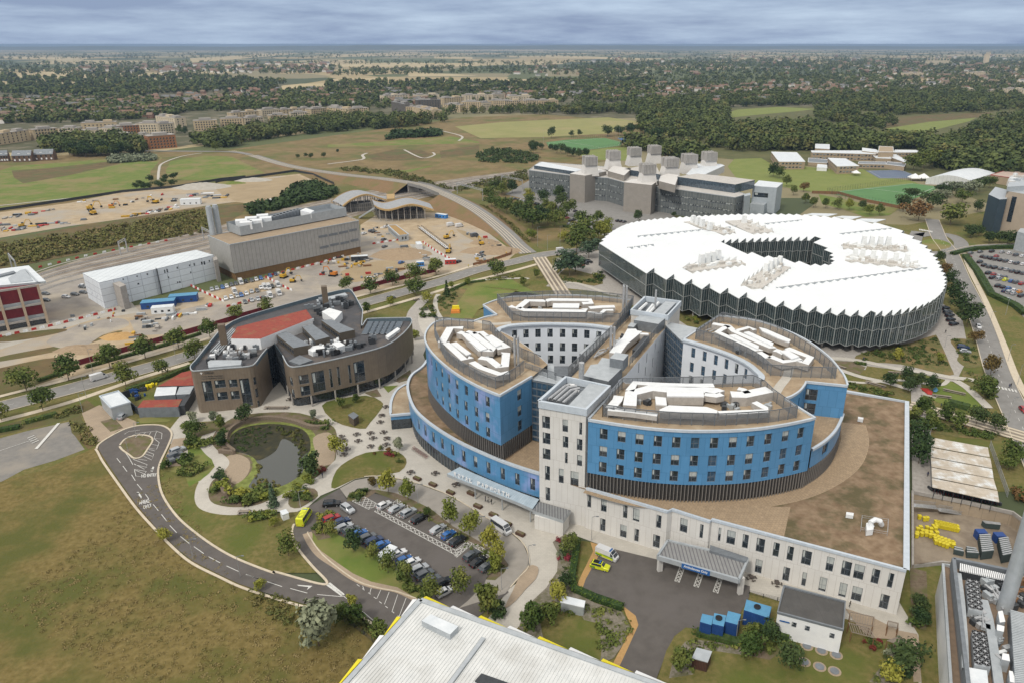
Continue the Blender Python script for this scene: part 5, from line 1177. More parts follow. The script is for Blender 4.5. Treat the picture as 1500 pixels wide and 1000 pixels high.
for(x,y,wd)in[(370,207,11),(498,172,11),(613,152,11),(722,140,10.5),(685,255,11),(808,216,12),(913,194,11.5),(1022,180,11)]:
 c=PT('s8',x,y,ZM+2);mb=MB();wd*=1.12;mb.box(c[0],c[1],ZM+1,wd,wd*.8,8.0,.25,0,0,.76);st_=mb.build('roof_stack',alul,lab)
 mb=MB()
 for k in range(9):
  u_=(-4+k)/4*wd*.36
  for yy in(-1,1):mb.box(c[0]+u_*cos(.25)-yy*wd*.27*sin(.25),c[1]+u_*sin(.25)+yy*wd*.27*cos(.25),ZM+9,wd*.07,wd*.25,6.4+.25*(k%2),.25,0,0,.85)
 mb.box(c[0],c[1],ZM+9,wd*.70,wd*.5,6.0,.25,0,0,.88);mb.build('stack_flues',fl,lab)
for(x0,y0)in[(605,315),(600,372)]:
 c=PT('s8',628,290,ZM+3)
rest_windows(lab)
bz_=M('bronze_cladding',(.20,.162,.122),(.165,.132,.10),scale=.6,rough=.42,metal=.1,uvstripe=(.9,(.15,.112,.078),.08))
darkr=M('dark_roof_membrane',(.075,.075,.08),(.055,.055,.06),scale=.4,rough=.8,c3=(.12,.10,.085),s3=.12,t3=.55)
sedum=M('red_sedum',(.27,.065,.045),(.21,.05,.038),scale=.8,rough=1,c3=(.22,.11,.06),s3=.3,t3=.6)
ZI=15.3
hl=thing('research_institute','bronze clad institute with curved corners, red sedum roof and dark glazed entrance notch','institute',(*U(400,560,0),0))
oA=crom(Q('E 300,698 150,712 118,712 107,698 112,680 140,650 200,575 262,500 290,478 380,428 620,357 860,292 950,274 975,276 995,300 1020,345 1042,386',ZI),3,False)
oB=crom(Q('E 1035,470 1045,462 1060,440 1090,431 1280,427 1303,432 1308,448 1290,480 1240,530 1160,580 1000,625 800,670 690,690 650,690 628,672 607,630',ZI),3,False)
oC=crom(Q('E 522,592 490,630 460,670 425,688 300,698',ZI),3,False)
ci=Q('E 600,520',ZI)[0]
wf=winrect(oC+oA[:8],'E',[])
pA=oC[-5:]+oA[1:7]
fw=Q('E 300,698 150,712',ZI)
mb=MB();res=[]
ws=winrect(oC+oA[1:],'E',[(176,768,230,878),(238,763,298,806),(252,828,310,872),(316,760,362,802),(326,822,374,868),(382,754,436,905),(449,745,465,790),(459,808,476,858),(472,872,484,910)])
res+=wall(mb,oC+oA[1:],0,ZI,ws,ci)
ws=winrect(oB,'E',[(695,735,750,785),(705,795,758,848),(768,714,838,828),(647,750,662,795),(657,815,672,860),(863,700,878,805),(905,690,920,795),(965,680,980,782),(995,660,1055,775),(1070,645,1108,692),(1077,710,1115,750),(1140,632,1152,672),(1148,690,1158,735),(1183,612,1196,700),(1225,575,1262,690),(1268,525,1290,640)])
r2=wall(mb,oB,4.2,ZI,ws,ci);res+=r2
wall(mb,[oA[-1],oB[0]],4,ZI,[],ci)
mb.build('wall',bz_,hl);place_windows(hl,res,kinds=(0,))
mb=MB();ib=[tuple(Vector(p)+(Vector(ci)-Vector(p)).normalized()*2.2)for p in oB]
for a,b in zip(ib,ib[1:]):mb.face([(*a,0),(*b,0),(*b,4.3),(*a,4.3)],0)
for a,b,c,d in zip(ib,ib[1:],oB[1:],oB):mb.face([(*a,4.2),(*b,4.2),(*c,4.2),(*d,4.2)],1)
for q in resample(ib,1.8):mb.box(q[0],q[1],0,.15,.15,4.2,0,1)
mb.build('ground_floor_glazing',[mt['glass'],mt['dark']],hl)
for q in resample(oB,8)[1:]:mb=MB();mb.cyl(q[0]*.995+ci[0]*.005,q[1]*.995+ci[1]*.005,0,.3,4.2,10);mb.build('column',mt['conc'],hl)
np_=[oC[0],PT('E',560,560,ZI),oB[-1]];mb=MB()
for a,b in zip(np_,np_[1:]):
 mb.face([(*a,0),(*b,0),(*b,ZI-.5),(*a,ZI-.5)],0);q=resample([a,b],1.6)
 for p in q:mb.box(p[0],p[1],0,.12,.2,ZI-.5,atan2(b[1]-a[1],b[0]-a[0]),1)
 for zz in(3.8,7.4,11):mb.beam((*a,zz),(*b,zz),.2,.3,1)
mb.build('entrance_glazing',[mt['glass'],mt['dark']],hl)
ring=oC[:1]+oC[1:]+oA[1:]+oB+[np_[1]]
mb=MB();mb.cap(ring,ZI-1.3);mb.build('roof',darkr,hl)
mb=MB();mb.prism(ring,ZI-1.3,ZI,0,top=False);pin=[tuple(Vector(p)+(Vector(ci)-Vector(p)).normalized()*.35)for p in ring];mb=MB()
for i in range(len(pin)-1):a,b=pin[i],pin[i+1];mb.face([(*a,ZI-1.3),(*b,ZI-1.3),(*b,ZI),(*a,ZI)])
mb.build('parapet_lining',M('slate_blue_lining',(.10,.14,.17),(.08,.115,.14),scale=1,rough=.5),hl)
mb=MB();parapet(mb,oC+oA[1:]+oB,ZI,.3,.12,drop=.2);mb.build('parapet',mt['lightgrey'],hl)
add(hl,'E 325,540 360,478 735,383 768,430 485,542',ZI-1.3,ZI+2.6,'plant_house',mt['white'],sedum)
def shed(root,s,z0,z1,name='roof_lantern'):
 P=Q(s,z1);mb=MB();mb.prism(P,z0,z1,0,1);o=mb.build(name,[M('lantern_side',(.10,.085,.065),(.08,.068,.052),rough=.5),mt['grey']],root)
 mb=MB();a,b=Vector(P[0]),Vector(P[3])
 for k in range(8):
  t=(k+.5)/8;p=Vector(P[0])*(1-t)+Vector(P[3])*t;d=(Vector(P[3])-Vector(P[0])).normalized();mb.box(p.x,p.y,z0+.8,(Vector(P[3])-Vector(P[0])).length/11,.12,1.3,atan2(d.y,d.x))
 mb.build('lantern_windows',mt['glass'],root)
shed(hl,'E 570,515 628,502 755,573 665,590',ZI-1.3,ZI+1.8);shed(hl,'E 712,475 768,461 862,530 785,550',ZI-1.3,ZI+1.8);shed(hl,'E 815,440 872,437 998,492 915,510',ZI-1.3,ZI+1.8)
for(x,y,h)in[(290,560,8),(842,350,8.5)]:
 c=PT('E',x,y,ZI);mb=MB();mb.box(c[0],c[1],ZI-1.3,2.2,2.2,h,.3);mb.build('chimney',M('bronze_mesh',(.15,.115,.08),(.11,.085,.06),scale=4,rough=.6),hl)
for(x,y)in[(x_,y_)for y_ in range(458,520,16)for x_ in range(1085,1265,30)]:
 c=PT('E',x-(y-458)*.5,y,ZI-.9)
 mb=MB();mb.face([(c[0]-1.4,c[1]-1.3,ZI-1.0),(c[0]+1.4,c[1]-1.3,ZI-1.0),(c[0]+1.4,c[1]+1.3,ZI-.55),(c[0]-1.4,c[1]+1.3,ZI-.55)],0);mb.box(c[0],c[1]-1.35,ZI-1.1,2.9,.08,.12,0,1);mb.box(c[0]+1.42,c[1],ZI-1.1,.08,2.7,.3,0,1)
 mb.build('solar_panel',[M('solar_cell',(.05,.075,.10),(.04,.06,.085),scale=.5,rough=.2,spec=.7),mt['lightgrey']],hl)
def plantset(root,poly,z,n,seed=1,big=1.0,mats=None,name='plant_equipment'):
 r=random.Random(seed);P=Q(poly,z);xs=[p[0]for p in P];ys=[p[1]for p in P];k=0;t=0
 while k<n and t<n*30:
  t+=1;x,y=r.uniform(min(xs),max(xs)),r.uniform(min(ys),max(ys))
  if not inside((x,y),P):continue
  mb=MB();a=r.choice((.3,.3+pi/2));w_,d_,h_=r.uniform(.7,2.8)*big,r.uniform(.5,1.4)*big,r.uniform(.5,1.8)*big
  mb.box(x,y,z+.15,w_,d_,h_,a);mb.box(x,y,z,w_*.8,d_*.8,.2,a);
  if r.random()<.5:mb.cyl(x,y,z+h_+.15,.3*big,.25,8)
  mb.build(name,r.choice(mats or[mt['lightgrey'],mt['grey'],ductm,mt['dark'],mt['steel']]),root);k+=1
plantset(hl,'E 300,600 400,570 470,600 440,660 330,665 210,680 200,640',ZI-1.3,48,1);plantset(hl,'E 730,560 860,560 960,560 900,610 790,640 740,610',ZI-1.3,26,2);plantset(hl,'E 770,640 900,590 1060,560 1150,540 1100,570 900,630 790,660',ZI-1.3,26,12,1.2,[mt['dark'],mt['grey'],mt['black']]);plantset(hl,'E 560,480 700,440 760,430 800,440 700,480',ZI-1.3,12,13);plantset(hl,'E 740,380 880,330 980,350 1000,370 900,400 830,430',ZI-1.3,30,3,1.5,[mt['dark'],mt['grey'],mt['dark']])
add(hl,'E 200,665 215,655 385,655 380,680 205,695',ZI-1.3,ZI+.2,'ventilation_duct',mt['lightgrey']);add(hl,'E 820,395 860,375 930,395 890,440',ZI-1.3,ZI+1.6,'ventilation_unit',ductm);add(hl,'E 790,330 945,292 960,305 800,345',ZI-1.3,ZI-.3,'ventilation_duct',mt['lightgrey'])
add(hl,'E 745,600 770,580 830,570 835,590 770,612',ZI-1.3,ZI+.4,'ventilation_duct',ductm);add(hl,'E 875,565 915,555 945,575 905,588',ZI-1.3,ZI+1,'ventilation_unit',ductm);add(hl,'E 1165,525 1230,480 1245,488 1180,535',ZI-1.3,ZI-.2,'ventilation_duct',ductm)
for k in range(5):
 mb=MB();mb.beam((*PT('E',215+10*k,600+4*k,ZI),ZI-.9),(*PT('E',335+8*k,475+5*k,ZI),ZI-.9),.35,.35);mb.build('roof_louvre',mt['lightgrey'],hl)
mb=MB();mb.prism(Q('E 640,660 700,628 770,655 700,680',ZI-.6),ZI-1.3,ZI-.6);mb.build('roof_light',mt['grey'],hl)
def wtext(s,fr,x0,y0,x1,y1,hpx,path,root,mat,out=.06):
 def P3(x,y):
  sv,z=hit(path,*fpx(fr,x,y));p,d=atS(path,sv);n=Vector((-d.y,d.x));
  if(Vector((0,0))-p).dot(n)<0:n=-n
  return Vector((p.x+n.x*out,p.y+n.y*out,z))
 O,X,Y=P3(x0,y0),P3(x1,y1),P3(x0-hpx*.15,y0-hpx);Y=Vector((O.x,O.y,Y.z));return text(s,(O,X,Y),0,mat,'lettering',root,extr=.02,bold=.012)
FR['br']=(270,520,10)
fpath=[oA[6],oA[1],oC[-6]]if 0 else Q('E 118,712 430,688',ZI)
wtext('UNIVERSITY OF','br',290,246,430,238,9,fpath,hl,mt['dark'],.35);wtext('CAMBRIDGE','br',290,266,430,258,12,fpath,hl,mt['dark'],.35)
wtext('Victor Phillip Dahdaleh','br',252,318,572,298,18,fpath,hl,mt['dark'],.35);wtext('Heart & Lung Research Institute','br',254,348,578,328,18,fpath,hl,mt['dark'],.35)
wtext('+','br',236,274,272,272,34,fpath,hl,mt['white'],.35)
ZG=19.0
ribg=M('ribbed_zinc',(.36,.355,.34),(.31,.305,.29),scale=.4,rough=.45,metal=.15,uvstripe=(2.1,(.17,.165,.155),.07))
en=thing('energy_building','long grey ribbed metal building with twin round chimneys and screened rooftop plant','plant building',(*U(430,360,0),0))
gp=Q('u2 130,455 300,527 1315,338 1180,285',ZG);gpc=centroid(gp)
gpb=[tuple(Vector(p))for p in gp]
mb=MB();mb.prism(gp,3.8,ZG,0,top=False);mb.build('wall',ribg,en);mb=MB();mb.prism([tuple(Vector(p)*.985+Vector(gpc)*.015)for p in gp],0,3.8,0,top=False);mb.build('base_wall',M('rust_base',(.20,.115,.045),(.14,.085,.04),scale=.6,rough=.8,uvstripe=(.5,(.10,.06,.03),.2)),en)
mb=MB();mb.cap(gp,ZG-.3);mb.build('roof',M('tan_roof',(.31,.24,.165),(.25,.195,.135),scale=.3,rough=1),en);mb=MB();parapet(mb,gp,ZG,.4,.05,closed=True,drop=.4);mb.build('parapet',mt['lightgrey'],en)
sc=Q('u2 275,350 378,388 1215,238 1090,205',ZG+5);mb=MB();mb.prism(sc,ZG+.2,ZG+5,0,top=False);mb.cap(sc,ZG+2.5,1);mb.build('plant_screen',[mt['lightgrey'],mt['grey']],en)
for(x,y)in[(395,345),(430,360),(470,325),(510,345),(560,305),(585,325)]:c=PT('u2',x,y,ZG+5.5);mb=MB();mb.box(c[0],c[1],ZG+2.5,6,5,3.8,.35);mb.build('cooling_unit',ductm,en)
for k in range(9):c=PT('u2',640+26*k,305-7*k,ZG+5.5);mb=MB();mb.box(c[0],c[1],ZG+2.5,3,4.5,3.2,.35);mb.build('cooling_unit',mt['grey'],en)
for s in['u2 855,260 900,240 965,262 940,280']:add(en,s,ZG+2.5,ZG+5.6,'cooling_unit',ductm)
for(x,y)in[(172,448),(222,436)]:c=PT('u2',x,y,ZG);mb=MB();mb.cyl(c[0],c[1],ZG-.3,1.5,14.5,20);mb.cyl(c[0],c[1],ZG+14.2,1.2,.8,16);mb.build('chimney',mt['lightgrey'],en,smooth=False)
for(x0,y0,x1,y1)in[(1000,452,1070,470),(1080,438,1150,455),(1160,422,1230,438),(1240,405,1300,420),(1010,540,1080,552),(1090,518,1160,535),(1170,505,1240,520),(1250,485,1312,500)]:
 o=winrect([gp[1],gp[2]],'u2',[(x0,y0,x1,y1)])[0];p,d=atS([gp[1],gp[2]],o[0]);n=Vector((d.y,-d.x));n=n if n.y<0 else-n;mb=MB();mb.beam((p.x-d.x*o[2]/2+n.x*.08,p.y-d.y*o[2]/2+n.y*.08,o[1]-.7),(p.x+d.x*o[2]/2+n.x*.08,p.y+d.y*o[2]/2+n.y*.08,o[1]-.7),.1,1.3);mb.build('louvre',mt['grey'],en)
cw=M('cabin_white_panels',(.68,.73,.78),(.62,.67,.72),scale=.6,rough=.5,lines=(6.2,3.1,(.36,.39,.43),.12,0,.93))
cabins=thing('site_offices','four-storey stack of white modular site cabins beside the railway','site offices',(*PT('D',800,250),0))
cpn=Q('D 447,186 538,238 850,163 1158,88 1062,60',12.6)
mb=MB();rs=[];cp_=centroid(cpn)
ops=winrect([cpn[1],cpn[3]],'D',[(745,240,756,250),(795,188,804,198),(675,255,684,266),(890,168,898,188),(903,164,912,184),(910,205,918,215),(958,152,966,164),(1025,140,1033,150),(1050,132,1058,148),(1090,124,1100,142),(1104,122,1114,142),(1132,116,1140,126),(1032,178,1038,188),(960,232,968,243),(972,230,980,241),(980,268,988,278),(1126,235,1134,245),(1045,255,1052,265),(740,200,748,208),(690,300,698,310),(665,215,672,225)])
for i in range(5):
 a,b=cpn[i],cpn[(i+1)%5]
 if i==1:continue
 if i==2:a=cpn[1];b=cpn[3];rs=wall(mb,[a,b],0,12.6,ops,cp_);continue
 if i==3:pass
 wall(mb,[a,b],0,12.6,grid_ops(hypot(b[0]-a[0],b[1]-a[1]),4,4.5,.5,1)if i==0 else[],cp_)
mb.build('wall',cw,cabins);place_windows(cabins,rs,kinds=(0,))
mb=MB();mb.cap([cpn[0],cpn[1],cpn[3],cpn[4]],12.5);mb.build('roof',M('cabin_roof',(.60,.64,.66),(.54,.58,.60),scale=.6,rough=.5,lines=(2.9,12,(.30,.33,.36),.10,0,.95)),cabins)
add(cabins,'D 598,232 640,225 682,250 650,262',0,11,'stair_tower',mt['conc']);add(cabins,'D 1150,95 1172,92 1180,112 1160,118',0,11.5,'stair_tower',mt['conc'])
mb=MB();mb.beam((*PT('D',845,160,12.6),0),(*PT('D',852,168,12.6),0),.25,12.8);mb.build('downpipe',mt['dark'],cabins)
mscp=thing('multi_storey_building','concrete framed building with dark red infill panels and an oversailing white roof','office building',(*PT('r1',200,700),0))
fa=Q('r1 -1500,1160 600,785',0);fa=[tuple(Vector(fa[1])+(Vector(fa[0])-Vector(fa[1])).normalized()*75),fa[1]]
rp_=Q('r1 -1200,430 560,268 350,75 -1200,270',18.5)
dfa=(Vector(fa[1])-Vector(fa[0])).normalized();nfa=Vector((-dfa.y,dfa.x));
mb=MB();sb_=[tuple(Vector(fa[0])+nfa*1.2),tuple(Vector(fa[1])+nfa*1.2-dfa*.5),tuple(Vector(fa[1])+nfa*26-dfa*.5),tuple(Vector(fa[0])+nfa*26)]
mb.prism(sb_,0,17.5,0);mb.build('wall',M('dark_red_panels',(.19,.022,.03),(.14,.018,.025),scale=.8,rough=.5,lines=(1.2,30,(.11,.015,.02),.03)),mscp)
for(a_,b_,m_)in((.2,3.0,mt['glass']),(3.2,4.6,mt['lightgrey']),(9.5,11,mt['lightgrey'])):
 mb=MB();mb.beam((fa[0][0]+nfa.x*1.1,fa[0][1]+nfa.y*1.1,a_),(fa[1][0]+nfa.x*1.1-dfa.x*.6,fa[1][1]+nfa.y*1.1-dfa.y*.6,a_),.2,b_-a_);mb.build('balustrade',m_,mscp)
mb=MB()
for zz in(2.6,9.0,17.0):
 mb=MB();mb.beam((*fa[0],zz),(*fa[1],zz),.7,.8);mb.build('beam',mt['conc'],mscp)
for x in(590,360,110):
 s_,_=hit(fa,*fpx('r1',x,790+(590-x)*.18));p,_=atS(fa,s_);mb=MB();mb.box(p.x,p.y,0,1.0,.9,17.6,atan2(dfa.y,dfa.x));mb.build('column',M('tan_concrete',(.42,.33,.24),(.36,.28,.20),scale=1),mscp)
for k in range(1,6):p,_=atS(fa,plen(fa)-8.3*(k+2));mb=MB();mb.box(p.x,p.y,0,1.0,.9,17.6,atan2(dfa.y,dfa.x));mb.build('column',MC['tan_concrete'],mscp)
mb=MB();mb.prism(rp_,17.6,18.5,1,0,bottom=True);mb.build('roof',[mt['whitedirty'],mt['lightgrey']],mscp)
add(mscp,'r1 130,290 100,230 250,130 300,120 400,260',18.5,18.8,'roof_membrane',mt['lightgrey']);add(mscp,'r1 -200,230 170,140 190,160 -100,230',18.5,19.2,'roof_plant',mt['grey'])
add(mscp,'r1 300,120 315,118 460,270 445,275',18.5,18.9,'roof_rail',mt['lightgrey'])
stn=thing('railway_station','station under construction with curved timber edged grey roofs','railway station',(*PT('u3',600,250),0))
grr=M('standing_seam_roof',(.30,.31,.32),(.24,.25,.26),scale=.5,rough=.5,uvstripe=(1.2,(.18,.19,.20),.1,1));ply=M('plywood_edge',(.40,.28,.13),(.33,.22,.10),scale=1.5,rough=.8)
def wave(pts,depth,ang):
 """pts (frame x y z) along the front edge; roof extruded back by depth"""
 E=[(*PT(f,x,y,z),z)for f,x,y,z in pts];E3=[Vector(p)for p in crom(E,4,False)];D=Vector((cos(ang),sin(ang),0))*depth
 mb=MB();me_=MB();n=len(E3)
 for i in range(n-1):
  a,b=E3[i],E3[i+1]
  for k in range(4):
   f0,f1=k/4,(k+1)/4;h0,h1=1.6*sin(pi*f0*.9),1.6*sin(pi*f1*.9)
   mb.face([a+D*f0+Vector((0,0,h0)),b+D*f0+Vector((0,0,h0)),b+D*f1+Vector((0,0,h1)),a+D*f1+Vector((0,0,h1))],0,[(i*2,f0*depth),(i*2+2,f0*depth),(i*2+2,f1*depth),(i*2,f1*depth)])
  for off in(Vector((0,0,0)),D):
   hh=.0 if off.length==0 else.5
   u_=Vector((0,0,.55));me_.face([a+off-u_+Vector((0,0,hh)),b+off-u_+Vector((0,0,hh)),b+off+u_+Vector((0,0,hh)),a+off+u_+Vector((0,0,hh))]);iv=D.normalized()*1.5*(1 if off.length==0 else-1);me_.face([a+off+u_,b+off+u_,b+off+u_+iv,a+off+u_+iv])
   me_.face([a+off-u_,b+off-u_,b+off-u_+iv,a+off-u_+iv])
 mb.build('curved_roof',grr,stn);me_.build('timber_edge',ply,stn);return E3,D
E1,D1=wave([('u3',212,165,5.5),('u3',270,120,9),('u3',340,88,11),('u3',400,80,11),('u3',470,98,9),('u3',540,120,7.5),('u3',600,125,6.5)],20,2.25)
E2,D2=wave([('u3',442,160,8.5),('u3',480,180,8.5),('u3',540,192,8),('u3',600,180,9),('u3',660,162,10.2),('u3',720,152,10.5),('u3',790,165,9.2),('u3',878,192,7.2)],24,1.9)
for E_,D_ in((E1,D1),(E2,D2)):
 for k in range(1,len(E_)-1,3):
  for f_ in(.08,.5,.9):p=E_[k]+D_*f_;mb=MB();mb.cyl(p.x,p.y,0,.3,p.z+.5,8);mb.build('column',mt['conc'],stn)
 p0,p1=E_[3]+D_*.2,E_[-4]+D_*.2;mb=MB();mb.prism([(p0 .x,p0 .y),(p1 .x,p1 .y),(p1 .x+D_.x*.6,p1 .y+D_.y*.6),(p0 .x+D_.x*.6,p0 .y+D_.y*.6)],0,5.6);mb.build('station_hall',M('unfinished_hall',(.10,.095,.09),(.05,.05,.052),scale=.5,rough=.7,lines=(1.5,3,(.2,.19,.17),.12)),stn)
mb=MB();a,b=(*PT('u3',335,250,0),0),(*PT('u3',450,172,8),7.5);mb.beam(a,b,3,1.2);mb.build('footbridge_stair',mt['lightgrey'],stn)
add(stn,'u3 530,75 590,70 590,105 535,108',8,10.5,'scaffold_box',ply)
sb2,_=block('site_building','low flat-roofed glazed cabin with a tan roof beside the station forecourt','cabin','u3 540,300 600,298 692,365 625,375',4.2,wallm=mt['lightgrey'],roofm=M('ochre_roof',(.33,.21,.08),(.28,.18,.07),scale=1),rows=[2],sp=2,ww=1.3,wh=1.8)
ZF=15.5
fb=thing('white_roofed_building','foreground building with a long white ribbed metal roof edged in yellow panels','building',(*U(760,960,0),0))
P4=[U(616,878,ZF),U(1300,1122,ZF)];dv=(Vector(P4[1])-Vector(P4[0])).normalized();lv=(Vector(U(506,1000,ZF))-Vector(P4[0])).normalized()
A4=Vector(P4[0]);B4=A4+dv*62;C4=B4+lv*58;D4=A4+lv*58;rf=[tuple(A4),tuple(B4),tuple(C4),tuple(D4)]
wrf=M('white_ribbed_roof',(.60,.61,.60),(.53,.545,.54),scale=.5,rough=.5,c3=(.47,.475,.46),s3=.12,t3=.54)
mb=MB();mb.prism(rf,0,ZF-.1,1,0);mb.build('wall',[wrf,M('fb_wall',(.36,.36,.35),(.3,.3,.29),rough=.6)],fb)
mb=MB();Lr4=58;n4=int(62/.62)
for k in range(1,n4):
 a=A4+dv*(k*.62)+lv*.9;mb.beam((a.x,a.y,ZF-.1),(a.x+lv.x*(Lr4-1),a.y+lv.y*(Lr4-1),ZF-.1),.16,.10)
for k in range(1,12):a=A4+lv*(k*5.2)+dv*.9;mb.beam((a.x,a.y,ZF-.1),(a.x+dv.x*60,a.y+dv.y*60,ZF-.1),.07,.045)
mb.build('roof_ribs',wrf,fb)
mb=MB();parapet(mb,rf,ZF,1.0,.18,closed=True,drop=.5);mb.build('roof_edge',mt['lightgrey'],fb)
add(fb,'h 990,660 1040,625 1190,690 1145,735',ZF-.1,ZF+1.2,'ridge_ventilator',mt['lightgrey'],mt['whitedirty']);add(fb,'h 1315,945 1500,1010 1480,1060 1280,985',ZF-.1,ZF+.3,'roof_light',mt['dark'])
mb=MB();a=A4+dv*15.6+lv*3.4;mb.beam((a.x,a.y,ZF),(a.x+lv.x*30,a.y+lv.y*30,ZF),.7,.35);mb.build('cable_tray',mt['lightgrey'],fb)
def edgepanels(o0,d0,nrm,segs):
 for(s0,s1,m_)in segs:
  a=o0+d0*s0+nrm*.8;b=o0+d0*s1+nrm*.8;mb=MB();e=nrm*.6
  mb.face([(a.x,a.y,ZF-.1),(b.x,b.y,ZF-.1),(b.x+e.x*.35,b.y+e.y*.35,ZF-.35),(a.x+e.x*1.7,a.y+e.y*1.7,ZF-.5)]);mb.face([(a.x,a.y,ZF-.4),(b.x,b.y,ZF-.4),(b.x+e.x*.35,b.y+e.y*.35,ZF-.6),(a.x+e.x*1.7,a.y+e.y*1.7,ZF-.75)])
  mb.build('edge_panel',m_,fb)
out_r=Vector((dv.y,-dv.x));out_r=out_r if out_r.dot(lv)<0 else-out_r
out_l=Vector((lv.y,-lv.x));out_l=out_l if out_l.dot(dv)<0 else-out_l
edgepanels(A4,dv,out_r,[(0,6,mt['yellow']),(6,12,mt['white']),(12,18,mt['yellow']),(18,24,mt['white']),(24,30,mt['yellow']),(30,36,mt['white']),(36,42,mt['yellow']),(42,50,mt['white'])])
edgepanels(A4,lv,out_l,[(0,5,mt['white']),(5,10,mt['yellow']),(10,16,mt['white']),(16,24,mt['yellow']),(24,32,mt['white'])])
pb=thing('plant_building','plant building with rooftop chiller fans, louvres and a tall slanting-looking grey flue','plant building',(*PT('f',1300,800,0),0))
deckm=M('plant_deck',(.20,.145,.10),(.15,.11,.08),scale=.8,rough=1)
zq=13.0
pk=Q('f 1100,322 1700,445 i 1600,1300 f 1215,1300',zq);mb=MB();mb.prism(pk,0,zq,0,top=False);mb.cap(pk,zq-2.2,1);mb.build('wall',[M('grey_clad_wall',(.20,.21,.215),(.165,.17,.175),scale=.5,rough=.5,lines=(1.5,1.5,(.13,.135,.14),.04)),deckm],pb)
mb=MB();parapet(mb,pk[:2],zq,.7,.1,drop=2.2);parapet(mb,[pk[3],pk[0]],zq,.7,.1,drop=2.2);mb.build('parapet',mt['grey'],pb)
lw=Q('f 1042,352 1085,360 1175,1300 1105,1300',9.0);mb=MB();mb.prism(lw,0,9.0,0,top=False);mb.cap(lw,8.5,1);mb.build('side_wing',[mt['white'],deckm],pb);mb=MB();parapet(mb,[lw[3],lw[0],lw[1]],9,.5,.1,drop=.5);mb.build('parapet',mt['lightgrey'],pb)
zd=zq-2.2
lg=Q('f 1138,348 1390,410 1382,440 1136,385',zq);mb=MB();mb.prism(lg,zd,zq-.3,1,1);mb.build('louvre_house',[mt['white'],mt['dark']],pb)
mb=MB()
for k in range(25):
 t=k/24;a=Vector(lg[0])*(1-t)+Vector(lg[1])*t;b=Vector(lg[3])*(1-t)+Vector(lg[2])*t;mb.beam((a.x,a.y,zq-.3),(b.x,b.y,zq-.3),.22,.3)
mb.build('louvre_blades',mt['white'],pb)
def chiller(s,rows_=6):
 P=[Vector(p)for p in Q(s,zd+2.2)];mb=MB();mb.prism([tuple(p)for p in P],zd+.4,zd+2.2);ch=mb.build('chiller',mt['lightgrey'],pb)
 for i in range(2):
  for j in range(rows_):
   u_,v_=(i+.5)/2,(j+.5)/rows_;c=(P[0]*(1-u_)+P[1]*u_)*(1-v_)+(P[3]*(1-u_)+P[2]*u_)*v_;mb=MB();mb.cyl(c.x,c.y,zd+2.2,.72,.25,16,0,mt=1);mb.cyl(c.x,c.y,zd+2.45,.22,.05,8,0)
   for q in range(6):a=q*pi/3;mb.beam((c.x,c.y,zd+2.46),(c.x+cos(a)*.6,c.y+sin(a)*.6,zd+2.46),.06,.02,0)
   mb.build('fan',[mt['steel'],mt['black']],ch)
chiller('f 1168,432 1238,446 1256,612 1180,596');chiller('f 1200,712 1272,728 1300,915 1212,900')
def pduct(s,w_,z,h=.7):
 p=Q(s,z);mb=MB();mb.ribbon(p,w_/2,w_/2,z,0,h);mb.build('roof_duct',mt['lightgrey'],pb)
pduct('f 1262,545 1290,640 1310,760 1325,860 1345,1000 1370,1200',1.5,zd+1.2);pduct('f 1125,400 1145,560 1160,760 1165,920',1.1,zq-.6,.8);pduct('f 1250,680 1300,695',1.4,zd+1.2)
for s in['f 1340,610 1365,605 1380,665 1350,670','f 1335,680 1375,690 1372,720 1335,712','f 1365,835 1400,842 1405,880 1360,870','f 1400,930 1420,935 1440,1000 1405,990']:add(pb,s,zd,zd+2.6,'plant_unit',mt['lightgrey'],mt['white'])
add(pb,'f 1175,912 1280,930 1290,1020 1190,1030',zd,zd+2,'plant_unit',mt['whitedirty'])
rslat=Q('f 1408,600 1560,640 1640,1200 1450,1200',zd+3);add(pb,rslat,zd,zd+2.6,'slatted_roof',mt['grey']);mb=MB()
for k in range(60):
 t=k/60;a=Vector(rslat[0])*(1-t)+Vector(rslat[3])*t;b=Vector(rslat[1])*(1-t)+Vector(rslat[2])*t;mb.beam((a.x,a.y,zd+2.6),(b.x,b.y,zd+2.6),.3,.3)
mb.build('roof_slats',mt['lightgrey'],pb)
c=PT('f',1372,602,zd);mb=MB();mb.cyl(c[0],c[1],zd,1.35,62,24);mb.build('flue',mt['lightgrey'],pb,smooth=False)
plantset(pb,'f 1180,600 1260,620 1275,710 1200,700',zd,26,5,.8,[mt['dark'],mt['steel'],mt['dark']]);plantset(pb,'f 1255,440 1360,470 1350,570 1280,560',zd,30,6,.9,[mt['steel'],mt['lightgrey'],mt['dark']]);plantset(pb,'f 1420,360 1500,380 1500,600 1395,600',zd,40,7,1,[mt['dark'],mt['wood'],mt['steel']]);plantset(pb,'f 1310,740 1390,760 1400,940 1350,960',zd,16,8,.7)
pipes_=[('f 1300,470 1370,600',.2),('f 1320,465 1385,590',.2),('f 1255,610 1262,700',.15),('f 1405,610 1440,1000',.2)]
for s,r_ in pipes_:mb=MB();mb.tube([(*p,zd+1.4)for p in Q(s,zd+1.4)],r_);mb.build('roof_pipe',mt['steel'],pb)
darkroof=M('dark_flat_roof',(.085,.082,.078),(.065,.063,.06),scale=.4,rough=.7,lines=(3,30,(.05,.05,.05),.03))
wbd,wbp=block('white_outbuilding','small white single-storey building with a dark roof beside the hospital wall','outbuilding','f 180,470 512,556 500,706 145,612',6.6,wallm=mt['white'],roofm=darkroof,cap_m=mt['grey'])
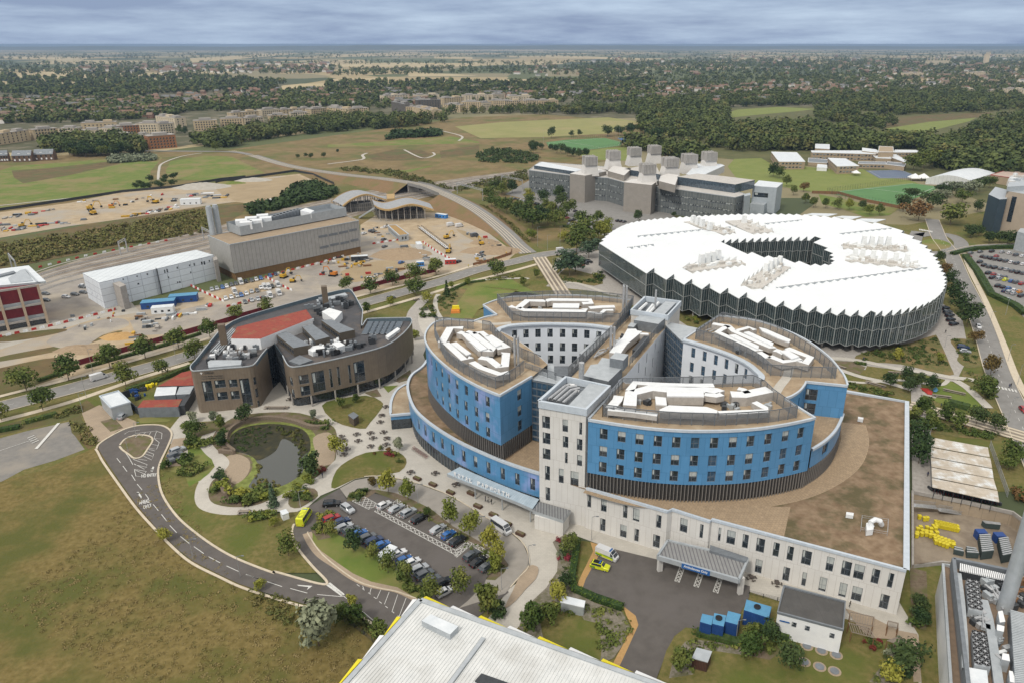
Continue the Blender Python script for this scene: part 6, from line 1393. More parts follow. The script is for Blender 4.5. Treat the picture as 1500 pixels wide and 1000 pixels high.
rs=winrect([wbp[3],wbp[2]],'f',[(220,668,247,692),(291,688,319,712),(425,728,453,752)]);place_windows(wbd,[(*atS([wbp[3],wbp[2]],s)[0],z,atan2(wbp[2][1]-wbp[3][1],wbp[2][0]-wbp[3][0]),w,h)for s,z,w,h in rs],kinds=(0,))
for o in wbd.children:
 if o.name.startswith('window'):o.location.y-=.06
s_,z_=hit([wbp[3],wbp[2]],*fpx('f',178,660));p,d=atS([wbp[3],wbp[2]],s_);mb=MB();mb.beam((p.x-.9,p.y-.1,z_),(p.x+.9,p.y-.1+d.y*1.8,z_),.05,.3);mb.build('sign_panel',MC['sign_blue'],wbd)
blu=M('blue_container',(.02,.065,.22),(.016,.055,.18),scale=1,rough=.5);blt=M('blue_container_top',(.09,.26,.42),(.075,.22,.36),scale=1,rough=.5)
for s,lb in[('d 1272,545 1408,585 1392,645 1258,602','large blue container on its own beside the white railing'),('d 1032,622 1092,635 1082,684 1020,666','leftmost blue container of the trio by the hedge'),('d 1097,618 1162,632 1148,692 1086,676','middle blue container with a dark roof vent, in the trio by the hedge'),('d 1172,607 1242,625 1222,682 1156,664','right-hand blue container of the trio by the hedge')]:
 P=Q(s,4.0);t_=thing('blue_container',lb,'container',(*centroid(P),0),0,'blue containers in the ambulance yard');add(t_,P,.15,4.0,'body',blu,blt)
 a,b=Vector(P[3]),Vector(P[2]);mb=MB();n_=(b-a).normalized();
 for k in range(1,9):p=a+(b-a)*k/9;mb.box(p.x,p.y-.03,.3,.08,.08,3.5,atan2(n_.y,n_.x))
 mb.build('ribs',blu,t_)
 if 'vent' in lb or 'own' in lb:c=centroid(P);mb=MB();mb.cyl(c[0],c[1]+.3,4.0,.7,.3,12,mt=1);mb.build('roof_vent',[mt['dark'],mt['black']],t_)
t_,_=block('grey_cabin','plain pale grey boxy cabin at the edge of the loop road compound','cabin','D 540,848 640,820 706,882 600,912',4.8,wallm=mt['lightgrey'],roofm=mt['whitedirty'])
cmp_=thing('service_compound','dark walled service compound with red sedum roofs next to the bronze institute','compound',(*PT('D',900,900),0))
add(cmp_,'D 858,796 985,722 1036,712 1052,792',0,4.2,'red_roofed_shed',mt['dark'],sedum);add(cmp_,'D 745,912 776,872 988,866 965,908',0,3.8,'bin_store',mt['grey'],sedum)
add(cmp_,'D 955,905 990,868 1052,795 1050,820 1000,900',0,3.6,'enclosure_wall',mt['dark']);add(cmp_,'D 835,850 850,802 960,798 950,842',0,3.9,'store_room',mt['grey'],mt['whitedirty']);add(cmp_,'D 955,842 972,800 1052,795 1030,838',0,4,'store_room',mt['grey'],mt['lightgrey'])
for s in['D 650,832 745,912','D 745,912 760,918','D 700,815 650,832']:p=Q(s,2.8);mb=MB();mb.beam((*p[0],0),(*p[1],0),.25,2.8);mb.build('enclosure_wall',mt['dark'],cmp_)
for k in range(12):a=PT('D',752+18*k,950-.4*k,0);mb=MB();mb.box(a[0],a[1],.2,1.3,.12,2.8);mb.build('door_panel',mt['glass'],cmp_)
plantset(cmp_,'D 690,830 800,820 830,850 740,870',.1,12,9,.9,[blu,mt['dark'],mt['dark']]);plantset(cmp_,'D 785,805 850,788 850,800 790,818',.1,6,10,.8,[mt['yellow']])
def kiosk(name,label,cat,s,z,wm,rm,g=None):
 t_=thing(name,label,cat,(*centroid(Q(s,z)),0),0,g);P=Q(s,z);add(t_,P,0,z-.12,'body',wm);add(t_,[tuple(Vector(p)*1.05-Vector(centroid(P))*.05)for p in P],z-.12,z+.05,'roof',rm);return t_,P
kiosk('substation_cabin','grey metal cabin with a pale roof among the shrubs beside the curved path','cabin','d 270,522 395,553 388,588 265,560',2.6,mt['lightgrey'],mt['whitedirty'])
kiosk('smoking_shelter','small brown timber hut with grey roof and cap on a paved base','hut','d 1003,808 1083,828 1060,885 978,862',2.9,M('hut_brown',(.10,.045,.03),(.07,.035,.025),scale=3,rough=.8,uvstripe=(.3,(.03,.02,.015),.3)),mt['lightgrey'])
kiosk('meter_cabin','long grey cabin between the parked blue and white cars','cabin','h 750,300 818,245 858,262 792,318',2.4,mt['lightgrey'],mt['whitedirty'])
kiosk('garden_hut','square timber hut on the grass island north of the picnic tables','hut','b 963,138 992,122 1018,140 992,160',2.9,M('hut_timber',(.13,.10,.07),(.09,.07,.05),scale=3,rough=.9,uvstripe=(.35,(.05,.04,.03),.25)),mt['grey'])
kiosk('meter_box','white metal cabinet on a slab beside the pond path','cabinet','b 592,658 625,648 640,668 606,680',2.0,mt['white'],mt['whitedirty'])
cyr=M('stained_sheet_roof',(.50,.45,.38),(.40,.35,.28),scale=.35,rough=.8,c3=(.60,.62,.62),s3=.25,t3=.55,lines=(1.1,1.9,(.33,.27,.20),.03,.5,.9))
cyc=thing('cycle_park','covered cycle park with five strips of stained sheet roofing','cycle shelter',(*PT('u8',430,300),0))
for s in['u8 195,92 605,165 618,232 200,155','u8 205,165 622,240 635,308 208,228','u8 207,235 635,315 645,380 212,298','u8 212,305 645,385 668,460 215,370','u8 215,378 672,468 685,545 218,440']:
 P=Q(s,3.4);add(cyc,P,3.25,3.4,'roof',cyr)
 for i in range(7):
  for j in(0,1):a=Vector(P[0 if j else 3]);b=Vector(P[1 if j else 2]);p=a+(b-a)*(i+.3)/7;mb=MB();mb.box(p.x,p.y,0,.12,.12,3.25);mb.build('post',mt['dark'],cyc)
mb=MB();pr=Q('u8 200,465 690,565',0)
for p in resample(pr,.9):mb.box(p[0],p[1],0,.5,1.8,1.0,.2,0);
o=mb.build('cycle_racks',mt['dark'],cyc)
mb=MB()
for s in['u8 195,95 205,470','u8 615,165 740,520']:
 p=Q(s,0)
 for q in resample(p,2.5):mb.box(q[0],q[1],0,.08,.08,2.4)
 for z_ in(.3,1.2,2.3):mb.beam((*p[0],z_),(*p[1],z_),.05,.05)
 for q in resample(p,.3):mb.box(q[0],q[1],.2,.03,.03,2.1)
 mb.build('mesh_fence',mt['steel'],cyc);mb=MB()
mb=MB();mb.cap(YARD,YZ);tag(mb.build('yard_floor',M('yard_concrete',(.27,.225,.17),(.22,.18,.135),scale=.3,rough=.95,c3=(.18,.145,.11),s3=.15,t3=.54)),kind='structure')
yw=thing('retaining_wall','tan panelled retaining walls round the sunken service yard','wall',(*YARD[0],0));mb=MB()
yp=YARD+[YARD[0]]
for a,b in zip(yp,yp[1:]):mb.face([(*a,YZ),(*b,YZ),(*b,.9),(*a,.9)])
mb.build('wall_face',M('tan_panel_wall',(.36,.29,.21),(.31,.25,.18),scale=.5,lines=(3,4.5,(.22,.18,.13),.05)),yw);mb=MB();parapet(mb,yp,.9,.5,.1,drop=.9);mb.build('wall_capping',mt['conc'],yw)
stw=thing('outdoor_stair','steel stair with slatted railings down into the service yard','stair',(*PT('u8',250,590,YZ),YZ));p=Q('u8 85,605 250,585',YZ+1.5)+Q('u8 270,600 420,590',YZ+1.5)
for a,b,z0_,z1_ in((p[0],p[1],0,-1.6),(p[2],p[3],-1.6,YZ)):
 mb=MB();n=10
 for k in range(n):t=k/n;q=Vector(a)*(1-t)+Vector(b)*t;mb.box(q.x,q.y,z0_+(z1_-z0_)*t-.1,1.0,1.6,.12)
 mb.build('steps',mt['steel'],stw);mb=MB()
 for off in(-.8,.8):
  mb.beam((a[0],a[1]+off,z0_+1),(b[0],b[1]+off,z1_+1),.06,.06)
  for k in range(24):t=k/24;q=Vector(a)*(1-t)+Vector(b)*t;mb.box(q.x,q.y+off,z0_+(z1_-z0_)*t,.05,.05,1.0)
 mb.build('railing',mt['steel'],stw)
pg=thing('pergola','open timber pergola frames over the courtyard behind the white outbuilding','pergola',(*PT('f',600,660),0))
for s in['f 540,612 668,640 660,690 535,660','f 530,672 640,700 668,752 545,720','f 745,662 800,675 798,700 742,690','f 738,770 790,752 805,770 800,792']:
 P=Q(s,2.8)
 for q in P:mb=MB();mb.box(q[0],q[1],0,.15,.15,2.8);mb.build('post',mt['wood'],pg)
 mb=MB();a,b,c,d=[Vector(q)for q in P];n=9
 for k in range(n+1):t=k/n;x,y=a*(1-t)+b*t,d*(1-t)+c*t;mb.beam((x.x,x.y,2.85),(y.x,y.y,2.85),.1,.18)
 mb.beam((a.x,a.y,2.7),(b.x,b.y,2.7),.12,.15);mb.beam((d.x,d.y,2.7),(c.x,c.y,2.7),.12,.15);mb.build('slats',M('weathered_timber',(.26,.22,.18),(.20,.17,.14),scale=4),pg)
for i,(x,y)in enumerate([(302,806),(381,831),(461,854),(288,892),(371,918),(452,942)]):
 c=PT('f',x,y);t_=thing('inspection_cover','%s round grey cover with a pale rim in the %s row on the lawn'%(['left','middle','right'][i%3],'upper' if i<3 else 'lower'),'cover',(*c,.3));
 mb=MB();mb.cyl(c[0],c[1],.28,1.25,.12,20);mb.build('rim',gm['gravel'],t_);mb=MB();mb.cyl(c[0],c[1],.4,.85,.1,20);mb.build('lid',mt['grey'],t_)
schm=M('school_tan_brick',(.36,.28,.19),(.30,.235,.16),scale=.5,lines=(4,3.6,(.24,.2,.15),.05));wroof=mt['whitedirty']
def sch(s,z,lb,rows=(2,5.4),wm=None,rm=None,sp=3.4):return block('school_building',lb,'school building',s,z,wallm=wm or schm,roofm=rm or wroof,rows=list(rows),sp=sp,ww=2.4,wh=1.5,group='school buildings',kinds=(0,0,1),cap_m=mt['white'])
sch('u6 45,150 200,150 150,95 0,92',7.5,'tan school block with a wide white roof at the left end of the school',(2,5.4))
sch('u6 392,178 520,175 440,132 335,128',7.2,'tan two-storey school block standing on the green in front of the others');sch('u6 240,95 620,105 650,98 540,85 235,85',7.5,'longest tan school range running behind the other blocks')
sch('u6 620,128 712,132 690,112 600,110',6,'small school block with a white roof and green fascia',(2,));sch('u6 700,120 795,155 800,142 740,108 700,105',6,'angled school wing with a pale roof near the big trees',(2,));sch('u6 515,162 680,165 680,152 520,150',4.5,'low grey-roofed school gym by the blue courts',(2,),rm=mt['grey'])
sch('u6 636,92 725,92 722,62 640,58',11,'square tan school tower block without a white roof',(),rm=schm);sch('u6 725,95 885,95 860,82 735,80',7.5,'school range with roof cowls behind the square tower');sch('u6 260,70 345,75 345,48 262,45',8,'tan school hall at the back among the trees',())
sch('u6 218,152 330,158 340,138 220,128',3.6,'low dark flat-roofed school link between two tan blocks',(),rm=mt['grey']);sch('u6 270,185 330,188 330,170 275,165',3.2,'tiny white-roofed classroom on the school green',(),wm=mt['white']);sch('u6 540,85 650,98 620,78 540,68',8.5,'school block with pale roof left of the square tower',());sch('u6 680,165 790,178 800,160 690,150',4.5,'dark roofed school block at the right of the blue courts',(),rm=mt['grey'])
sh_=thing('sports_hall','large white sports hall with a shallow curved roof behind the artificial pitch','sports hall',(*PT('u6',1080,250),0))
b0=Q('u6 920,250 1180,262',5);bk=Q('u6 1325,215 1060,205',5);mb=MB();mr_=MB()
L0,R0=Vector(b0[0]),Vector(b0[1]);R1,L1=Vector(PT('u6',1330,218,5)),Vector(PT('u6',1075,205,5))
nseg=8
for k in range(nseg):
 t0,t1=k/nseg,(k+1)/nseg;z0_,z1_=5+3.5*sin(pi*t0),5+3.5*sin(pi*t1);a,b=L0*(1-t0)+R0*t0,L0*(1-t1)+R0*t1;c,d=L1*(1-t1)+R1*t1,L1*(1-t0)+R1*t0
 mb.face([(a.x,a.y,z0_),(b.x,b.y,z1_),(c.x,c.y,z1_),(d.x,d.y,z0_)],0);mr_.face([(a.x,a.y,0),(b.x,b.y,0),(b.x,b.y,z1_),(a.x,a.y,z0_)]);mr_.face([(d.x,d.y,0),(c.x,c.y,0),(c.x,c.y,z1_),(d.x,d.y,z0_)])
for a,b in((R0,R1),(L1,L0)):mr_.face([(a.x,a.y,0),(b.x,b.y,0),(b.x,b.y,5),(a.x,a.y,5)])
mb.build('curved_roof',mt['whitedirty'],sh_);mr_.build('wall',M('hall_cladding',(.60,.61,.60),(.52,.53,.52),scale=.4,uvstripe=(3,(.40,.41,.41),.06)),sh_)
def tent(fr,x,y,r,h,lb,n=1):
 c=PT(fr,x,y);t_=thing('marquee',lb,'marquee',(*c,0),0,'white marquees')
 for k in range(n):
  cx=c[0]+k*r*1.7;mb=MB();q=[(cx-r,c[1]-r),(cx+r,c[1]-r),(cx+r,c[1]+r),(cx-r,c[1]+r)]
  for i in range(4):a,b=q[i],q[(i+1)%4];m_=(cx*.75+(a[0]+b[0])/2*.25,c[1]*.75+(a[1]+b[1])/2*.25);mb.face([(*a,2.6),(*b,2.6),(cx,c[1],2.6+h)])
  mb.prism(q,2.2,2.6,top=False);mb.build('canvas',mt['white'],t_)
  for a in q:mb=MB();mb.box(a[0],a[1],0,.12,.12,2.4);mb.build('pole',mt['steel'],t_)
tent('u6',848,262,4.5,3.6,'twin-peaked white marquee beside the green artificial pitch',2);tent('u6',500,232,3.2,2.2,'small white marquee next to the school block on the green')
rb_=thing('hospital_block','beige and dark blue block with a tall slot window at the right edge','hospital block',(*PT('u6',1430,520),0))
beige=M('beige_cladding',(.40,.33,.26),(.36,.30,.235),scale=.3,rough=.7);add(rb_,'u6 1290,345 1355,375 1400,372 1400,318 1330,300',0,22,'blue_wing',M('dark_blue_cladding',(.04,.065,.085),(.03,.05,.07),scale=.5,rough=.5),mt['lightgrey'])
bq=Q('u6 1398,325 1560,352 1700,300 1480,262',26);add(rb_,bq,0,26,'wall',beige,mt['lightgrey']);s_=winrect([bq[0],bq[1]],'u6',[(1412,355,1440,510)])[0];p,d=atS([bq[0],bq[1]],s_[0]);mb=MB();mb.beam((p.x-d.x*s_[2]/2,p.y-.2-d.y*s_[2]/2,s_[1]-s_[3]/2),(p.x+d.x*s_[2]/2,p.y-.2+d.y*s_[2]/2,s_[1]-s_[3]/2),.3,s_[3]);mb.build('slot_window',mt['glass'],rb_)
plantset(rb_,'u6 1400,300 1500,300 1500,240 1420,250',26,26,21,2.2,[ductm,mt['lightgrey'],silver]);add(rb_,'u6 1400,300 1420,250 1500,230 1560,290',26,29,'plant_room',mt['lightgrey'])
add(rb_,'u6 1462,565 1560,590 1600,560 1480,545',0,11,'low_wing',mt['lightgrey'])
rb2,_=block('flat_roofed_block','wide low building with a pinkish flat roof and red fascia behind the hedge trees','building','u6 1300,228 1420,245 1560,240 1560,200 1380,205',7,wallm=schm,cap_m=M('red_fascia',(.35,.06,.05),(.28,.05,.045),rough=.7),roofm=M('pink_roof',(.42,.33,.28),(.36,.28,.235),scale=.2))
apt=[M('buff_brick',(.48,.385,.25),(.42,.335,.215),scale=.2),M('pale_buff_brick',(.56,.48,.35),(.48,.41,.30),scale=.2),M('orange_brick',(.30,.14,.065),(.25,.12,.06),scale=.2),M('grey_brick',(.13,.12,.105),(.10,.09,.08),scale=.2)]
GR='apartment blocks beyond the railway'
def apartments(lst):
 for(fr,x0,y0,x1,y1,dp,z,mi,lb)in lst:
  a,b=Vector(PT(fr,x0,y0)),Vector(PT(fr,x1,y1));d=(b-a).normalized();n=Vector((-d.y,d.x));n=n if n.y>0 else-n
  P=[tuple(a),tuple(b),tuple(b+n*dp),tuple(a+n*dp)]
  nst=int(z//3.1);root,_=block('apartment_block',lb,'apartment block',P,z,wallm=apt[mi],roofm=mt['conc']if mi!=3 else mt['grey'],rows=[1.9+3.1*k for k in range(nst)],sp=max(3.4,(b-a).length/9),ww=1.9,wh=1.9,group=GR,kinds=(0,),par=.3,cap_m=mt['conc'],minlen=7,depth=.5)
  L_=(b-a).length;m_=max(1,int(L_/18))
  for k in range(m_):
   p=a+d*(L_*(k+.5)/m_)+n*dp*.5;mb=MB();mb.box(p.x,p.y,z-.3,L_/m_*.5,dp*.5,2.8,atan2(d.y,d.x));mb.build('penthouse',apt[mi]if k%2 else mt['conc'],root)
apartments([('t1',-60,775,230,730,14,13,0,'buff apartment block at the far left edge beyond the trees'),('t1',255,730,440,715,14,13,0,'buff apartment block with a dark recessed stair, second from the left'),('t1',440,718,580,716,16,13,1,'white banded glassy block between two buff apartment blocks'),('t1',600,722,760,716,14,11,1,'pale block with a big dark balcony, right of the banded block'),('t1',740,720,850,725,14,14,1,'pale buff block behind the dark trees'),('t1',850,700,1030,690,18,13,2,'long orange brick block in the left group of flats'),('t1',830,762,980,770,14,12,1,'pale flats nearest the green fields, left of the orange corner block'),('t1',1000,768,1100,765,14,12,1,'pale corner flats with dark balconies beside the orange corner block'),('t1',1100,798,1300,782,18,15,2,'orange brick corner block at the road end'),('t1',1010,690,1180,688,14,15,1,'tall pale block rising behind the orange corner block'),('t1',1170,690,1290,680,16,14,1,'pale block right of the tallest flats'),('t1',600,650,860,640,14,9,0,'far buff terrace above the banded block'),('t1',1150,620,1290,640,16,14,1,'white gabled block under the village roofs'),('t2',225,662,400,655,15,14,0,'first buff block of the long row, by the road end'),('t2',420,645,590,640,15,14,0,'second buff block of the long row behind the tree belt'),('t2',600,640,740,628,15,14,1,'third block of the long row, with pale brick'),('t2',775,618,920,612,15,14,0,'fourth buff block of the long row behind the tree belt'),('t2',930,590,1060,585,15,13,1,'fifth block of the long row, paler and lower'),('t2',1080,560,1200,550,15,13,0,'sixth block of the long row'),('t2',1200,545,1300,545,15,14,0,'seventh block of the long row behind a pale roof'),('t2',500,580,700,565,14,11,0,'rear buff terrace behind the second long-row block'),('t2',720,560,850,550,14,12,1,'rear pale terrace behind the third long-row block'),('t2',860,550,1080,535,14,10,0,'rear buff terrace with dark roof lights'),('t3',0,548,160,560,16,13,0,'buff block left of the dark trees in the middle distance'),('t3',165,555,305,548,16,13,0,'buff block beside the dark trees in the middle distance'),('t3',470,520,570,545,14,18,3,'dark slatted tower block in the middle of the estate'),('t3',575,545,640,545,16,14,0,'tan block right of the dark slatted tower'),('t3',655,500,830,495,16,16,3,'dark topped long block behind the estate'),('t3',625,545,765,575,18,14,0,'tan corner block closest to the playing field path'),('t3',845,520,970,525,18,13,0,'tan block behind the tree belt, left of the double block'),('t3',980,505,1120,505,18,14,0,'double tan block behind the tree belt'),('t3',1130,505,1200,500,16,12,1,'pale low block between two tan blocks'),('t3',1205,495,1300,495,16,14,0,'tan block at the tree belt with narrow gaps'),('t3',420,450,600,440,20,13,1,'pale rear block above the dark slatted tower'),('t3',640,440,820,435,20,12,1,'pale rear block with grey-blue roofs'),('t3',850,470,1000,460,20,13,0,'rear tan block in the estate centre'),('t3',1000,450,1180,445,20,14,1,'pale rear block near the estate centre'),('t3',1210,445,1300,440,18,14,1,'white topped rear block'),('t4',0,495,80,492,18,14,0,'tan block at the middle of the tree belt'),('t4',90,495,220,490,18,13,0,'tan long block left of the stepped end block'),('t4',230,490,350,488,18,13,0,'stepped tan block near the right end of the estate'),('t4',360,485,490,480,18,12,0,'last tan block at the right end of the estate'),('t4',130,450,300,445,18,12,1,'white-roofed rear block near the right end of the estate')])
far_b=[('t4',355,370,590,375,18,9,1,'wide pale college building among the far trees'),('t3',1055,360,1130,358,14,12,0,'small tan square house block among the far trees'),('t6',1340,405,1520,415,24,17,1,'large white office block at the far right edge'),('t6',1060,385,1140,395,14,12,1,'grey office block left of the large white one'),('t6',1205,400,1290,402,14,11,1,'small pale block beside the large white office'),('t6',910,378,1030,375,14,8,0,'low tan block in the right-hand far trees'),('t6',640,270,760,268,30,16,1,'far town block in front of the chapel'),('t6',1130,262,1240,258,30,14,1,'far town block right of the chapel'),('t1',160,470,300,475,16,8,1,'pale sheds among the village trees at the left')]
GR='distant pale buildings'
apartments(far_b)
for i,(fr,x,y,w_)in enumerate([('t6',800,185,150),('t6',1215,182,26)]):
 c=PT(fr,x if i else x+60,y);t_=thing('chapel' if not i else 'church_tower',['long pinnacled pale chapel on the far skyline','square pale tower on the far skyline at the right'][i],'church',(*c,0));s_=c[1]/F_*w_/5
 mb=MB();mb.box(c[0],c[1],0,s_,20,28 if not i else 60,0);mb.build('wall',apt[1],t_)
 for k in range(8 if not i else 4):mb=MB();mb.box(c[0]-s_/2+s_*k/(7 if not i else 3),c[1]-10,28 if not i else 60,4,4,14,0,0,0,.2);mb.build('pinnacle',apt[1],t_)
for i,(x0,x1,y,yt)in enumerate([(-10,68,890,850),(95,238,890,830),(255,398,880,830)]):
 a,b=Vector(PT('t1',x0,y)),Vector(PT('t1',x1,y-4));t_=thing('town_house',['leftmost dark brick house with a slate roof in front of the flats','larger dark brick house with two skylights, left of the tree belt','right-hand dark brick house with skylights beside the tree belt'][i],'house',(*((a+b)/2),0),0,'dark brick houses at the left');d=(b-a).normalized();n=Vector((-d.y,d.x))
 P=[a,b,b+n*9,a+n*9];mb=MB();mb.prism([tuple(p)for p in P],0,6.5,top=False);m1,m2=(a+n*4.5),(b+n*4.5)
 mb.face([(a.x,a.y,6.5),(a.x+n.x*9,a.y+n.y*9,6.5),(m1 .x,m1 .y,11)]);mb.face([(b.x,b.y,6.5),(b.x+n.x*9,b.y+n.y*9,6.5),(m2 .x,m2 .y,11)]);mb.build('wall',M('dark_brick',(.15,.095,.065),(.11,.07,.05),scale=1),t_)
 mb=MB();mb.face([(a.x-n.x*.3,a.y-n.y*.3,6.3),(b.x-n.x*.3,b.y-n.y*.3,6.3),(m2 .x,m2 .y,11.1),(m1 .x,m1 .y,11.1)]);mb.face([(m1 .x,m1 .y,11.1),(m2 .x,m2 .y,11.1),(b.x+n.x*9.3,b.y+n.y*9.3,6.3),(a.x+n.x*9.3,a.y+n.y*9.3,6.3)]);mb.build('roof',mt['grey'],t_)
 for k in range(4):
  p=a+d*(b-a).length*(k+.5)/4
  for zz,m_ in((2,mt['white']),(4.8,mt['glass'])):mb=MB();mb.box(p.x-n.x*.05,p.y-n.y*.05,zz-.8,1.4,.15,1.6,atan2(d.y,d.x));mb.build('window',m_,t_)
  if k%2:mb=MB();q=p+n*1.6;mb.box(q.x,q.y,7.9,2.2,.9,.5,atan2(d.y,d.x));mb.build('roof_light',mt['white'],t_)
wallc=[M('house_white',(.62,.60,.56)),M('house_buff',(.34,.27,.18)),M('house_brick',(.22,.12,.08))]
roofc=[M('tile_brown',(.20,.14,.10),(.16,.11,.08),scale=.3),M('tile_red',(.20,.12,.085),(.16,.10,.07),scale=.3),M('tile_grey',(.16,.16,.155),(.12,.12,.12),scale=.3)]
HM={}
def house_mesh(wi,ri,k):
 if(wi,ri,k)in HM:return HM[(wi,ri,k)]
 L_,D_,H_=[(11,8,5),(16,8.5,5.2),(9,9,5.6)][k];mb=MB();mb.prism([(-L_/2,-D_/2),(L_/2,-D_/2),(L_/2,D_/2),(-L_/2,D_/2)],0,H_,top=False)
 for s in(-1,1):mb.face([(s*L_/2,-D_/2,H_),(s*L_/2,D_/2,H_),(s*L_/2,0,H_+3.4)])
 for x in np.arange(-L_/2+1.5,L_/2-1,2.8):
  for zz in(1.0,3.4):mb.box(float(x),-D_/2,zz,1.2,.12,1.2,0,1)
 w_=mb.mesh('wall',[wallc[wi],mt['glass']]);mb=MB()
 for s in(-1,1):mb.face([(-L_/2-.3,s*(D_/2+.4),H_-.2),(L_/2+.3,s*(D_/2+.4),H_-.2),(L_/2+.3,0,H_+3.5),(-L_/2-.3,0,H_+3.5)])
 r_=mb.mesh('roof',[roofc[ri]]);mb=MB();mb.box(L_*.3,.6,H_+1.8,.9,.7,2.6);c_=mb.mesh('chimney',[wallc[2]]);HM[(wi,ri,k)]=(w_,r_,c_);return HM[(wi,ri,k)]
hr=random.Random(11)
def house(u,v,lb,white=.3):
 x,y=U(u,v);wi=0 if hr.random()<white else hr.choice((1,2));ri=hr.choice((0,0,1,2));k=hr.randrange(3)
 t_=thing('house','%s house with a %s roof %s'%(('white','buff','brick')[wi],('brown','red','grey')[ri],lb),'house',(x,y,0),hr.choice((.2,.2+pi/2,-.1))+hr.uniform(-.2,.2),'distant village houses')
 for nm,me in zip(('wall','roof','chimney'),house_mesh(wi,ri,k)):
  if nm=='chimney' and y>2000:continue
  o=bpy.data.objects.new(nm,me);COL.objects.link(o);o.parent=t_
HOUSES=[]
def estate(lst,n,seed):
 r=random.Random(seed);mb=MB();k=0
 P=[[tuple(float(c)for c in p.split(','))for p in s.split()]for s in lst]
 while k<n:
  p=r.choice(P);u,v=r.uniform(min(q[0]for q in p),max(q[0]for q in p)),r.uniform(min(q[1]for q in p),max(q[1]for q in p))
  if not inside((u,v),p):continue
  x,y=U(u,v);s=r.uniform(.9,1.25)*max(1,min(2,y/2600));L_,D_,a=r.choice((10,14,22))*s,9*s,r.choice((.2,1.75,-.1))+r.uniform(-.2,.2);c,q_=cos(a),sin(a);T_=lambda X,Y,Z:(x+X*c-Y*q_,y+X*q_+Y*c,Z);h=5.5*s
  mb.box(x,y,0,L_,D_,h,a,r.choice((0,0,1,2)));m_=3+r.randrange(3)
  for g in(-1,1):mb.face([T_(-L_/2,g*D_*.55,h),T_(L_/2,g*D_*.55,h),T_(L_/2,0,h*1.65),T_(-L_/2,0,h*1.65)],m_);mb.face([T_(g*L_*.49,-D_/2,h),T_(g*L_*.49,D_/2,h),T_(g*L_*.49,0,h*1.6)],1)
  k+=1
 tag(mb.build('distant_houses',wallc+roofc),'countless distant roofs between the trees','houses',kind='stuff')
estate(['0,182 60,172 255,172 255,146 100,142 0,150','250,158 440,150 620,142 600,132 420,130 260,140','440,158 560,150 640,160 620,140','700,142 960,148 960,128 720,128','960,150 1050,152 1200,146 1300,140 1200,120 960,122','1200,140 1500,138 1600,100 1280,92'],720,5)
estate(['100,108 500,108 480,94 120,98','700,110 1600,112 1600,82 900,84'],320,6)
def village(poly,n,lb,white=.3):
 P=[tuple(float(c)for c in p.split(','))for p in poly.split()];xs=[p[0]for p in P];ys=[p[1]for p in P];k=0;t=0
 while k<n and t<n*60:
  t+=1;u,v=hr.uniform(min(xs),max(xs)),hr.uniform(min(ys),max(ys))
  if not inside((u,v),P)or any(abs(u-a)<6 and abs(v-b)<2.2 for a,b in HOUSES):continue
  HOUSES.append((u,v));house(u,v,lb,white);k+=1
village('60,178 130,172 255,176 250,142 150,143 100,150 40,160',62,'in the tree-filled village at the far left',.4);village('205,176 248,174 250,158 222,150',14,'in the steep white terrace at the far left',.95)
village('265,150 330,160 420,156 440,140 380,132 300,134',30,'in the village behind the long row of flats',.35);village('420,155 500,158 550,145 480,135',14,'in the village behind the long row of flats',.2)
village('960,140 1100,150 1190,148 1180,130 1080,122 980,128',42,'among trees in the far suburb right of centre',.25);village('1200,145 1260,142 1300,125 1210,120',14,'among trees in the far suburb right of centre',.2);village('1290,110 1500,118 1500,98 1330,95',36,'in the far city at the right',.8);village('760,125 930,130 940,110 800,105',16,'among far trees in the centre',.5)
CARM={k:M('car_'+k,c,rough=.25,spec=.6,metal=.2)for k,c in dict(white=(.62,.63,.64),silver=(.36,.38,.40),grey=(.10,.11,.12),black=(.014,.015,.017),blue=(.03,.12,.34),darkblue=(.02,.04,.10),red=(.30,.02,.02),yellow=(.62,.66,.03),orange=(.55,.22,.03)).items()}
LAMP=M('lamp_lens',(.6,.6,.58),rough=.2);TAIL=M('tail_lens',(.28,.01,.01),rough=.2)
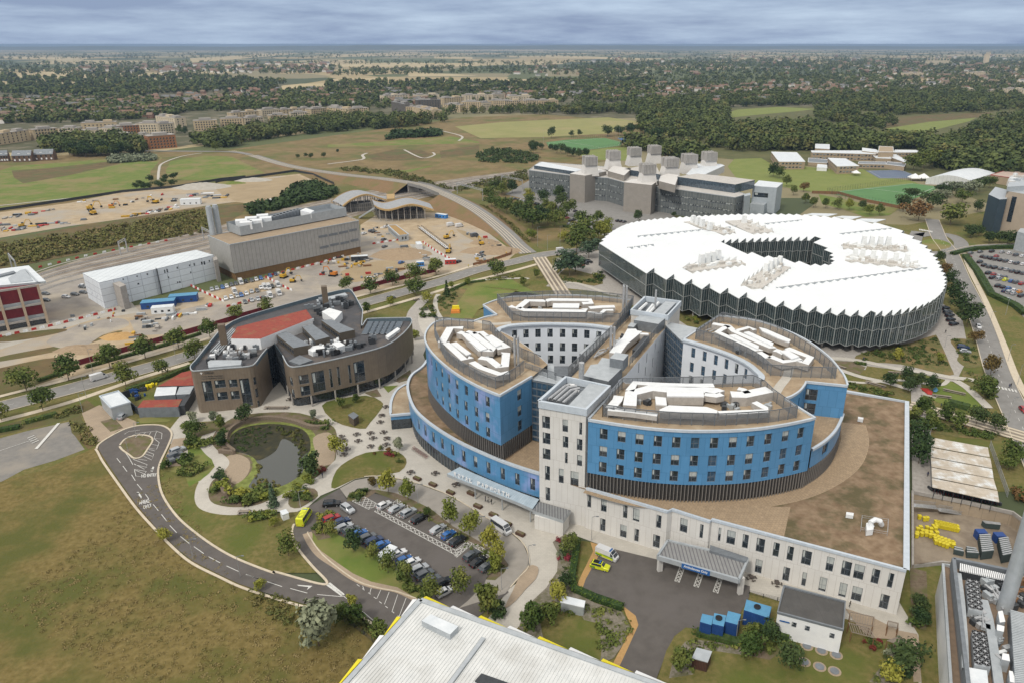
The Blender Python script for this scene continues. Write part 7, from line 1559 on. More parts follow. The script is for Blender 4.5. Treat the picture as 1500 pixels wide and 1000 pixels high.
def make_vehicle(name,cat,cols,wb_,L,wheels,parts=3):
 """cols: (x, belt half width, belt z, roof half width, roof z, glazed) from nose to tail"""
 r=thing(name,'x',cat,(0,0,-500));body,gl_=MB(),MB()
 for i,(a,b)in enumerate(zip(cols,cols[1:])):
  for s in(-1,1):
   body.face([(a[0],s*a[1]*.96,.28),(b[0],s*b[1]*.96,.28),(b[0],s*b[1],b[2]),(a[0],s*a[1],a[2])])
   body.face([(a[0],s*a[1],a[2]),(b[0],s*b[1],b[2]),(b[0],s*b[3],b[4]),(a[0],s*a[3],a[4])])
   if a[5]and b[5]:
    def mix(c,t):return(c[0],s*(c[1]*(1-t)+c[3]*t+.012),c[2]*(1-t)+c[4]*t)
    A,B,C,D=mix(a,.1),mix(b,.1),mix(b,.86),mix(a,.86);gl_.face([A,B,C,D])
  body.face([(a[0],-a[3],a[4]),(b[0],-b[3],b[4]),(b[0],b[3],b[4]),(a[0],a[3],a[4])])
  if abs(a[4]-b[4])>.3:
   k0,k1=.07,.93;P=lambda c,t,k:(a[0]+(b[0]-a[0])*k,c*(a[3]+(b[3]-a[3])*k)*.92,a[4]+(b[4]-a[4])*k+.02)
   gl_.face([P(-1,0,k0),P(-1,0,k1),P(1,0,k1),P(1,0,k0)])
  body.face([(a[0],-a[1]*.96,.28),(b[0],-b[1]*.96,.28),(b[0],b[1]*.96,.28),(a[0],a[1]*.96,.28)])
 for c in(cols[0],cols[-1]):body.face([(c[0],-c[1]*.96,.28),(c[0],c[1]*.96,.28),(c[0],c[1],c[2]),(c[0],c[3],c[4]),(c[0],-c[3],c[4]),(c[0],-c[1],c[2])])
 o=body.build('body',CARM['white'],r);o['paint']=1;gl_.build('windows',mt['glass'],r)
 for x in wheels:
  for s in(-1,1):
   mb=MB();y=s*(cols[1][1]-.1);mb.tube([(x,y-.12,-500+.33),(x,y+.12,-500+.33)],.33,10);w_=mb.build('wheel',mt['black'],r)
   mb=MB();mb.tube([(x,y+s*.1,-500+.33),(x,y+s*.13,-500+.33)],.19,8);mb.build('rim',mt['steel'],w_)
 for c,m_,nm in((cols[0],LAMP,'headlight'),(cols[-1],TAIL,'tail_light')):
  for s in(-1,1):mb=MB();mb.box(c[0]+(.0),s*c[1]*.72,-500+.62,.08,.34,.16);mb.build(nm,m_,r)
 for m_ in(body,gl_):pass
 return r
def lower(mbs):pass
_ov=MB.build
def _b(s,name,mats,parent=None,smooth=False):
 if parent is not None and parent.location.z==-500 and s.v and s.v[0][2]>-100:s.v=[(a,b,c-500)for a,b,c in s.v]
 return _ov(s,name,mats,parent,smooth)
MB.build=_b
V={}
V['hatchback']=make_vehicle('parked_car','car',[(2.02,.70,.62,.62,.66,0),(1.85,.82,.72,.7,.80,0),(1.0,.86,.88,.76,.97,0),(.35,.87,.92,.62,1.44,1),(-.6,.87,.94,.64,1.49,1),(-1.5,.86,.96,.60,1.40,1),(-1.98,.80,.92,.70,.98,0),(-2.04,.76,.70,.7,.74,0)],.9,4.1,(1.28,-1.25))
V['saloon']=make_vehicle('parked_car','car',[(2.28,.70,.60,.62,.64,0),(2.1,.84,.70,.7,.78,0),(1.15,.88,.86,.76,.94,0),(.4,.89,.90,.62,1.38,1),(-.6,.89,.92,.64,1.42,1),(-1.45,.88,.94,.62,1.32,1),(-1.95,.86,.96,.72,1.04,0),(-2.28,.80,.80,.7,.9,0)],.9,4.6,(1.42,-1.38))
V['estate car']=make_vehicle('parked_car','car',[(2.25,.76,.78,.68,.84,0),(2.1,.88,.88,.76,.96,0),(1.15,.92,1.0,.8,1.1,0),(.5,.93,1.05,.68,1.62,1),(-.6,.93,1.06,.70,1.68,1),(-1.85,.92,1.06,.68,1.60,1),(-2.22,.88,1.0,.78,1.08,0),(-2.28,.82,.7,.8,.75,0)],.95,4.6,(1.4,-1.4))
V['van']=make_vehicle('van','van',[(2.75,.85,.85,.75,.95,0),(2.5,.96,1.05,.88,1.15,0),(1.95,1.0,1.25,.85,1.85,1),(1.3,1.0,1.3,.86,2.35,1),(.7,1.0,1.3,.88,2.42,0),(-2.6,1.0,1.3,.88,2.42,0),(-2.75,.98,1.2,.88,2.35,0)],1,5.5,(1.85,-1.75))
V['minibus']=make_vehicle('minibus','minibus',[(3.1,.85,.85,.75,.95,0),(2.85,.98,1.05,.88,1.15,0),(2.3,1.02,1.25,.85,1.85,1),(1.7,1.02,1.3,.86,2.5,1),(-2.9,1.02,1.3,.88,2.5,1),(-3.1,1.0,1.2,.88,2.4,0)],1,6.2,(2.1,-2.0))
USEDV=set()
def vehicle(kind,fr,x,y,dr,col,label,group=None,z=None,name=None,cat=None):
 p=PT(fr,x,y);a,b=Q(dr);ang=atan2(b[1]-a[1],b[0]-a[0]);src=V[kind]
 zz=TZ+.02 if z is None else z
 r=dup(src,(p[0],p[1],zz),ang,label,group,colour=CARM[col])
 if not group and 'group' in r:del r['group']
 if name:r.name=name;r['category']=cat
 return r
def row(fr,dr,lst,place,group,z=None):
 n={};N_=len(lst.split())
 for i,t in enumerate(lst.split()):
  kc,x,y=t.split(',');K_={'h':'hatchback','s':'saloon','e':'estate car','v':'van'}[kc[0]];C_={'w':'white','s':'silver','g':'grey','k':'black','b':'blue','d':'darkblue','r':'red','y':'yellow','o':'orange'}[kc[1]]
  vehicle(K_,fr,float(x),float(y),dr,C_,'%s %s, %s from the left in %s'%({'darkblue':'dark blue'}.get(C_,C_),K_.replace(' car',''),ordn(i),place),group,z)
G1='cars in the visitor car park'
row('c','c 10,548 90,505','hw,48,530 ss,115,548 es,180,572 ek,240,604 ss,340,660 hb,397,692 ek,447,726','the upper hatched row',G1)
row('c','c 478,840 575,775','eg,522,806 sk,557,838 hg,603,866','the three-car group by the tree at the end',G1)
row('h','h 965,440 1055,395','er,503,124 hd,560,138 ss,572,168 eg,612,190 hb,655,204 eg,700,228 ed,735,246 hb,778,266','the lower row before the grey cabin',G1)
row('h','h 965,440 1055,395','sw,862,314 hb,898,348 hw,942,360 es,980,398 eg,1010,428 eg,1047,460 ek,1103,474 hw,1118,520','the lower row past the grey cabin',G1)
row('h','h 470,45 550,38','ek,505,42','the corner by the motorcycles',G1);row('h','h 555,45 630,95','es,592,70','the lane, pulling out beside the red car',G1)
row('a','a 905,345 1005,305','es,967,306 eg,955,334 sg,942,362','the small tan bay by the loop road','cars by the loop road');row('a','a 650,135 690,100','hs,668,120','the compound beside the grey cabin',None)
vehicle('minibus','c',682,655,'c 620,610 740,690','white','white minibus waiting on the pale drop-off lane by the planters',None)
vehicle('van','D',540,762,'D 480,785 605,748','white','long white van driving along the main road past the street trees',None,MZ+.02)
vehicle('van','u4',715,585,'u4 670,592 775,580','white','white van at the road junction in front of the trees',None,MZ+.02);vehicle('hatchback','u5',437,322,'u5 405,330 465,318','grey','grey car half hidden by a young tree on the main road',None,MZ+.02)
vehicle('hatchback','H',862,485,'H 850,465 875,500','white','white hatchback driving up the wide road on the right',None,.3);vehicle('hatchback','u7',1492,615,'u7 1480,600 1500,620','red','dark red car cut off by the right edge of the photo',None,.3)
for i,(n_,c_,k_)in enumerate((('d 515,322','white','van'),('d 477,382','yellow','estate car'),('b 728,712','yellow','minibus'))):
 fr,xy=n_.split();x,y=map(float,xy.split(','));dr=('d 450,292 590,350','d 420,365 535,396','b 703,745 752,668')[i]
 r=vehicle(k_,fr,x,y,dr,c_,('white ambulance with yellow and green checks parked beside the hedge','yellow response car with green checks beside the white ambulance','yellow ambulance with a chequered roof driving past the pond path')[i],'ambulances',name='ambulance',cat='ambulance')
 L_=(2.6,2.1,2.6)[i];w_=(1.02,.95,1.02)[i];h_=(1.25,.95,1.25)[i];cm=M('yellow_green_checks',(.62,.64,.03),rough=.4,lines=(.9,.45,(.03,.22,.08),.0,.5));
 br=cm.node_tree.nodes.get('Brick Texture')
 if br:br.inputs['Color2'].default_value=(.06,.28,.5,1);br.inputs['Color1'].default_value=(1,1,1,1)
 for s in(-1,1):
  me=bpy.data.meshes.new('livery');me.from_pydata([(-L_,s*w_,.45),(L_*.8,s*w_,.45),(L_*.8,s*w_,h_),(-L_,s*w_,h_)],[],[(0,1,2,3)]);uv=me.uv_layers.new(name='UVMap');me.materials.append(cm)
  for k,q in enumerate([(-L_,.45),(L_*.8,.45),(L_*.8,h_),(-L_,h_)]):uv.data[k].uv=q
  o=bpy.data.objects.new('livery_panel',me);COL.objects.link(o);o.parent=r
 mb=MB();zt_=(2.42,1.68,2.42)[i];mb.box(1.0 if i!=1 else 0,0,zt_,.35,1.3,.14);o=mb.build('light_bar',CARM['blue']);o.parent=r
 if i==2:mb=MB();mb.box(-.6,0,2.5,4.2,1.5,.03);o=mb.build('roof_checks',M('roof_checks',(.62,.64,.03),rough=.5,lines=(.8,.4,(.03,.22,.08),.0,.5,.45)));o.parent=r
 if i==1:mb=MB();mb.box(-.6,0,1.66,1.9,1.2,.04);o=mb.build('roof_panel',CARM['black']);o.parent=r
G2='cars in the right-hand car park';d2='H 800,90 830,76'
d2='H 860,135 900,122'
row('H',d2,'sg,820,84 sg,872,76 ek,935,74 hs,990,78 hw,1030,84 eg,1065,94 hw,1100,100','the back row of the right car park',G2,.2)
row('H',d2,'hr,812,104 sk,885,102 eg,905,107 ek,930,112 eg,955,117 hk,980,122 eg,1010,127 hr,960,101 hw,1040,134 eg,1070,139 hw,1103,144','the second row of the right car park',G2,.2)
row('H',d2,'ek,870,132 ek,893,150 eg,920,158 ek,950,163 sg,985,168 hs,1015,173 eg,1045,182 ek,1075,189 eg,1105,194','the third row of the right car park',G2,.2)
row('H',d2,'ek,915,192 hr,945,200 hs,975,208 hg,1005,214 ek,937,217 es,972,224 hy,1008,229 hb,1040,236 eg,1065,242 hr,1095,250','the fourth row of the right car park',G2,.2)
row('H',d2,'ek,968,262 hk,995,269 hb,1025,276 hw,1055,286 ho,1085,294 hd,1003,290 es,1027,297 hs,1052,304 ek,1092,316 hs,985,330 hs,1020,336','the front row of the right car park',G2,.2)
row('H','H 660,380 710,372','ek,683,385 eg,695,406 ek,706,424 ek,712,447 ek,728,470','the five black cars in front of the disc','cars beside the disc',.2);row('u7','u7 1015,150 1100,160','ed,1052,155 hs,1067,184','the planted bay right of the disc','cars beside the disc',.2)
row('u4','u4 880,690 930,700','hr,893,708 ek,922,692 ek,955,678','the pale court left of the disc','cars left of the disc',.2)
G3='vehicles on the construction site';d3='E 222,262 238,290'
row('E',d3,'hs,225,282 hs,252,276 hb,282,270 hw,305,264 hg,330,255 hg,355,250 vw,382,245 hk,410,238 hg,440,233 hw,465,227 hb,490,220 hb,540,208 hd,570,198','the back row beside the site cabins',G3,.15)
row('E',d3,'hw,300,330 hw,330,323 vw,348,296 hs,362,316 hb,385,312 hw,412,303 hs,440,293 hg,470,288 hw,490,272 vw,512,272 vw,532,272 hk,552,264 vw,582,260','the middle row beside the site cabins',G3,.15)
row('E',d3,'hg,405,350 hs,440,340 hs,475,333 hg,505,330 vw,540,318 vw,588,304','the front row beside the site cabins',G3,.15)
row('u3','u3 970,310 1030,300','vw,1000,308 vw,1065,315 vg,1175,385','the sandy yard below the busway slope',G3,.15);row('u3','u3 350,360 400,345','sk,440,355 eg,420,350 hw,365,370 hw,525,320 hg,512,412 hb,640,582 hg,518,465 hw,1195,530 eg,1235,512 hg,1035,580 hk,1060,575','the site beside the station',G3,.15)
row('D','D 320,320 380,325','hw,360,322 hg,408,308 hg,455,298 hg,450,268 hw,452,262 hg,252,340 hg,250,305','the small court left of the cabins',None,.15)
row('u2','u2 580,190 620,195','hk,602,190 vw,645,195 hk,672,203','the bare earth field behind the grey building',G3,.15)
row('u4','u4 280,130 320,122','hs,290,130 hg,318,134 hk,350,142 hw,375,147 hs,405,154 hg,500,174 hk,520,180 hs,550,184 hk,655,209 hg,690,215 hr,768,300 hg,800,320 hk,830,315 hs,790,350 hs,820,358 hw,970,350 hg,700,264 hk,690,279 hs,540,224 hk,545,255 hg,960,392 hk,840,240 hk,1205,324 hk,1235,328 hg,1262,332','the tree-shaded laboratory car park','cars by the laboratory',.2)
def purge(roots):
 dead=[]
 for r in roots:dead+=[g for c in r.children for g in c.children]+list(r.children)+[r]
 for o in dead:bpy.data.objects.remove(o)
purge(V.values())
MB.build=_ov
for o in COL.objects:
 if 'paint' in o:del o['paint']
def cards(rng,n,lobes,size,up=.35):
 """numpy leaf cards on a set of ellipsoid lobes (cx,cy,cz,rx,ry,rz) -> verts (4n,3)"""
 L_=np.array(lobes);wts=(L_[:,3]*L_[:,5])**1.0;k=rng.choice(len(L_),n,p=wts/wts.sum());d=rng.normal(size=(n,3));d[:,2]=d[:,2]*.9+.25;d/=np.linalg.norm(d,axis=1)[:,None]
 rr=rng.uniform(.55,1.08,n)[:,None];c=L_[k,:3]+d*L_[k,3:6]*rr
 nrm=d+rng.normal(size=(n,3))*.55+np.array([0,0,up]);nrm/=np.linalg.norm(nrm,axis=1)[:,None]
 t=np.cross(nrm,rng.normal(size=(n,3)));t/=np.linalg.norm(t,axis=1)[:,None];b=np.cross(nrm,t);s=(size*rng.uniform(.55,1.3,n))[:,None]
 return np.stack([c-t*s-b*s*.6,c+t*s*.2-b*s,c+t*s+b*s*.5,c-t*s*.3+b*s],1).reshape(-1,3)
def nmesh(name,V_,mats,F_=4):
 n=len(V_)//F_;me=bpy.data.meshes.new(name);me.vertices.add(len(V_));me.vertices.foreach_set('co',V_.astype(np.float32).ravel());me.loops.add(n*F_);me.loops.foreach_set('vertex_index',np.arange(n*F_,dtype=np.int32));me.polygons.add(n)
 me.polygons.foreach_set('loop_start',np.arange(0,n*F_,F_,dtype=np.int32));me.polygons.foreach_set('loop_total',np.full(n,F_,dtype=np.int32));me.materials.append(mats);me.update(calc_edges=True);return me
def lobes_for(rng,kind):
 """unit tree: height 1"""
 if kind=='round':return[(rng.normal()*.15,rng.normal()*.15,.60+rng.normal()*.12,.2,.2,.18)for _ in range(10)]+[(0,0,.56,.32,.32,.34)]
 if kind=='oval':return[(rng.normal()*.09,rng.normal()*.09,.30+.065*i,.2*sin(pi*(i+1.5)/11)+.05,.2*sin(pi*(i+1.5)/11)+.05,.13)for i in range(9)]
 if kind=='broad':return[(rng.normal()*.18,rng.normal()*.18,.55+rng.normal()*.12,.2,.2,.16)for _ in range(12)]+[(0,0,.5,.34,.34,.3)]
 if kind=='cone':return[(0,0,.12+.1*i,.22*(1-i/9.5),.22*(1-i/9.5),.1)for i in range(9)]
 if kind=='shrub':return[(rng.normal()*.28,rng.normal()*.28,.45+rng.normal()*.1,.3,.3,.34)for _ in range(6)]
TP={}
def tree_proto(kind,leaf,v,n=None):
 key=(kind,leaf,v)
 if key in TP:return TP[key]
 rng=np.random.default_rng(abs(hash((kind,v)))%1000 if 0 else sum(map(ord,kind))*7+v);lb=lobes_for(rng,kind);n=n or{'shrub':170,'cone':420}.get(kind,820)
 Vc=cards(rng,n,lb,{'shrub':.11}.get(kind,.038));me=nmesh('crown',Vc,LF[leaf])
 tm=None
 if kind!='shrub':
  mb=MB();mb.tube([(0,0,0),(.004,0,.2),(0,.006,.45),(.01,0,.75)],.016,5,r2=.005)
  for i in range(5):
   a=i*2.4+v;z0=.25+.09*i;mb.tube([(0,0,z0),(cos(a)*.08,sin(a)*.08,z0+.08),(cos(a)*.15,sin(a)*.15,z0+.13)],.007,4,r2=.002)
  tm=mb.mesh('trunk',[BARK])
 TP[key]=(me,tm);return TP[key]
NT=[0]
def plant(kind,leaf,x,y,h,label,group,name='tree',cat='tree',z=.1,wide=1.0):
 me,tm=tree_proto(kind,leaf,rnd.randrange(3));r=bpy.data.objects.new(name,None);COL.objects.link(r);r.location=(x,y,z);r.rotation_euler=(0,0,rnd.uniform(0,6.28));s=h*rnd.uniform(.93,1.07);w_=s*wide*rnd.uniform(.92,1.1);r.scale=(w_,w_,s);r.empty_display_size=.1
 tag(r,label,cat,group);NT[0]+=1
 for nm,m_ in(('trunk',tm),('crown' if tm else 'foliage',me)):
  if m_:o=bpy.data.objects.new(nm,m_);COL.objects.link(o);o.parent=r
 return r
def trees(fr,lst,place,group,kind='round',leaf='green',h=8,wide=1.0,what=None):
 if group and 'visitor' in group:wide=.8
 hk=1.3 if group and 'laboratory' in group else 1
 """tokens x,y[,h[,kind-leaf code]]"""
 KC={'r':'round','o':'oval','b':'broad','c':'cone'};LC={'g':'green','d':'dark','y':'yellow','u':'blue','n':'brown','s':'silver','r':'red'}
 adj={'green':'green','dark':'dark green','yellow':'yellow-green','blue':'blue-green','brown':'browning','silver':'silvery','red':'red'}
 T_=lst.split();xs_=sorted(float(t.split(',')[0])for t in T_)
 for t in T_:
  i=xs_.index(float(t.split(',')[0]))
  q=t.split(',');hh=(float(q[2])if len(q)>2 and q[2]else h)*hk;k,l=(KC[q[3][0]],LC[q[3][1]])if len(q)>3 else(kind,leaf)
  x,y=PT(fr,float(q[0]),float(q[1]));sz='young' if hh<5.5 else('tall' if hh>11 else 'full')
  if what:lb=what
  else:lb='%s %s tree, %s %s'%(sz,adj[l],(ordn(i)+' from the left')if len(T_)>1 else 'standing',place)
  plant(k,l,x,y,hh,lb,group,wide=wide)
GM_='trees along the main road'
trees('D','145,822,10.5 375,768,10.5 600,705,10.5 790,650,9.5 970,594,9.5 1140,538,9 1290,440,7','beyond the main road',GM_,'round','green',wide=1.15)
trees('E','520,400,7 950,285,7.5 1085,300,9 1205,255,9 1330,235,9.5 1440,200,10','beside the red hoarding',GM_,'round','green',wide=1.1)
trees('D','12,985,7.5 235,930,9.5 685,800,9 883,740,7.5 1060,655,8','on the near verge of the main road',GM_,'round','yellow' if 0 else 'green',wide=1.05)
trees('u5','272,415,6,og 432,370,5.5,oy 608,303,11,bg 685,350,6,ry 820,305,8.5,cd 850,245,4,oy 965,228,4.5,oy 1168,175,10,rg','between the institute and the junction',GM_,wide=1.05)
trees('u5','1345,235,6,og 1435,180,5.5,og 605,605,5,oy','near the busway crossing',GM_)
trees('u4','120,195,9 150,80,9,rd 215,95,8 295,80,9,rd 100,140,9 190,235,9 250,260,10 330,290,10 360,320,11,rd 420,330,11 470,392,13,bg 545,350,10,rd 600,345,9,rd 660,380,10 700,340,8,rg 640,270,8 590,230,7 440,140,7,ry 450,190,7 570,170,9,rd 700,140,10,rd 715,200,9,rd 770,280,10,rg 890,350,8,rg 1035,345,8,rg 1110,400,7,ry 1040,490,11,ry 1090,470,8,ry 910,510,13,rg 850,600,13,rg 955,640,9,ru 790,800,12,ru 840,760,9,ru 715,770,7,rd 740,500,6,ry 460,490,6,ry','by the laboratory car park','trees by the laboratory car park',wide=1.1)
trees('s8','635,475,10,rd 830,445,4,rd','in front of the laboratory',None)
trees('H','650,140,8 680,215,8,rn 700,262,9 725,350,11 765,408,10 800,480,11','between the disc and the wide road','trees beside the disc','round','dark')
trees('H','838,570,6,rn 925,745,9,rn 900,830,7,rg 885,870,8,rg','beside the zebra crossing road','trees beside the disc')
trees('u7','517,440,6.5,rd 636,405,7,rd 650,480,7,rd 718,440,6.5,rd 820,468,6.5,rd 565,245,6,oy 880,260,5,oy','in the lawns below the disc','small trees in the garden')
trees('u7','750,650,8,og 690,690,6,og 790,760,8,og 912,700,8,og 1000,750,7,og 1145,720,8,rd 1285,765,8,rd','along the busway','trees along the busway')
trees('u7','705,880,9,rd 725,1000,9,rd 1415,990,9,bg 1380,1040,6,bg','near the covered cycle park','trees by the cycle park')
trees('u6','45,250,12,rg 90,300,11,rg 10,240,12,rd 130,350,9,rg 200,400,9,rg 190,330,9,rn 250,425,9,rg 320,430,8,rg 390,435,9,rg 460,440,9,ry 540,440,8,rd 580,470,8,ry 640,470,9,rg','in the band behind the disc','trees behind the disc')
trees('u6','840,205,20,bg 900,190,22,bg 960,180,19,by 1020,170,18,bg 1080,165,16,bn 1150,160,17,bg','right of the school','big trees by the school',wide=1.1)
trees('u6','780,450,16,bd 870,505,18,bn 830,380,13,bd 950,440,16,bd 1000,400,15,bs 1060,530,17,bg 1090,360,15,bs 1130,400,14,bg 1170,350,14,bs 1230,330,14,bd 1290,310,13,bg 1240,250,9,bg 1180,600,10,bd 1230,595,9,bd 1290,640,9,bd 1350,635,9,bd 1400,640,9,bd 1450,645,9,bd 1220,450,10,bd 1010,360,12,bd','in the dark group by the roundabout','trees by the roundabout',wide=1.1)
GC='trees in the visitor car park'
trees('c','72,455,7.5,ry 178,492,7.5,ry 405,622,8,ry 512,690,7.5,ry 625,768,7.5,ry 662,845,7,ry 283,580,3.5,rg','behind the upper car row',GC)
trees('h','505,210,5,rg 625,295,6.5,rd 732,335,5,rg 810,405,7,rg 905,480,7.5,rg 1045,550,6.5,rg 1205,525,7.5,rg 1350,630,10,og 1395,400,6,oy','below the lower visitor car row',GC)
trees('b','640,905,6.5,rg 400,185,6.5,rd 905,355,6.5,ry 765,485,8,od 560,640,7,cu 930,105,4.5,og 1005,75,4,og 775,165,4,os 140,260,6,rg 270,225,6,og 275,320,6,od 120,310,5,rg 1240,330,4.5,os 1095,530,3.5,on 565,745,3,ry','around the pond','trees around the pond')
trees('a','1050,140,4.5,os 1165,140,4.5,os 890,790,4.5,ry','near the loop road','trees by the loop road')
trees('d','305,300,5.5,rg 290,480,4,rd 105,715,7.5,og 210,685,6,og 245,560,6,ry 915,940,6,og 1285,855,7,bg 1395,775,6,rd 1290,760,4,rg','in the gardens beside the ambulance yard','trees beside the ambulance yard')
trees('f','210,925,6.5,rd 825,935,8.5,bd 745,1000,5,by 905,590,4,rd 905,650,4,rd 920,690,4,rd','at the bottom right by the courtyard','trees at the bottom right')
trees('h','435,800,12.5,os 560,670,5,rg 630,690,6,og 765,785,6,og 120,500,3.5,ry 620,590,4,oy','at the meadow edge by the road junction','trees at the meadow edge')
trees('u1','1110,155,7 1140,130,7 1180,158,7 1215,155,7 1235,95,7 1285,130,6 1310,150,7 1345,85,7 1340,110,6 1400,130,7 1420,80,8','above the construction strip','dark trees by the green fields','broad','dark')
trees('t2','380,810,12,bg 160,690,12,rd 120,680,11,rg 985,865,5 1042,855,5 1078,865,6 1170,860,6 1275,825,5','on the open park','park trees','round','dark')
trees('t4','438,715,16,rd 292,790,10,rd 325,795,10,rd 365,800,9,rd 308,825,11,rd 435,810,9,rd 475,825,10,rd 515,830,12,rd 558,845,11,rd 600,850,9,rd 642,865,11,rd 690,862,12,rd 585,705,9,rd 645,700,9,rd 850,700,18,bd 930,695,16,bd 1020,690,18,bd 1090,680,18,bg 1180,690,16,bd 1210,740,22,bd','around the artificial pitch','trees around the pitches')
def carpet(name,poly,n,h,leaf,rngseed,spread=1.0,label=None):
 """countless scrub as one object"""
 rng=np.random.default_rng(rngseed);P=Q(poly);xs=[p[0]for p in P];ys=[p[1]for p in P];C_=[]
 while len(C_)<n:
  x,y=rng.uniform(min(xs),max(xs)),rng.uniform(min(ys),max(ys))
  if inside((x,y),P):C_.append((x,y))
 out=[]
 for(x,y)in C_:
  hh=h*rng.uniform(.5,1.3);out.append(cards(rng,26,[(x,y,hh*.4,hh*spread*.7,hh*spread*.7,hh*.5)],hh*.22))
 o=bpy.data.objects.new(name,nmesh(name,np.concatenate(out),LF[leaf]));COL.objects.link(o);tag(o,label,name.replace('_',' '),kind='stuff')
def shrubs(poly,n,h,leafs,where,z=.1,group=None):
 P=Q(poly);xs=[p[0]for p in P];ys=[p[1]for p in P];k=t=0
 while k<n and t<n*40:
  t+=1;x,y=rnd.uniform(min(xs),max(xs)),rnd.uniform(min(ys),max(ys))
  if not inside((x,y),P):continue
  l=rnd.choice(leafs);plant('shrub',l,x,y,h*rnd.uniform(.6,1.3),'low bushy shrub '+where,group or 'shrubs '+where,'shrub','shrub',z,rnd.uniform(.9,1.4));k+=1
g_,y_,r_,n_='green','yellow','red','brown'
shrubs('b 215,545 290,600 380,640 520,620 600,580 560,560 420,590 320,560 250,520',14,2.4,[g_,y_,g_],'along the lower bank of the pond');shrubs('b 210,290 300,220 300,320 250,330',5,2.2,[g_],'on the left bank of the pond');shrubs('b 700,175 860,190 850,225 720,205',4,2.2,[g_],'above the pond by the gabion wall');shrubs('b 190,470 290,460 300,520 240,560',5,2,['dark',g_],'at the pond path bend')
shrubs('b 650,530 770,465 790,500 640,590',6,1.6,[g_,y_],'between the pond and the curved path');shrubs('b 650,600 700,550 790,545 790,580 720,630',8,1.7,[g_,'dark',y_],'in the oval bed by the pond path');shrubs('b 430,690 520,670 560,700 440,715',5,1.8,[y_,g_],'beside the white cabinet');shrubs('b -30,440 30,410 90,390 160,440 120,480 30,470',9,2.4,[g_],'on the bank behind the small parking bay')
shrubs('b 80,190 130,200 190,300 110,330 60,260',8,2,[g_,y_],'left of the pond path');shrubs('b 820,420 860,430 800,460 790,450',2,1.4,[r_],'with red leaves at the right pond bank');shrubs('b 1000,340 1200,325 1260,360 1240,420 1220,370 1060,360',8,1.3,[g_,n_,r_],'round the grass mound')
shrubs('b 985,560 1070,540 1060,590 980,600',7,1.5,['dark',g_],'by the parked motorcycles');carpet('shrubbery','c 30,450 640,780 700,880 620,910 560,800 300,620 80,480',57,1.02,'green',24,1.2,'low mixed shrubs under the car park trees');shrubs('h 400,170 440,110 510,80 530,140 470,200 430,220',11,1.5,[g_,y_,'dark'],'at the top of the car park island')
shrubs('h 860,470 1060,500 1140,560 1000,560',9,1.6,[g_],'at the bottom of the car park island');shrubs('h 1290,600 1420,560 1450,580 1400,650',8,1.6,['dark',g_],'by the tall tree near the white roof');shrubs('d 225,240 300,215 340,260 330,450 310,520 240,500 260,380',20,1.2,['dark',r_,g_,'silver'],'in the stony bed by the hedge');carpet('shrubbery','d 180,570 440,580 620,650 640,720 560,860 490,880 470,720 440,640 200,640 80,740 60,700',79,1.1,'green',44,1.2,'low mixed shrubs in the garden beds beside the ambulance yard')
carpet('shrubbery','d 880,850 960,780 1230,800 1430,740 1500,800 1300,860 1100,830 1000,860 960,960',57,1.19,'green',28,1.2,'low mixed shrubs in the bed by the timber hut');shrubs('f 740,830 860,780 870,950 740,1010 650,1000',12,1.4,[g_,'silver','dark'],'at the corner of the courtyard');shrubs('f 870,520 945,500 945,700 880,690',9,2,[g_],'in the strip between the walls');shrubs('f 590,770 780,790 780,850 600,810',9,1,[g_,r_],'under the pergola edge')
carpet('shrubbery','h 370,570 500,590 640,620 760,720 700,760 600,680 520,640',35,1.02,'rough',35,1.2,'low mixed shrubs on the road bank at the meadow edge');carpet('shrubbery','h 60,480 330,580 380,660 300,700 100,600',48,1.02,'rough',30,1.2,'low mixed shrubs in the rough grass by the road');carpet('shrubbery','a 390,150 450,140 540,260 480,280',30,1.36,'rough',41,1.2,'low mixed shrubs between the old car park and the compound');carpet('shrubbery','a 300,110 430,60 440,90 330,130',22,1.27,'rough',32,1.2,'low mixed shrubs on the verge by the old car park')
shrubs('u5 640,410 700,360 760,430 740,470 640,480',12,2,[g_,'dark'],'between the ramp and the lawn');carpet('shrubbery','u5 760,290 900,250 880,330 780,430',35,1.36,'green',32,1.2,'low mixed shrubs on the planted slope by the lawn');carpet('shrubbery','u5 1100,180 1340,150 1330,180 1100,200',26,1.27,'green',24,1.2,'low mixed shrubs by the junction footpath');carpet('shrubbery','u7 290,190 500,150 860,80 940,300 600,260 330,240',132,1.1,'green',30,1.2,'low mixed shrubs in the wide bed below the disc')
carpet('shrubbery','u7 210,410 540,480 540,510 220,450',48,1.36,'green',40,1.2,'low mixed shrubs in the bed behind the hospital roof edge');carpet('shrubbery','u7 660,660 830,700 1180,760 1310,790 1280,830 1000,770 660,720',96,1.36,'green',37,1.2,'low mixed shrubs between the busway and the cycle park');carpet('shrubbery','u7 970,90 1110,100 1180,270 1040,250',44,1.1,'green',29,1.2,'low mixed shrubs in the bays right of the disc');carpet('shrubbery','u7 1060,320 1290,420 1290,560 1100,440',35,1.36,'green',21,1.2,'low mixed shrubs by the zebra crossing')
carpet('shrubbery','u4 700,790 860,830 1060,820 1070,860 740,860',44,1.19,'green',23,1.2,'low mixed shrubs left of the disc corner');shrubs('u4 1010,740 1090,760 1100,850 1020,830',6,2.6,[g_,'dark'],'at the left tip of the disc');shrubs('u8 745,450 850,430 850,560 760,560',7,2,['brown',g_],'behind the cycle park fence');shrubs('G 370,235 470,260 460,290 380,260',6,1.8,[g_,y_],'behind the rear hospital tower')
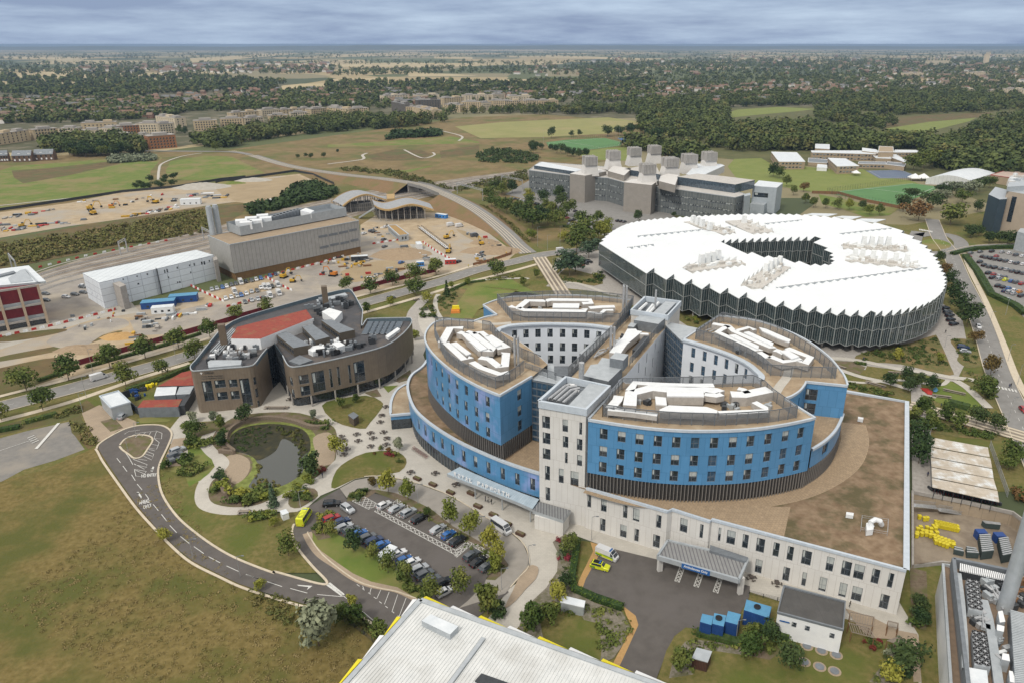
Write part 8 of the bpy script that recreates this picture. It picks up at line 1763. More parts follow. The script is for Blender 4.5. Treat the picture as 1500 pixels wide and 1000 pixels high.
carpet('scrub','A -60,915 0,885 300,840 520,800 800,745 900,730 900,830 700,860 400,900 140,955 0,975 -60,985',900,2.6,'rough',1,1.2,'bushy green scrub on the railway embankment');carpet('scrub','u2 450,240 700,190 820,70 960,50 1140,110 1100,170 900,200 640,270 480,300',330,5.0,'dark',2,1.0,'dense dark bushes behind the grey energy building')
carpet('scrub','B 585,490 650,465 800,480 860,510 820,530 600,525',260,3.4,'dark',3,1.2,'dark thicket in the open park');carpet('scrub','B 0,545 250,565 480,640 640,600 800,560 820,600 560,640 490,655 330,620 200,580 0,560',300,2.6,'rough',4,1.3,'rough bushes along the busway');carpet('scrub','u4 0,180 60,190 300,350 440,500 380,470 200,330',160,1.6,'rough',5,1.3,'scrub on the busway slope');carpet('scrub','t1 810,900 1140,880 1130,850 820,860',160,5,'silver',6,1,'pale willow scrub by the field');carpet('scrub','t3 440,725 820,700 820,670 500,680',170,7,'dark',8,1,'dark copse in the park')
carpet('reeds','b 560,200 700,225 740,330 720,440 690,480 700,360 660,270 560,230',90,.9,'rough',9,.7,'dry reeds at the right of the pond');carpet('reeds','b 440,400 480,440 450,500 440,535 520,545 640,520 560,500 470,480 500,420',60,.8,'rough',10,.7,'reeds at the lower edge of the pond');carpet('reeds','b 340,250 440,210 560,200 520,300 420,340 350,320',110,.7,'dark',11,.9,'dark water plants at the top of the pond')
carpet('meadow_tussocks','h -560,0 -400,-150 -300,0 0,500 350,620 560,680 750,820 560,1040 -500,1100 -1300,600',2600,.45,'straw',7,1.7,'coarse tussocks of dry meadow grass')
def hedge(s,w_,h,label,leaf='hedge',z=.1):
 p=Q(s);t_=thing('hedge',label,'hedge',(*p[0],0));rng=np.random.default_rng(len(label));q=resample(p,.8);out=[]
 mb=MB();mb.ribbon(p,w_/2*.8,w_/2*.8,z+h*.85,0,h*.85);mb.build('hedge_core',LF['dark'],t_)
 for(x,y)in q:out.append(cards(rng,34,[(x-p[0][0],y-p[0][1],z+h*.5,w_*.55,w_*.55,h*.55)],.2))
 o=bpy.data.objects.new('hedge_foliage',nmesh('hedge_foliage',np.concatenate(out),LF[leaf]));COL.objects.link(o);o.parent=t_
hedge('d 355,245 340,340 325,440 335,500 450,550 600,602',1.9,1.5,'clipped hedge curving round the corner of the ambulance yard');hedge('d 1000,738 1100,762 1220,795 1290,760',2.2,1.6,'clipped hedge below the blue containers');hedge('d 1300,720 1440,755 1500,770',2.4,2,'tall hedge below the white outbuilding')
hedge('a 0,195 110,175',2.2,1.6,'short hedge on the verge at the left edge');hedge('a 140,150 310,105',2.2,1.6,'hedge on the verge above the old car park');hedge('D 690,830 860,775 1040,700',2,1.8,'hedge between the main road and the compound');hedge('D 210,775 430,700',1.6,1.4,'hedge between the street trees at the left');hedge('D 470,700 920,575 1090,520',1.6,1.4,'long hedge below the dark red hoarding')
hedge('u7 950,560 1095,600',3,2,'dark hedge at the bottom of the garden lawn');hedge('u7 265,262 345,275',1.6,1,'short dark hedge in the bare bed');hedge('H 720,90 800,70 850,60 1000,52 1300,50',3.5,2,'long hedge along the back of the right-hand car park');hedge('H 790,100 860,190 930,310 1060,370 1120,420',4,2.2,'thick hedge along the left edge of the right-hand car park')
hedge('u5 880,250 960,215 1080,200',1.8,1.2,'low hedge along the footpath by the lawn');hedge('u4 740,370 860,390 990,420',2.4,1.5,'hedge below the laboratory car park')
forest=M('forest_leaf',(.032,.050,.018),(.115,.140,.042),scale=.06,rough=.8,c3=(.16,.145,.05),s3=.035,t3=.60,spec=.1,detail=3)
EXC=[[tuple(float(c)for c in p.split(','))for p in s.split()]for s in('1065,158 1190,154 1195,170 1130,184 1062,184','1295,186 1440,172 1440,186 1380,208 1290,206','655,168 935,168 940,196 860,212 655,212','1030,225 1140,222 1340,240 1340,300 1030,280')]
def wood(polys,n,h,ncard,seed,label,indiv=0,ilabel=None,igroup=None):
 rng=np.random.default_rng(seed);PP=[[tuple(float(c)for c in p.split(','))for p in s.split()]for s in polys]
 areas=[abs(sum(a[0]*b[1]-b[0]*a[1]for a,b in zip(P,P[1:]+P[:1])))/2 for P in PP];pts=[]
 for P,A in zip(PP,areas):
  m=int(n*A/sum(areas));xs=[p[0]for p in P];ys=[p[1]for p in P];k=0
  while k<m:
   u,v=rng.uniform(min(xs),max(xs)),rng.uniform(min(ys),max(ys))
   if inside((u,v),P):
    k+=1
    if not any(inside((u,v),e)for e in EXC):pts.append((u,v))
 pts.sort(key=lambda p:-p[1]);out=[]
 for i,(u,v)in enumerate(pts):
  x,y=U(u,v);hh=h*rng.uniform(.7,1.25)*(1 if y<2500 else min(1.5,y/2500))
  if i<indiv:plant('broad',('dark','green','dark')[i%3],x,y,hh*1.05,ilabel,igroup);continue
  w_=hh*.42;out.append(cards(rng,ncard,[(x,y,hh*.5,w_,w_,hh*.5),(x+w_*.5,y,hh*.45,w_*.7,w_*.7,hh*.4),(x-w_*.5,y+w_*.3,hh*.42,w_*.7,w_*.7,hh*.4)],hh*(.085 if ncard>60 else.17),.6))
 o=bpy.data.objects.new('woodland',nmesh('woodland',np.concatenate(out),forest));COL.objects.link(o);tag(o,label,'woodland',kind='stuff')
wood(['70,228 130,232 205,228 215,218 190,208 130,205 60,214','285,216 330,217 420,200 520,192 620,186 628,182 625,172 560,176 480,178 400,188 300,204','642,184 720,178 820,173 900,168 960,172 960,160 860,158 700,165 640,168'],700,15,150,21,'dark tree belt in front of the flats',30,'dark rounded tree at the front of the long belt before the flats','trees at the front of the belt')
wood(['900,172 960,176 1020,164 1060,168 1062,160 1100,155 1180,152 1200,165 1300,180 1350,200 1180,172 1080,178 1060,200 1000,196 930,186','955,200 1010,205 1060,222 1100,225 1140,220 1250,225 1330,218 1345,206 1380,190 1440,178 1500,172 1600,180 1600,225 1500,235 1430,240 1400,225 1330,215 1200,205 1120,190 1060,190 1000,195','1345,215 1430,240 1500,240 1600,235 1600,300 1500,262 1430,262 1370,245','1060,192 1180,188 1290,206 1345,213 1340,221 1100,221','940,186 1062,186 1062,200 950,202','905,212 960,218 1010,224 1050,232 1035,240 960,228','960,170 1040,162 1060,165 1110,150 1200,153 1300,170 1440,165 1600,150 1600,140 1400,135 1250,140 1100,140 950,150'],2700,16,140,22,'thick dark woodland behind the laboratory and the school')
wood(['0,140 60,140 120,148 240,140 240,118 200,105 120,112 60,115 0,112','240,138 400,135 420,120 300,112 240,112','480,140 600,135 700,138 840,140 960,150 960,118 860,118 700,122 560,120 480,122'],1500,15,60,23,'dark woods between the villages and the stubble fields')
wood(['0,182 130,180 255,172 262,150 150,142 0,145','60,178 130,176 250,170 255,150 150,142 40,150','250,150 440,132 620,135 640,150 560,160 300,160 250,170','640,150 900,150 960,160 960,140 700,138 640,142','260,165 420,160 520,150 620,140 560,135 440,140 300,148','420,152 500,158 545,150 560,140 440,140','940,150 1100,155 1300,165 1500,160 1600,140 1600,118 1300,112 1000,118 850,118'],5600,11,34,24,'scattered garden trees among the village houses')
wood(['0,112 40,108 120,112 240,104 240,96 0,100','240,110 500,108 500,98 260,100','480,112 700,108 900,112 900,98 700,100 520,102','850,118 1600,118 1600,88 1000,88 850,100'],3000,13,22,25,'distant woods and tree-lined suburbs')
wood(['0,88 500,86 900,84 900,76 500,76 0,80','0,98 600,95 900,98 900,92 500,91 0,93','880,100 1600,100 1600,74 900,76'],2800,14,12,26,'woods close to the horizon')
def tube_lamp(fr,x,y,h,lb,g='street lamps',heads=1):
 c=PT(fr,x,y);t_=thing('street_lamp',lb,'street lamp',(*c,.1),0,g);mb=MB();mb.tube([(*c,.1),(*c,h)],.09,6,r2=.05);mb.build('pole',mt['steel'],t_)
 for s in([1]if heads==1 else[-1,1]):mb=MB();mb.beam((c[0],c[1],h-.05),(c[0]+s*1.1,c[1]+.2,h+.1),.08,.08);mb.box(c[0]+s*1.3,c[1]+.2,h,.6,.25,.12);mb.build('lamp_head',mt['grey'],t_)
for fr,x,y,h,lb in[('a',1050,890,6,'first lamp on the outer curve of the loop road'),('a',1305,985,6,'second lamp on the outer curve, next to the inner kerb'),('a',742,222,5,'lamp at the top of the teardrop island'),('a',697,305,5,'lamp at the foot of the teardrop island'),('D',505,720,9,'tall lamp on the main road left of the white van'),('D',962,685,9,'tall lamp on the main road near the institute'),('D',470,860,8,'lamp by the hedge below the white van'),('D',450,940,7,'lamp behind the grey cabin'),('c',232,510,6,'lamp behind the silver van in the car park'),('c',565,690,6,'lamp near the white minibus'),('c',832,850,6,'lamp at the tip of the drop-off lane'),('c',685,980,6,'lamp by the car park exit'),('c',1172,710,7,'lamp by the hospital wall above the ambulances'),('b',705,640,5,'lamp in the oval bed by the pond path'),('b',265,310,5,'lamp left of the pond'),('d',1215,765,5,'lamp beside the blue containers'),('H',920,480,7,'first lamp on the tan verge of the wide road'),('H',830,325,7,'second lamp on the tan verge of the wide road'),('H',765,200,7,'third lamp on the tan verge, farthest up the road'),('H',1022,665,7,'lamp on the tan verge nearest the zebra crossing'),('H',680,590,5,'lamp on the paved court right of the disc'),('u7',1385,675,8,'lamp at the right of the busway crossing'),('u7',1450,420,8,'lamp just past the zebra crossing'),('u7',800,840,5,'lamp at the corner of the cycle park'),('u4',515,540,12,'left tall mast in the grass by the junction'),('u4',708,535,12,'right tall mast in the grass by the junction'),('u4',600,570,9,'short signal mast at the junction'),('u4',645,740,7,'lamp beside the busway crossing'),('u4',985,500,9,'mast before the yellowish trees'),('H',1010,415,9,'lamp at the lower edge of the right-hand car park'),('t4',380,765,18,'floodlight mast at the left of the pitch'),('t4',910,720,18,'floodlight mast between pitch and blue courts'),('t4',935,735,18,'second floodlight mast by the blue courts')]:tube_lamp(fr,x,y,h,lb)
pic=None
def picnic(fr,x,y,lb,g):
 global pic
 c=PT(fr,x,y)
 if pic is None:
  pic=thing('picnic_table','x','picnic table',(0,0,0));mb=MB();mb.cyl(0,0,.70,.62,.06,10);dkw=M('dark_timber',(.085,.07,.06),(.055,.045,.04),scale=4);mb.build('table_top',dkw,pic);mb=MB();mb.cyl(0,0,0,.12,.7,6);mb.build('pedestal',mt['wood'],pic)
  for k in range(4):a=k*pi/2+.4;mb=MB();mb.box(cos(a)*1.02,sin(a)*1.02,.40,.3,.95,.06,a);mb.beam((0,0,.2),(cos(a),sin(a),.2),.08,.08);mb.box(cos(a)*1.02,sin(a)*1.02,0,.07,.07,.4,a);mb.build('seat',dkw,pic)
 return dup(pic,(*c,.12),rnd.random()*3,lb,g)
GP='round picnic tables on the plaza'
for i,(x,y)in enumerate([(925,262),(940,282),(1010,250),(1018,285),(1085,243),(1098,270),(1085,315),(1155,238),(1173,272),(1170,305),(955,330),(940,360),(1168,100),(1145,147),(1137,183)]):picnic('b',x,y,'round picnic table with four seats, %s in the cluster left of the blue annex'%ordn(i),GP)
for x,y,l in[(192,345,'round picnic table nearest the grass mound end'),(325,350,'round picnic table right of the first planters'),(437,412,'round picnic table under the tip of the canopy')]:picnic('c',x,y,l,GP)
for x,y,l in[(1298,438,'round picnic table left of the hospital side door'),(1435,468,'round picnic table beside the white railing')]:picnic('d',x,y,l,GP)
for x,y,l in[(645,60,'left round table in front of the bronze institute'),(705,75,'middle round table in front of the bronze institute'),(770,75,'right round table in front of the bronze institute')]:picnic('b',x,y,l,GP)
for i,(x,y)in enumerate([(227,380),(312,412),(408,455),(520,460),(556,530),(640,577),(715,625),(786,680)]):
 c=PT('c',x,y);a_,b_=Q('c 120,390 720,660');t_=thing('planter','brown timber planter, %s from the left along the drop-off kerb'%ordn(i),'planter',(*c,.12),0,'timber planters');an=atan2(b_[1]-a_[1],b_[0]-a_[0]);mb=MB();mb.box(c[0],c[1],.12,2.4,1.1,.8,an);mb.build('box',M('planter_brown',(.10,.055,.035),(.07,.04,.028),scale=5),t_);mb=MB();mb.box(c[0],c[1],.9,2.1,.8,.08,an);mb.build('soil',gm['bed'],t_)
def bench(fr,x,y,lb,ang=.1,L_=3.2):
 c=PT(fr,x,y);t_=thing('bench',lb,'bench',(*c,.1),0,'benches');mb=MB();mb.box(c[0],c[1],.75,L_,.8,.08,ang);mb.build('table_top',MC.get('weathered_timber')or mt['wood'],t_)
 for s in(-1,1):mb=MB();mb.box(c[0]-s*.8*sin(ang),c[1]+s*.8*cos(ang),.45,L_,.35,.06,ang);mb.build('seat',MC.get('weathered_timber')or mt['wood'],t_);mb=MB();mb.box(c[0]+s*L_*.35*cos(ang),c[1]+s*L_*.35*sin(ang),.1,.15,1.7,.66,ang);mb.build('leg',mt['dark'],t_)
for fr,x,y,l,a,L_ in[('u7',568,335,'long bench table on the lawn by the upper path',-.15,6),('u7',412,420,'long bench table beside the left garden path',-.7,7),('u7',988,475,'big angular bench table on the right lawn',-.6,7),('u7',895,508,'pale bench by the hedge below the red canopy',-.3,6),('u7',155,292,'pale bench at the left end of the garden',-.8,4),('u5',610,330,'bench at the top of the curved ramp',.8,3),('b',575,105,'long low bench in front of the institute notch',0,8),('b',400,672,'pale bench on the pond path',.1,3),('u5',1200,178,'bench on the footpath by the junction',0,5)]:bench(fr,x,y,l,a,L_)
for s,m_,lb in(('u7 742,425 780,430 835,450 830,475 795,470',mt['red'],'low red shade canopy on the garden lawn'),('u7 835,430 860,420 876,440 860,455 838,450',blt,'small blue play dome beside the red canopy')):
 t_=thing('play_canopy',lb,'canopy',(*centroid(Q(s,1)),0));P=Q(s,1.2);c=centroid(P);mb=MB()
 for a,b in zip(P,P[1:]+P[:1]):mb.face([(*a,.5),(*b,.5),(*c,1.7)])
 mb.build('canvas',m_,t_);mb=MB();mb.cyl(c[0],c[1],.1,.1,1.5,6);mb.build('post',mt['steel'],t_)
c=PT('u5',878,410);t_=thing('inflatable_play_frame','yellow and orange play frame standing alone on the lawn','play frame',(*c,.1));mb=MB();mb.box(c[0],c[1],.1,4.2,4.6,1.0,.1,taper=.85);mb.build('base',mt['orange'],t_);mb=MB();mb.box(c[0],c[1]+1.5,1.0,3.6,1.2,1.6,.1,taper=.8);mb.build('headboard',mt['yellow'],t_)
def person_mesh():
 me=bpy.data.meshes.new('person');vs=[(0,0,.95),(0,0,1.2),(0,0,1.45),(0,0,1.55),(0,0,1.68),(.2,0,1.42),(.27,.05,1.15),(.24,.12,.9),(-.2,0,1.42),(-.27,-.05,1.15),(-.24,-.1,.9),(.1,.0,.88),(.12,.12,.5),(.12,.18,.06),(-.1,0,.88),(-.12,-.08,.5),(-.12,-.2,.06),(.12,.3,.04),(-.12,-.06,.04)]
 me.from_pydata(vs,[(0,1),(1,2),(2,3),(3,4),(2,5),(5,6),(6,7),(2,8),(8,9),(9,10),(0,11),(11,12),(12,13),(0,14),(14,15),(15,16),(13,17),(16,18)],[]);o=bpy.data.objects.new('person',me);COL.objects.link(o);m_=o.modifiers.new('s','SKIN');o.modifiers.new('ss','SUBSURF').levels=1
 rad=[.16,.15,.17,.06,.11,.07,.05,.04,.07,.05,.04,.09,.07,.05,.09,.07,.05,.04,.04]
 for v,r in zip(me.skin_vertices[0].data,rad):v.radius=(r,r*.8)
 me.skin_vertices[0].data[0].use_root=True;bpy.context.view_layer.update();dg_=bpy.context.evaluated_depsgraph_get();nm=bpy.data.meshes.new_from_object(o.evaluated_get(dg_));bpy.data.objects.remove(o)
 for m_ in(M('trousers',(.02,.022,.03),rough=.9),M('skin_tone',(.36,.22,.15),rough=.6)):nm.materials.append(m_)
 nm.materials.clear();return nm
PM=person_mesh()
for c_ in(M('jacket_dark',(.03,.03,.04),rough=.9),M('skin_tone',(.36,.22,.15),rough=.6),M('trousers',(.02,.022,.03),rough=.9)):PM.materials.append(c_)
for p in PM.polygons:z=p.center.z;p.material_index=1 if z>1.53 or(z<.98 and abs(p.center.x)>.2)else(2 if z<.95 else 0);p.use_smooth=True
tops=[M('jacket_%s'%n,c,rough=.9)for n,c in(('navy',(.03,.04,.09)),('pale',(.45,.44,.42)),('hi_vis',(.6,.5,.04)),('black',(.02,.02,.02)))]
hairm=M('dark_hair',(.03,.02,.015),rough=.8);mb=MB();mb.cyl(0,-.02,1.68,.125,.1,10,r2=.07);mb.cyl(0,-.04,1.60,.12,.09,10);HAIRM=mb.mesh('hair',[hairm])
for fr,x,y,z,t,lb in[('c',597,500,.2,0,'person in dark clothes standing under the canopy, left of three'),('c',612,505,.2,1,'person in a pale top standing under the canopy, middle of three'),('c',630,515,.2,3,'person in black standing under the canopy, right of three'),('u7',923,45,.2,3,'person in black walking across the court right of the disc'),('u7',323,245,.2,0,'person walking on the garden path below the disc'),('u7',1388,445,.3,0,'left person on the zebra crossing'),('u7',1400,440,.3,3,'right person on the zebra crossing'),('u7',890,588,.3,0,'person walking along the busway'),('u7',1218,700,.3,3,'person at the busway crossing by the trees'),('u7',175,165,.2,3,'person in black at the foot of the disc'),('f',533,592,.2,3,'person outside the white outbuilding by the pergola'),('u5',967,105,.15,2,'person on the pavement by the site entrance'),('u8',182,375,.2,0,'person walking beside the cycle park'),('b',825,480,.2,0,'person on the bench by the pond path')]:
 c=PT(fr,x,y);o=bpy.data.objects.new('person',PM);COL.objects.link(o);o.location=(*c,z);o.rotation_euler=(0,0,rnd.random()*6);tag(o,lb,'person','people');o.material_slots[0].link='OBJECT';o.material_slots[0].material=tops[t];h=bpy.data.objects.new('hair',HAIRM);COL.objects.link(h);h.parent=o
bk=thing('bicycle','x','bicycle',(0,0,0))
for x in(-.5,.5):
 mb=MB();mb.tube([(x+.33*cos(a*pi/6),0,.34+.33*sin(a*pi/6))for a in range(13)],.025,4);mb.build('wheel',mt['black'],bk)
mb=MB()
for a,b in(((-.5,0,.34),(-.15,0,.8)),((-.15,0,.8),(.4,0,.82)),((-.15,0,.8),(-.05,0,.34)),((-.05,0,.34),(.4,0,.82)),((.5,0,.34),(.4,0,.95)),((-.5,0,.34),(-.05,0,.34))):mb.tube([a,b],.025,4)
mb.build('frame',CARM['red'],bk);mb=MB();mb.tube([(.4,-.25,.98),(.4,.25,.98)],.02,4);mb.build('handlebar',mt['dark'],bk);mb=MB();mb.box(-.17,0,.86,.22,.12,.06);mb.build('saddle',mt['black'],bk)
for i in range(16):t=i/15;c=PT('c',205+75*t,215+50*t);dup(bk,(c[0],c[1],.12),1.0,'bicycle in the rack against the curved blue wall','bicycles by the blue wall')
for i in range(22):t=i/21;c=PT('u8',225+440*t,490+75*t);dup(bk,(c[0],c[1],.1),1.3,'bicycle parked under the front edge of the covered cycle park','bicycles in the cycle park')
purge((bk,pic))
ym=M('bin_yellow',(.62,.52,.03),(.52,.43,.02),scale=3,rough=.5);mb=MB();mb.box(0,0,.12,.72,.72,.95,taper=1.15);BB=mb.mesh('body',[ym]);mb=MB();mb.box(0,0,1.07,.9,.9,.16);BL=mb.mesh('lid',[ym]);mb=MB();mb.box(0,.25,0,.7,.2,.2);BW_=mb.mesh('wheels',[mt['black']])
bins=[('u8',125,665,'pair at the foot of the stair'),('u8',160,678,'pair at the foot of the stair'),('u8',178,676,'pair at the foot of the stair')]
for j in range(2):
 for i in range(10):bins.append(('u8',240+16*i+4*j,702+3.6*i+20*j,'long double row below the stair'))
for k,(x,y)in enumerate([(132,740),(112,752),(145,765),(108,782),(140,785),(178,742),(205,752),(172,770),(205,778),(200,795),(222,732),(240,735),(235,748),(172,785),(105,795)]):bins.append(('u8',x,y,'loose group by the left yard wall'))
for j in range(3):
 for i in range(6 if j<2 else 4):bins.append(('u8',228+25*i+6*j,800+9*i+20*j,'front block in the middle of the yard'))
bins+=[('u8',245,778,'front block in the middle of the yard'),('u8',358,850,'front block in the middle of the yard'),('u8',385,905,'pair standing nearest the plant building'),('u8',402,908,'pair standing nearest the plant building')]
for fr,x,y,w_ in bins:
 c=PT(fr,x,y,YZ);r=thing('wheeled_bin','yellow wheeled bin in the '+w_,'bin',(*c,YZ+.01),rnd.uniform(-.2,.1),'yellow bins in the service yard')
 for nm,me in(('body',BB),('lid',BL),('wheels',BW_)):o=bpy.data.objects.new(nm,me);COL.objects.link(o);o.parent=r
def skip(s,h,lb,m_,ribs=9,blue=True):
 P=Q(s,YZ+h);t_=thing('waste_compactor',lb,'compactor',(*centroid(P),YZ),0,'waste compactors');mb=MB();mb.prism(P,YZ+.2,YZ+h);mb.build('body',m_,t_);a,b,c,d=[Vector(p)for p in P];mb=MB()
 for k in range(ribs):t=(k+.5)/ribs;x,y=a*(1-t)+d*t,b*(1-t)+c*t;mb.beam((x.x,x.y,YZ+h),(y.x,y.y,YZ+h),.35,.12)
 mb.build('lid_ribs',mt['steel'],t_)
 if blue:e=(a+b)/2;mb=MB();mb.box(e.x,e.y+1.4,YZ+.1,2.4,1.8,h*.9,0);mb.build('press_head',M('press_blue',(.02,.06,.22),rough=.5),t_)
skip('u8 545,770 620,765 648,885 565,895',2.4,'left green compactor with ribbed lids and a blue press head',M('container_green',(.05,.07,.07),(.04,.055,.055),scale=2));skip('u8 680,795 745,785 780,905 710,920',2.4,'right green compactor beside the grey flue',MC['container_green']);skip('u8 455,850 520,862 545,905 460,900',1.6,'open grey skip in the yard',MC['container_green'],3,False);skip('u8 372,850 425,862 440,895 370,880',1.4,'low grey skip beside the yellow bins',MC['container_green'],2,False);skip('u8 565,675 690,690 695,705 590,695',1.6,'long grey compactor against the back wall of the yard',MC['container_green'],3,False)
def hoard(s,h,lb,m_,z=.1):
 p=Q(s);t_=thing('hoarding',lb,'hoarding',(*p[0],0),0,'site hoardings');mb=MB();mb.ribbon(p,.06,.06,z+h,0,h);mb.build('panels',m_,t_)
 mb=MB()
 for q in resample(p,5):mb.box(q[0],q[1],z,.12,.3,h)
 mb.build('posts',mt['dark'],t_)
dr_=M('dark_red_hoarding',(.16,.02,.03),(.12,.016,.024),scale=.5,lines=(2.4,3,(.08,.012,.018),.03))
hoard('D 432,684 920,545 1090,496',2.2,'dark red hoarding along the left part of the building site',dr_);hoard('E 0,545 160,500 400,425 540,385',2.2,'dark red hoarding behind the bronze institute',dr_);hoard('E 990,290 1160,245 1400,190 1440,180',2.2,'dark red hoarding with graphics near the site entrance',dr_);hoard('u3 1165,600 1290,570 1440,520 1450,490',1.6,'rusty curved hoarding at the corner of the sandy yard',M('rust_hoarding',(.24,.12,.06),(.2,.1,.05),scale=1));hoard('u1 0,330 500,258 1000,180 1444,140 1800,80 2000,60',2,'long dark fence between the green fields and the storage strip',mt['dark'])
hoard('A 930,615 1100,590 1270,565 1350,580 1440,620',2,'dark fence round the bare earth field',mt['dark']);hoard('u6 240,340 400,345 560,390 760,430',2.2,'timber fence in front of the small artificial pitch',mt['wood'])
def meshfence(s,h,lb):
 p=Q(s);t_=thing('mesh_fence',lb,'fence',(*p[0],0));mb=MB()
 for q in resample(p,3):mb.box(q[0],q[1],0,.1,.1,h)
 mb.build('posts',mt['dark'],t_);mb=MB()
 for k in range(5):
  for a,b in zip(p,p[1:]):mb.beam((*a,h*k/4),(*b,h*k/4),.03,.04)
 mb.build('wires',mt['dark'],t_)
meshfence('u6 330,335 640,295 840,262 1000,285',4,'tall mesh fence behind the small artificial pitch');meshfence('u6 330,335 420,370 560,385 760,430',4,'tall mesh fence in front of the small artificial pitch');meshfence('t4 400,775 640,815 950,775 960,745 830,710 560,725',4,'mesh fence round the large artificial pitch');meshfence('t4 920,708 1160,705 1240,738 1180,765 980,752',5,'mesh fence round the blue courts');meshfence('u3 900,100 1100,190 1250,280 1400,400 1450,470',1.4,'railing along the lower edge of the busway');meshfence('h 520,640 640,710 750,800',1.2,'low timber fence beside the meadow');meshfence('d 1285,520 1450,560',1.2,'white railing beside the outbuilding')
BM={}
for k,m_ in(('red',mt['red']),('white',mt['white'])):mb=MB();mb.box(0,0,0,1.9,.5,.55,taper=.9);mb.box(0,0,.5,1.7,.28,.5);BM[k]=mb.mesh('barrier',[m_])
def barriers(s,lb,z=.1,step=2.6):
 q=resample(Q(s),step)
 for i,(a,b)in enumerate(zip(q,q[1:])):k=('red','white')[i%2];o=bpy.data.objects.new('road_barrier',BM[k]);COL.objects.link(o);o.location=(*a,z);o.rotation_euler=(0,0,atan2(b[1]-a[1],b[0]-a[0]));tag(o,'%s plastic barrier in %s'%(k,lb),'barrier','site barriers')
barriers('u2 590,790 760,880 830,905','the line dividing cars from the digger');barriers('u3 440,440 700,400','the row below the ochre roofed cabin');barriers('u3 800,430 900,500 1020,565','the dotted line by the conveyor');barriers('D 1040,260 1120,300 1230,350','the line at the left of the parked vans');barriers('D 1240,370 1480,310','the line below the parked vans');barriers('u2 640,770 1000,680 1310,590','the row under the long grey building',step=3);barriers('u1 330,790 700,700 1000,640 1444,560','the line beside the railway',step=5);barriers('D 0,535 260,480 640,385','the line below the red building',step=3)
def digger(fr,x,y,lb,m_,s=1.0,ang=.5):
 c=PT(fr,x,y);t_=thing('excavator',lb,'excavator',(*c,.1),ang,'site machines');t_.scale=(s,)*3
 def put(mb,nm,mm):o=mb.build(nm,mm);o.parent=t_
 for k in(-1,1):mb=MB();mb.box(0,k*1.1,0,3.6,.55,.8);put(mb,'track',mt['black'])
 mb=MB();mb.box(-.5,0,.9,2.8,2.3,1.1);mb.box(-1.4,0,1.9,1.0,2.2,.3);put(mb,'body',m_);mb=MB();mb.box(.6,.6,1.0,1.3,1.0,1.9,taper=.9);put(mb,'cab',mt['glass'])
 mb=MB();mb.tube([(.9,-.2,1.4),(2.6,-.2,4.4),(4.6,-.2,4.2)],.22,5);mb.tube([(4.6,-.2,4.2),(5.4,-.2,1.6)],.18,5);put(mb,'boom',m_);mb=MB();mb.box(5.3,-.2,.6,.9,1.1,1.0,taper=1.3);put(mb,'bucket',mt['dark'])
digger('u2',1115,775,'orange digger with raised arm on the open grey hardstanding',mt['orange'],1.1,2.9);digger('u3',975,400,'yellow digger beside the black conveyor',mt['machyellow'],1,.8);digger('u3',1225,445,'yellow digger on the sand heap by the slope',mt['machyellow'],1,2);digger('u3',985,505,'yellow digger at the foot of the conveyor',mt['machyellow'],1,1.5);digger('u1',760,360,'large yellow digger on the storage strip',mt['machyellow'],1.4,2.4);digger('u1',740,320,'second yellow digger behind the large one',mt['machyellow'],1.3,.7);digger('u1',1265,268,'yellow digger near the pipe stacks',mt['machyellow'],1.2,3);digger('u1',185,460,'small yellow digger at the left of the strip',mt['machyellow'],1,1);digger('u2',730,790,'yellow digger beside the parked cars',mt['machyellow'],1,1.2);digger('u2',800,825,'small yellow dumper-like digger on the hardstanding',mt['machyellow'],.8,.2);digger('u1',910,300,'brown digger in the middle of the storage strip',mt['orange'],1,.4)
def cont(fr,x,y,L_,w_,h,m_,ang,lb,n='site_container',nwin=0):
 c=PT(fr,x,y);t_=thing(n,lb,'container',(*c,.1),0,'site containers');mb=MB();mb.box(c[0],c[1],.15,L_,w_,h,ang);mb.build('body',m_,t_);mb=MB();mb.box(c[0],c[1],h+.15,L_*1.01,w_*1.02,.12,ang);mb.build('roof',mt['whitedirty']if m_!=blu else blt,t_)
 for k in range(3):mb=MB();mb.box(c[0]+(k-1)*L_*.3*cos(ang)+w_*.5*sin(ang),c[1]+(k-1)*L_*.3*sin(ang)-w_*.5*cos(ang),.9,1.0,.12,.9,ang);mb.build('window',mt['glass'],t_)
cont('D',865,370,14,5,3,blu,.28,'left blue site cabin row below the white offices');cont('D',1000,340,12,4.5,3.2,blu,.28,'right blue site cabin row below the white offices');cont('D',888,400,9,4,2.8,ductm,.28,'white cabin in front of the blue site cabins');cont('u1',1150,330,9,4,3,ductm,.3,'white cabin on the storage strip')if 0 else None
cont('A',825,705,14,5,4,ductm,.2,'white cabin at the right of the storage strip');cont('u3',770,470,7,3,3,ductm,1.9,'white tanker body beside the earth mound');cont('u3',935,248,9,3,2.6,M('container_blue',(.05,.2,.5),rough=.5),-.5,'bright blue container below the slope');cont('u3',1000,585,6,2.6,2.6,mt['red'],.2,'red container by the site entrance');cont('u3',780,600,4,2.4,2.4,MC['container_blue'],.2,'small blue cabin behind the hoarding');cont('u3',335,560,9,3,2.6,mt['dark'],.2,'dark skip of scrap on the hardstanding')
c=[PT('u3',775,325),PT('u3',985,485)];t_=thing('conveyor','long black and white steel truss lying across the sandy yard','truss',(*c[0],.1));mb=MB()
for o_ in(-1.2,1.2):
 for z_ in(.2,2.0):mb.beam((c[0][0]+o_,c[0][1],z_),(c[1][0]+o_,c[1][1],z_),.18,.18)
 for k in range(18):t=k/17;x,y=c[0][0]+(c[1][0]-c[0][0])*t+o_,c[0][1]+(c[1][1]-c[0][1])*t;mb.box(x,y,.2,.14,.14,2)
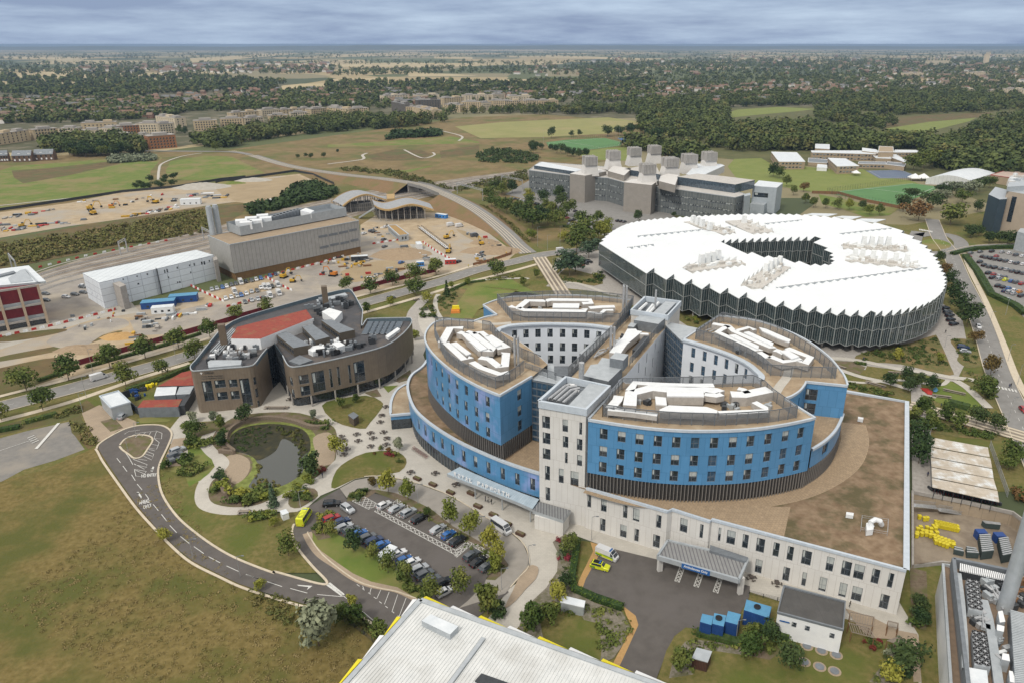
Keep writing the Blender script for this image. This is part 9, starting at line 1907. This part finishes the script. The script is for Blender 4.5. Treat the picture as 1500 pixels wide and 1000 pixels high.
mb.build('truss',mt['dark'],t_);mb=MB();mb.beam((*c[0],.9),(*c[1],.9),1.6,.1);mb.build('belt',mt['white'],t_)
def mound(fr,x,y,rx,ry,h,lb,m_):
 c=PT(fr,x,y);rng=random.Random(int(x));mb=MB();R_=7;S_=18;g=[]
 for i in range(R_+1):g.append([(c[0]+rx*(i/R_)*cos(2*pi*j/S_)*(1+.12*sin(j*2+i)),c[1]+ry*(i/R_)*sin(2*pi*j/S_)*(1+.1*cos(j*3)),.05+h*(1-(i/R_)**1.3)*rng.uniform(.85,1.1))for j in range(S_)])
 for i in range(R_):
  for j in range(S_):mb.face([g[i][j],g[i+1][j],g[i+1][(j+1)%S_],g[i][(j+1)%S_]])
 o=mb.build('spoil_heap',m_,smooth=True);tag(o,lb,'heap','spoil heaps')
em=M('spoil_earth',(.31,.235,.155),(.25,.185,.12),scale=.8,rough=1,bump=.2);mound('u3',640,515,17,14,3.4,'round tan earth mound on the hardstanding',em);mound('u3',1300,490,18,10,3,'grey-brown heap at the corner of the sandy yard',em);mound('u3',1250,430,9,7,2.6,'sand heap below the busway slope',em);mound('A',870,630,24,16,3.5,'white chalk heap beside the storage strip',gm['sitec']);mound('A',1095,602,16,9,2.5,'pale heap at the edge of the bare field',gm['sitec']);mound('D',450,600,11,6,1.6,'low grey spoil heap behind the hoarding',em);mound('D',640,530,7,5,1.6,'orange sand heap on the cleared ground',M('orange_sand',(.42,.27,.11),(.36,.22,.09),scale=1));mound('A',990,615,14,7,2,'grassy heap by the bare field',gm['green'])
def clutter(poly,n,seed,lb,big=1.0):
 r=random.Random(seed);P=Q(poly);xs=[p[0]for p in P];ys=[p[1]for p in P];k=0
 ms=[mt['lightgrey'],mt['dark'],mt['grey'],mt['white'],mt['conc'],mt['wood'],mt['grey'],mt['machyellow'],mt['conc'],mt['dark'],mt['lightgrey'],mt['red']];nmz=['pale metal','dark','grey','white','concrete','timber','grey','yellow','concrete','dark','pale metal','red']
 n=int(n*.7)
 while k<n:
  x,y=r.uniform(min(xs),max(xs)),r.uniform(min(ys),max(ys))
  if not inside((x,y),P):continue
  mb=MB();w_,d_,a=r.uniform(1,5)*big,r.uniform(.6,2)*big,r.choice((.25,.3,1.8));mi_=r.randrange(12);m_=ms[mi_];nn_=r.randrange(2,5)
  for q in range(nn_):mb.box(x,y,.1+q*.32,w_*r.uniform(.85,1),d_*r.uniform(.8,1),.26,a+r.uniform(-.05,.05))
  o=mb.build('material_stack',m_);tag(o,nmz[mi_]+' stack of materials '+lb,'material stack','material stacks');k+=1
clutter('u1 0,440 130,450 600,400 700,395 680,420 140,500 0,510',45,1,'along the dark lower edge of the storage strip',1.4);clutter('u1 0,400 200,350 500,310 460,345 180,385',24,2,'in the left middle of the storage strip',1.3);clutter('u1 1000,380 1440,290 1440,310 1010,390',34,3,'in the pale row at the right of the storage strip',1.4);clutter('u2 0,130 200,120 320,150 180,180 0,160',26,4,'among the blue and white pipe stacks',2);clutter('u2 880,640 1450,620 1400,700 1200,720 1150,660',34,5,'on the hardstanding beside the digger');clutter('D 840,430 1080,390 1150,340 1140,380 900,450',26,6,'below the blue site cabins');clutter('u3 600,440 880,560 840,570 690,470',16,7,'beside the white tanker');clutter('u3 200,700 640,600 640,640 250,720',18,8,'behind the street trees');clutter('D 640,380 780,400 880,500 820,510 700,420',22,9,'along the dark line of plant below the offices');clutter('u1 600,250 900,230 950,240 650,270',9,10,'by the fence of the storage strip',1.4);clutter('u3 1180,530 1290,500 1280,560 1180,570',12,11,'inside the curved rusty hoarding');clutter('u2 900,700 1300,560 1480,640 1480,760 1000,800',40,13,'across the hardstanding',.7);clutter('u3 350,300 560,300 560,400 350,420',20,14,'between the grey building and the station',.8);clutter('u3 1050,330 1400,440 1420,520 1150,400',26,15,'at the foot of the slope',.7);clutter('D 250,440 640,380 700,420 400,520',20,16,'on the pale slab',.5);clutter('u1 900,250 1440,170 1440,260 900,350',26,17,'in the right of the storage strip',1);clutter('D 690,520 740,500 800,560 700,590',8,12,'near the blue spoil heap')
def gantry(fr,x0,y0,x1,y1,h,lb):
 a,b=PT(fr,x0,y0),PT(fr,x1,y1);t_=thing('rail_gantry',lb,'gantry',(*a,0),0,'rail gantries')
 for p in(a,b):mb=MB();mb.box(p[0],p[1],0,.5,.5,h);mb.build('mast',mt['steel'],t_)
 mb=MB();mb.beam((*a,h-.2),(*b,h-.2),.3,.25);mb.beam((*a,h-1.3),(*b,h-1.3),.3,.25);q=resample([a,b],1.6)
 for i,(p,r_)in enumerate(zip(q,q[1:])):mb.beam((*p,h-1.3+(1.1 if i%2 else 0)),(*r_,h-1.3+(0 if i%2 else 1.1)),.12,.12)
 mb.build('beam',mt['steel'],t_)
gantry('B',500,660,610,690,9,'lattice gantry over the railway beside the busway bridge');gantry('B',690,620,780,640,8,'lattice gantry over the railway nearer the laboratory');gantry('u1',985,690,1040,660,8,'gantry over the tracks behind the white offices');gantry('u1',100,790,150,850,8,'gantry partly hidden by the white oversailing roof');gantry('u2',100,490,160,520,8,'gantry at the corner of the grey building')
bp=[('i',340,221,0),('i',367,227,0),('i',425,243.5,1.0),('i',500,255.5,3.5),('i',560,262,6),('i',612,270,7.4),('i',640,279,7.4),('i',680,297,6),('i',710,315.5,4),('i',740,340,1.6),('i',760,360,.4),('i',774,371,.25)]
b3=crom([(*PT(f,x,y,z),z)for f,x,y,z in bp],6,False);n=len(b3)
def side(k,d):a=b3[max(k-1,0)];b=b3[min(k+1,n-1)];l=hypot(b[0]-a[0],b[1]-a[1])or 1;return(b3[k][0]-(b[1]-a[1])/l*d,b3[k][1]+(b[0]-a[0])/l*d)
gap=[k for k in range(n)if b3[k][2]>7.15]
mb=MB();me_=MB();mk=MB()
for k in range(n-1):
 for d0,d1,m_ in((-5.2,-1,mb),(-1,5.2,mb)):m_.face([(*side(k,d0),b3[k][2]),(*side(k,d1),b3[k][2]),(*side(k+1,d1),b3[k+1][2]),(*side(k+1,d0),b3[k+1][2])])
 for d in(-4,-2.2,-.2,1.6):mk.face([(*side(k,d-.3),b3[k][2]+.12),(*side(k,d+.3),b3[k][2]+.12),(*side(k+1,d+.3),b3[k+1][2]+.12),(*side(k+1,d-.3),b3[k+1][2]+.12)])
 if k in gap:
  for s in(-5.2,5.2):mb.face([(*side(k,s),b3[k][2]+1),(*side(k+1,s),b3[k+1][2]+1),(*side(k+1,s),b3[k+1][2]-1.4),(*side(k,s),b3[k][2]-1.4)])
  continue
 for s in(-1,1):me_.face([(*side(k,s*5.2),b3[k][2]-.02),(*side(k+1,s*5.2),b3[k+1][2]-.02),(*side(k+1,s*(5.2+2.1*b3[k+1][2])),0),(*side(k,s*(5.2+2.1*b3[k][2])),0)])
tag(mb.build('busway_deck',gm['road']),kind='structure');tag(mk.build('busway_track',gm['kerb']),kind='structure');tag(me_.build('embankment',M('embankment_soil',(.20,.125,.07),(.16,.11,.055),scale=.5,rough=1,c3=(.13,.12,.045),s3=.06,t3=.55,bump=.2)),kind='structure')
t_=thing('bridge_pier','concrete piers carrying the busway over the railway','bridge',(*b3[gap[0]][:2],0))
for k in(gap[0],gap[-1]+1):p=side(k,0);mb=MB();a=side(k,-5);b=side(k,5);mb.beam((*a,0),(*b,0),1.2,6.4);mb.build('pier',mt['conc'],t_)
for s,lb in(('b 265,345 335,352 345,345 305,310 308,255 350,210 430,178 540,165 660,182 760,215 850,212','stepped brown gabion wall curving round the top of the pond'),('b 290,500 280,540 300,580 330,560 320,510','small gabion wall at the lower left of the pond')):
 p=crom(Q(s),4,False);t_=thing('gabion_wall',lb,'wall',(*p[0],0));gb=M('gabion',(.20,.155,.115),(.12,.095,.07),scale=3,rough=1,bump=.1)
 for d,h in((0,1.3),(1.0,.9)):mb=MB();mb.ribbon(offset(p,d),.45,.45,.1+h,0,h);mb.build('gabion_tier',gb,t_)
mb=MB();S=43000;mb.prism([(-S,-900),(S,-900),(S,S),(-S,S)],YZ-2,113.5,bottom=True)
hz=bpy.data.materials.new('haze');hz.use_nodes=True;hz.node_tree.nodes.clear();o_=hz.node_tree.nodes.new('ShaderNodeOutputMaterial');pv=hz.node_tree.nodes.new('ShaderNodeVolumePrincipled')
pv.inputs['Color'].default_value=(.36,.50,.70,1);pv.inputs['Density'].default_value=.00007;pv.inputs['Anisotropy'].default_value=.1;hz.node_tree.links.new(pv.outputs[0],o_.inputs['Volume'])
tag(mb.build('haze',hz),'thin blue haze over the whole landscape','haze',kind='stuff')
for o in COL.objects:
 if o.parent is not None:
  for k in('label','category','group'):
   if k in o:del o[k]
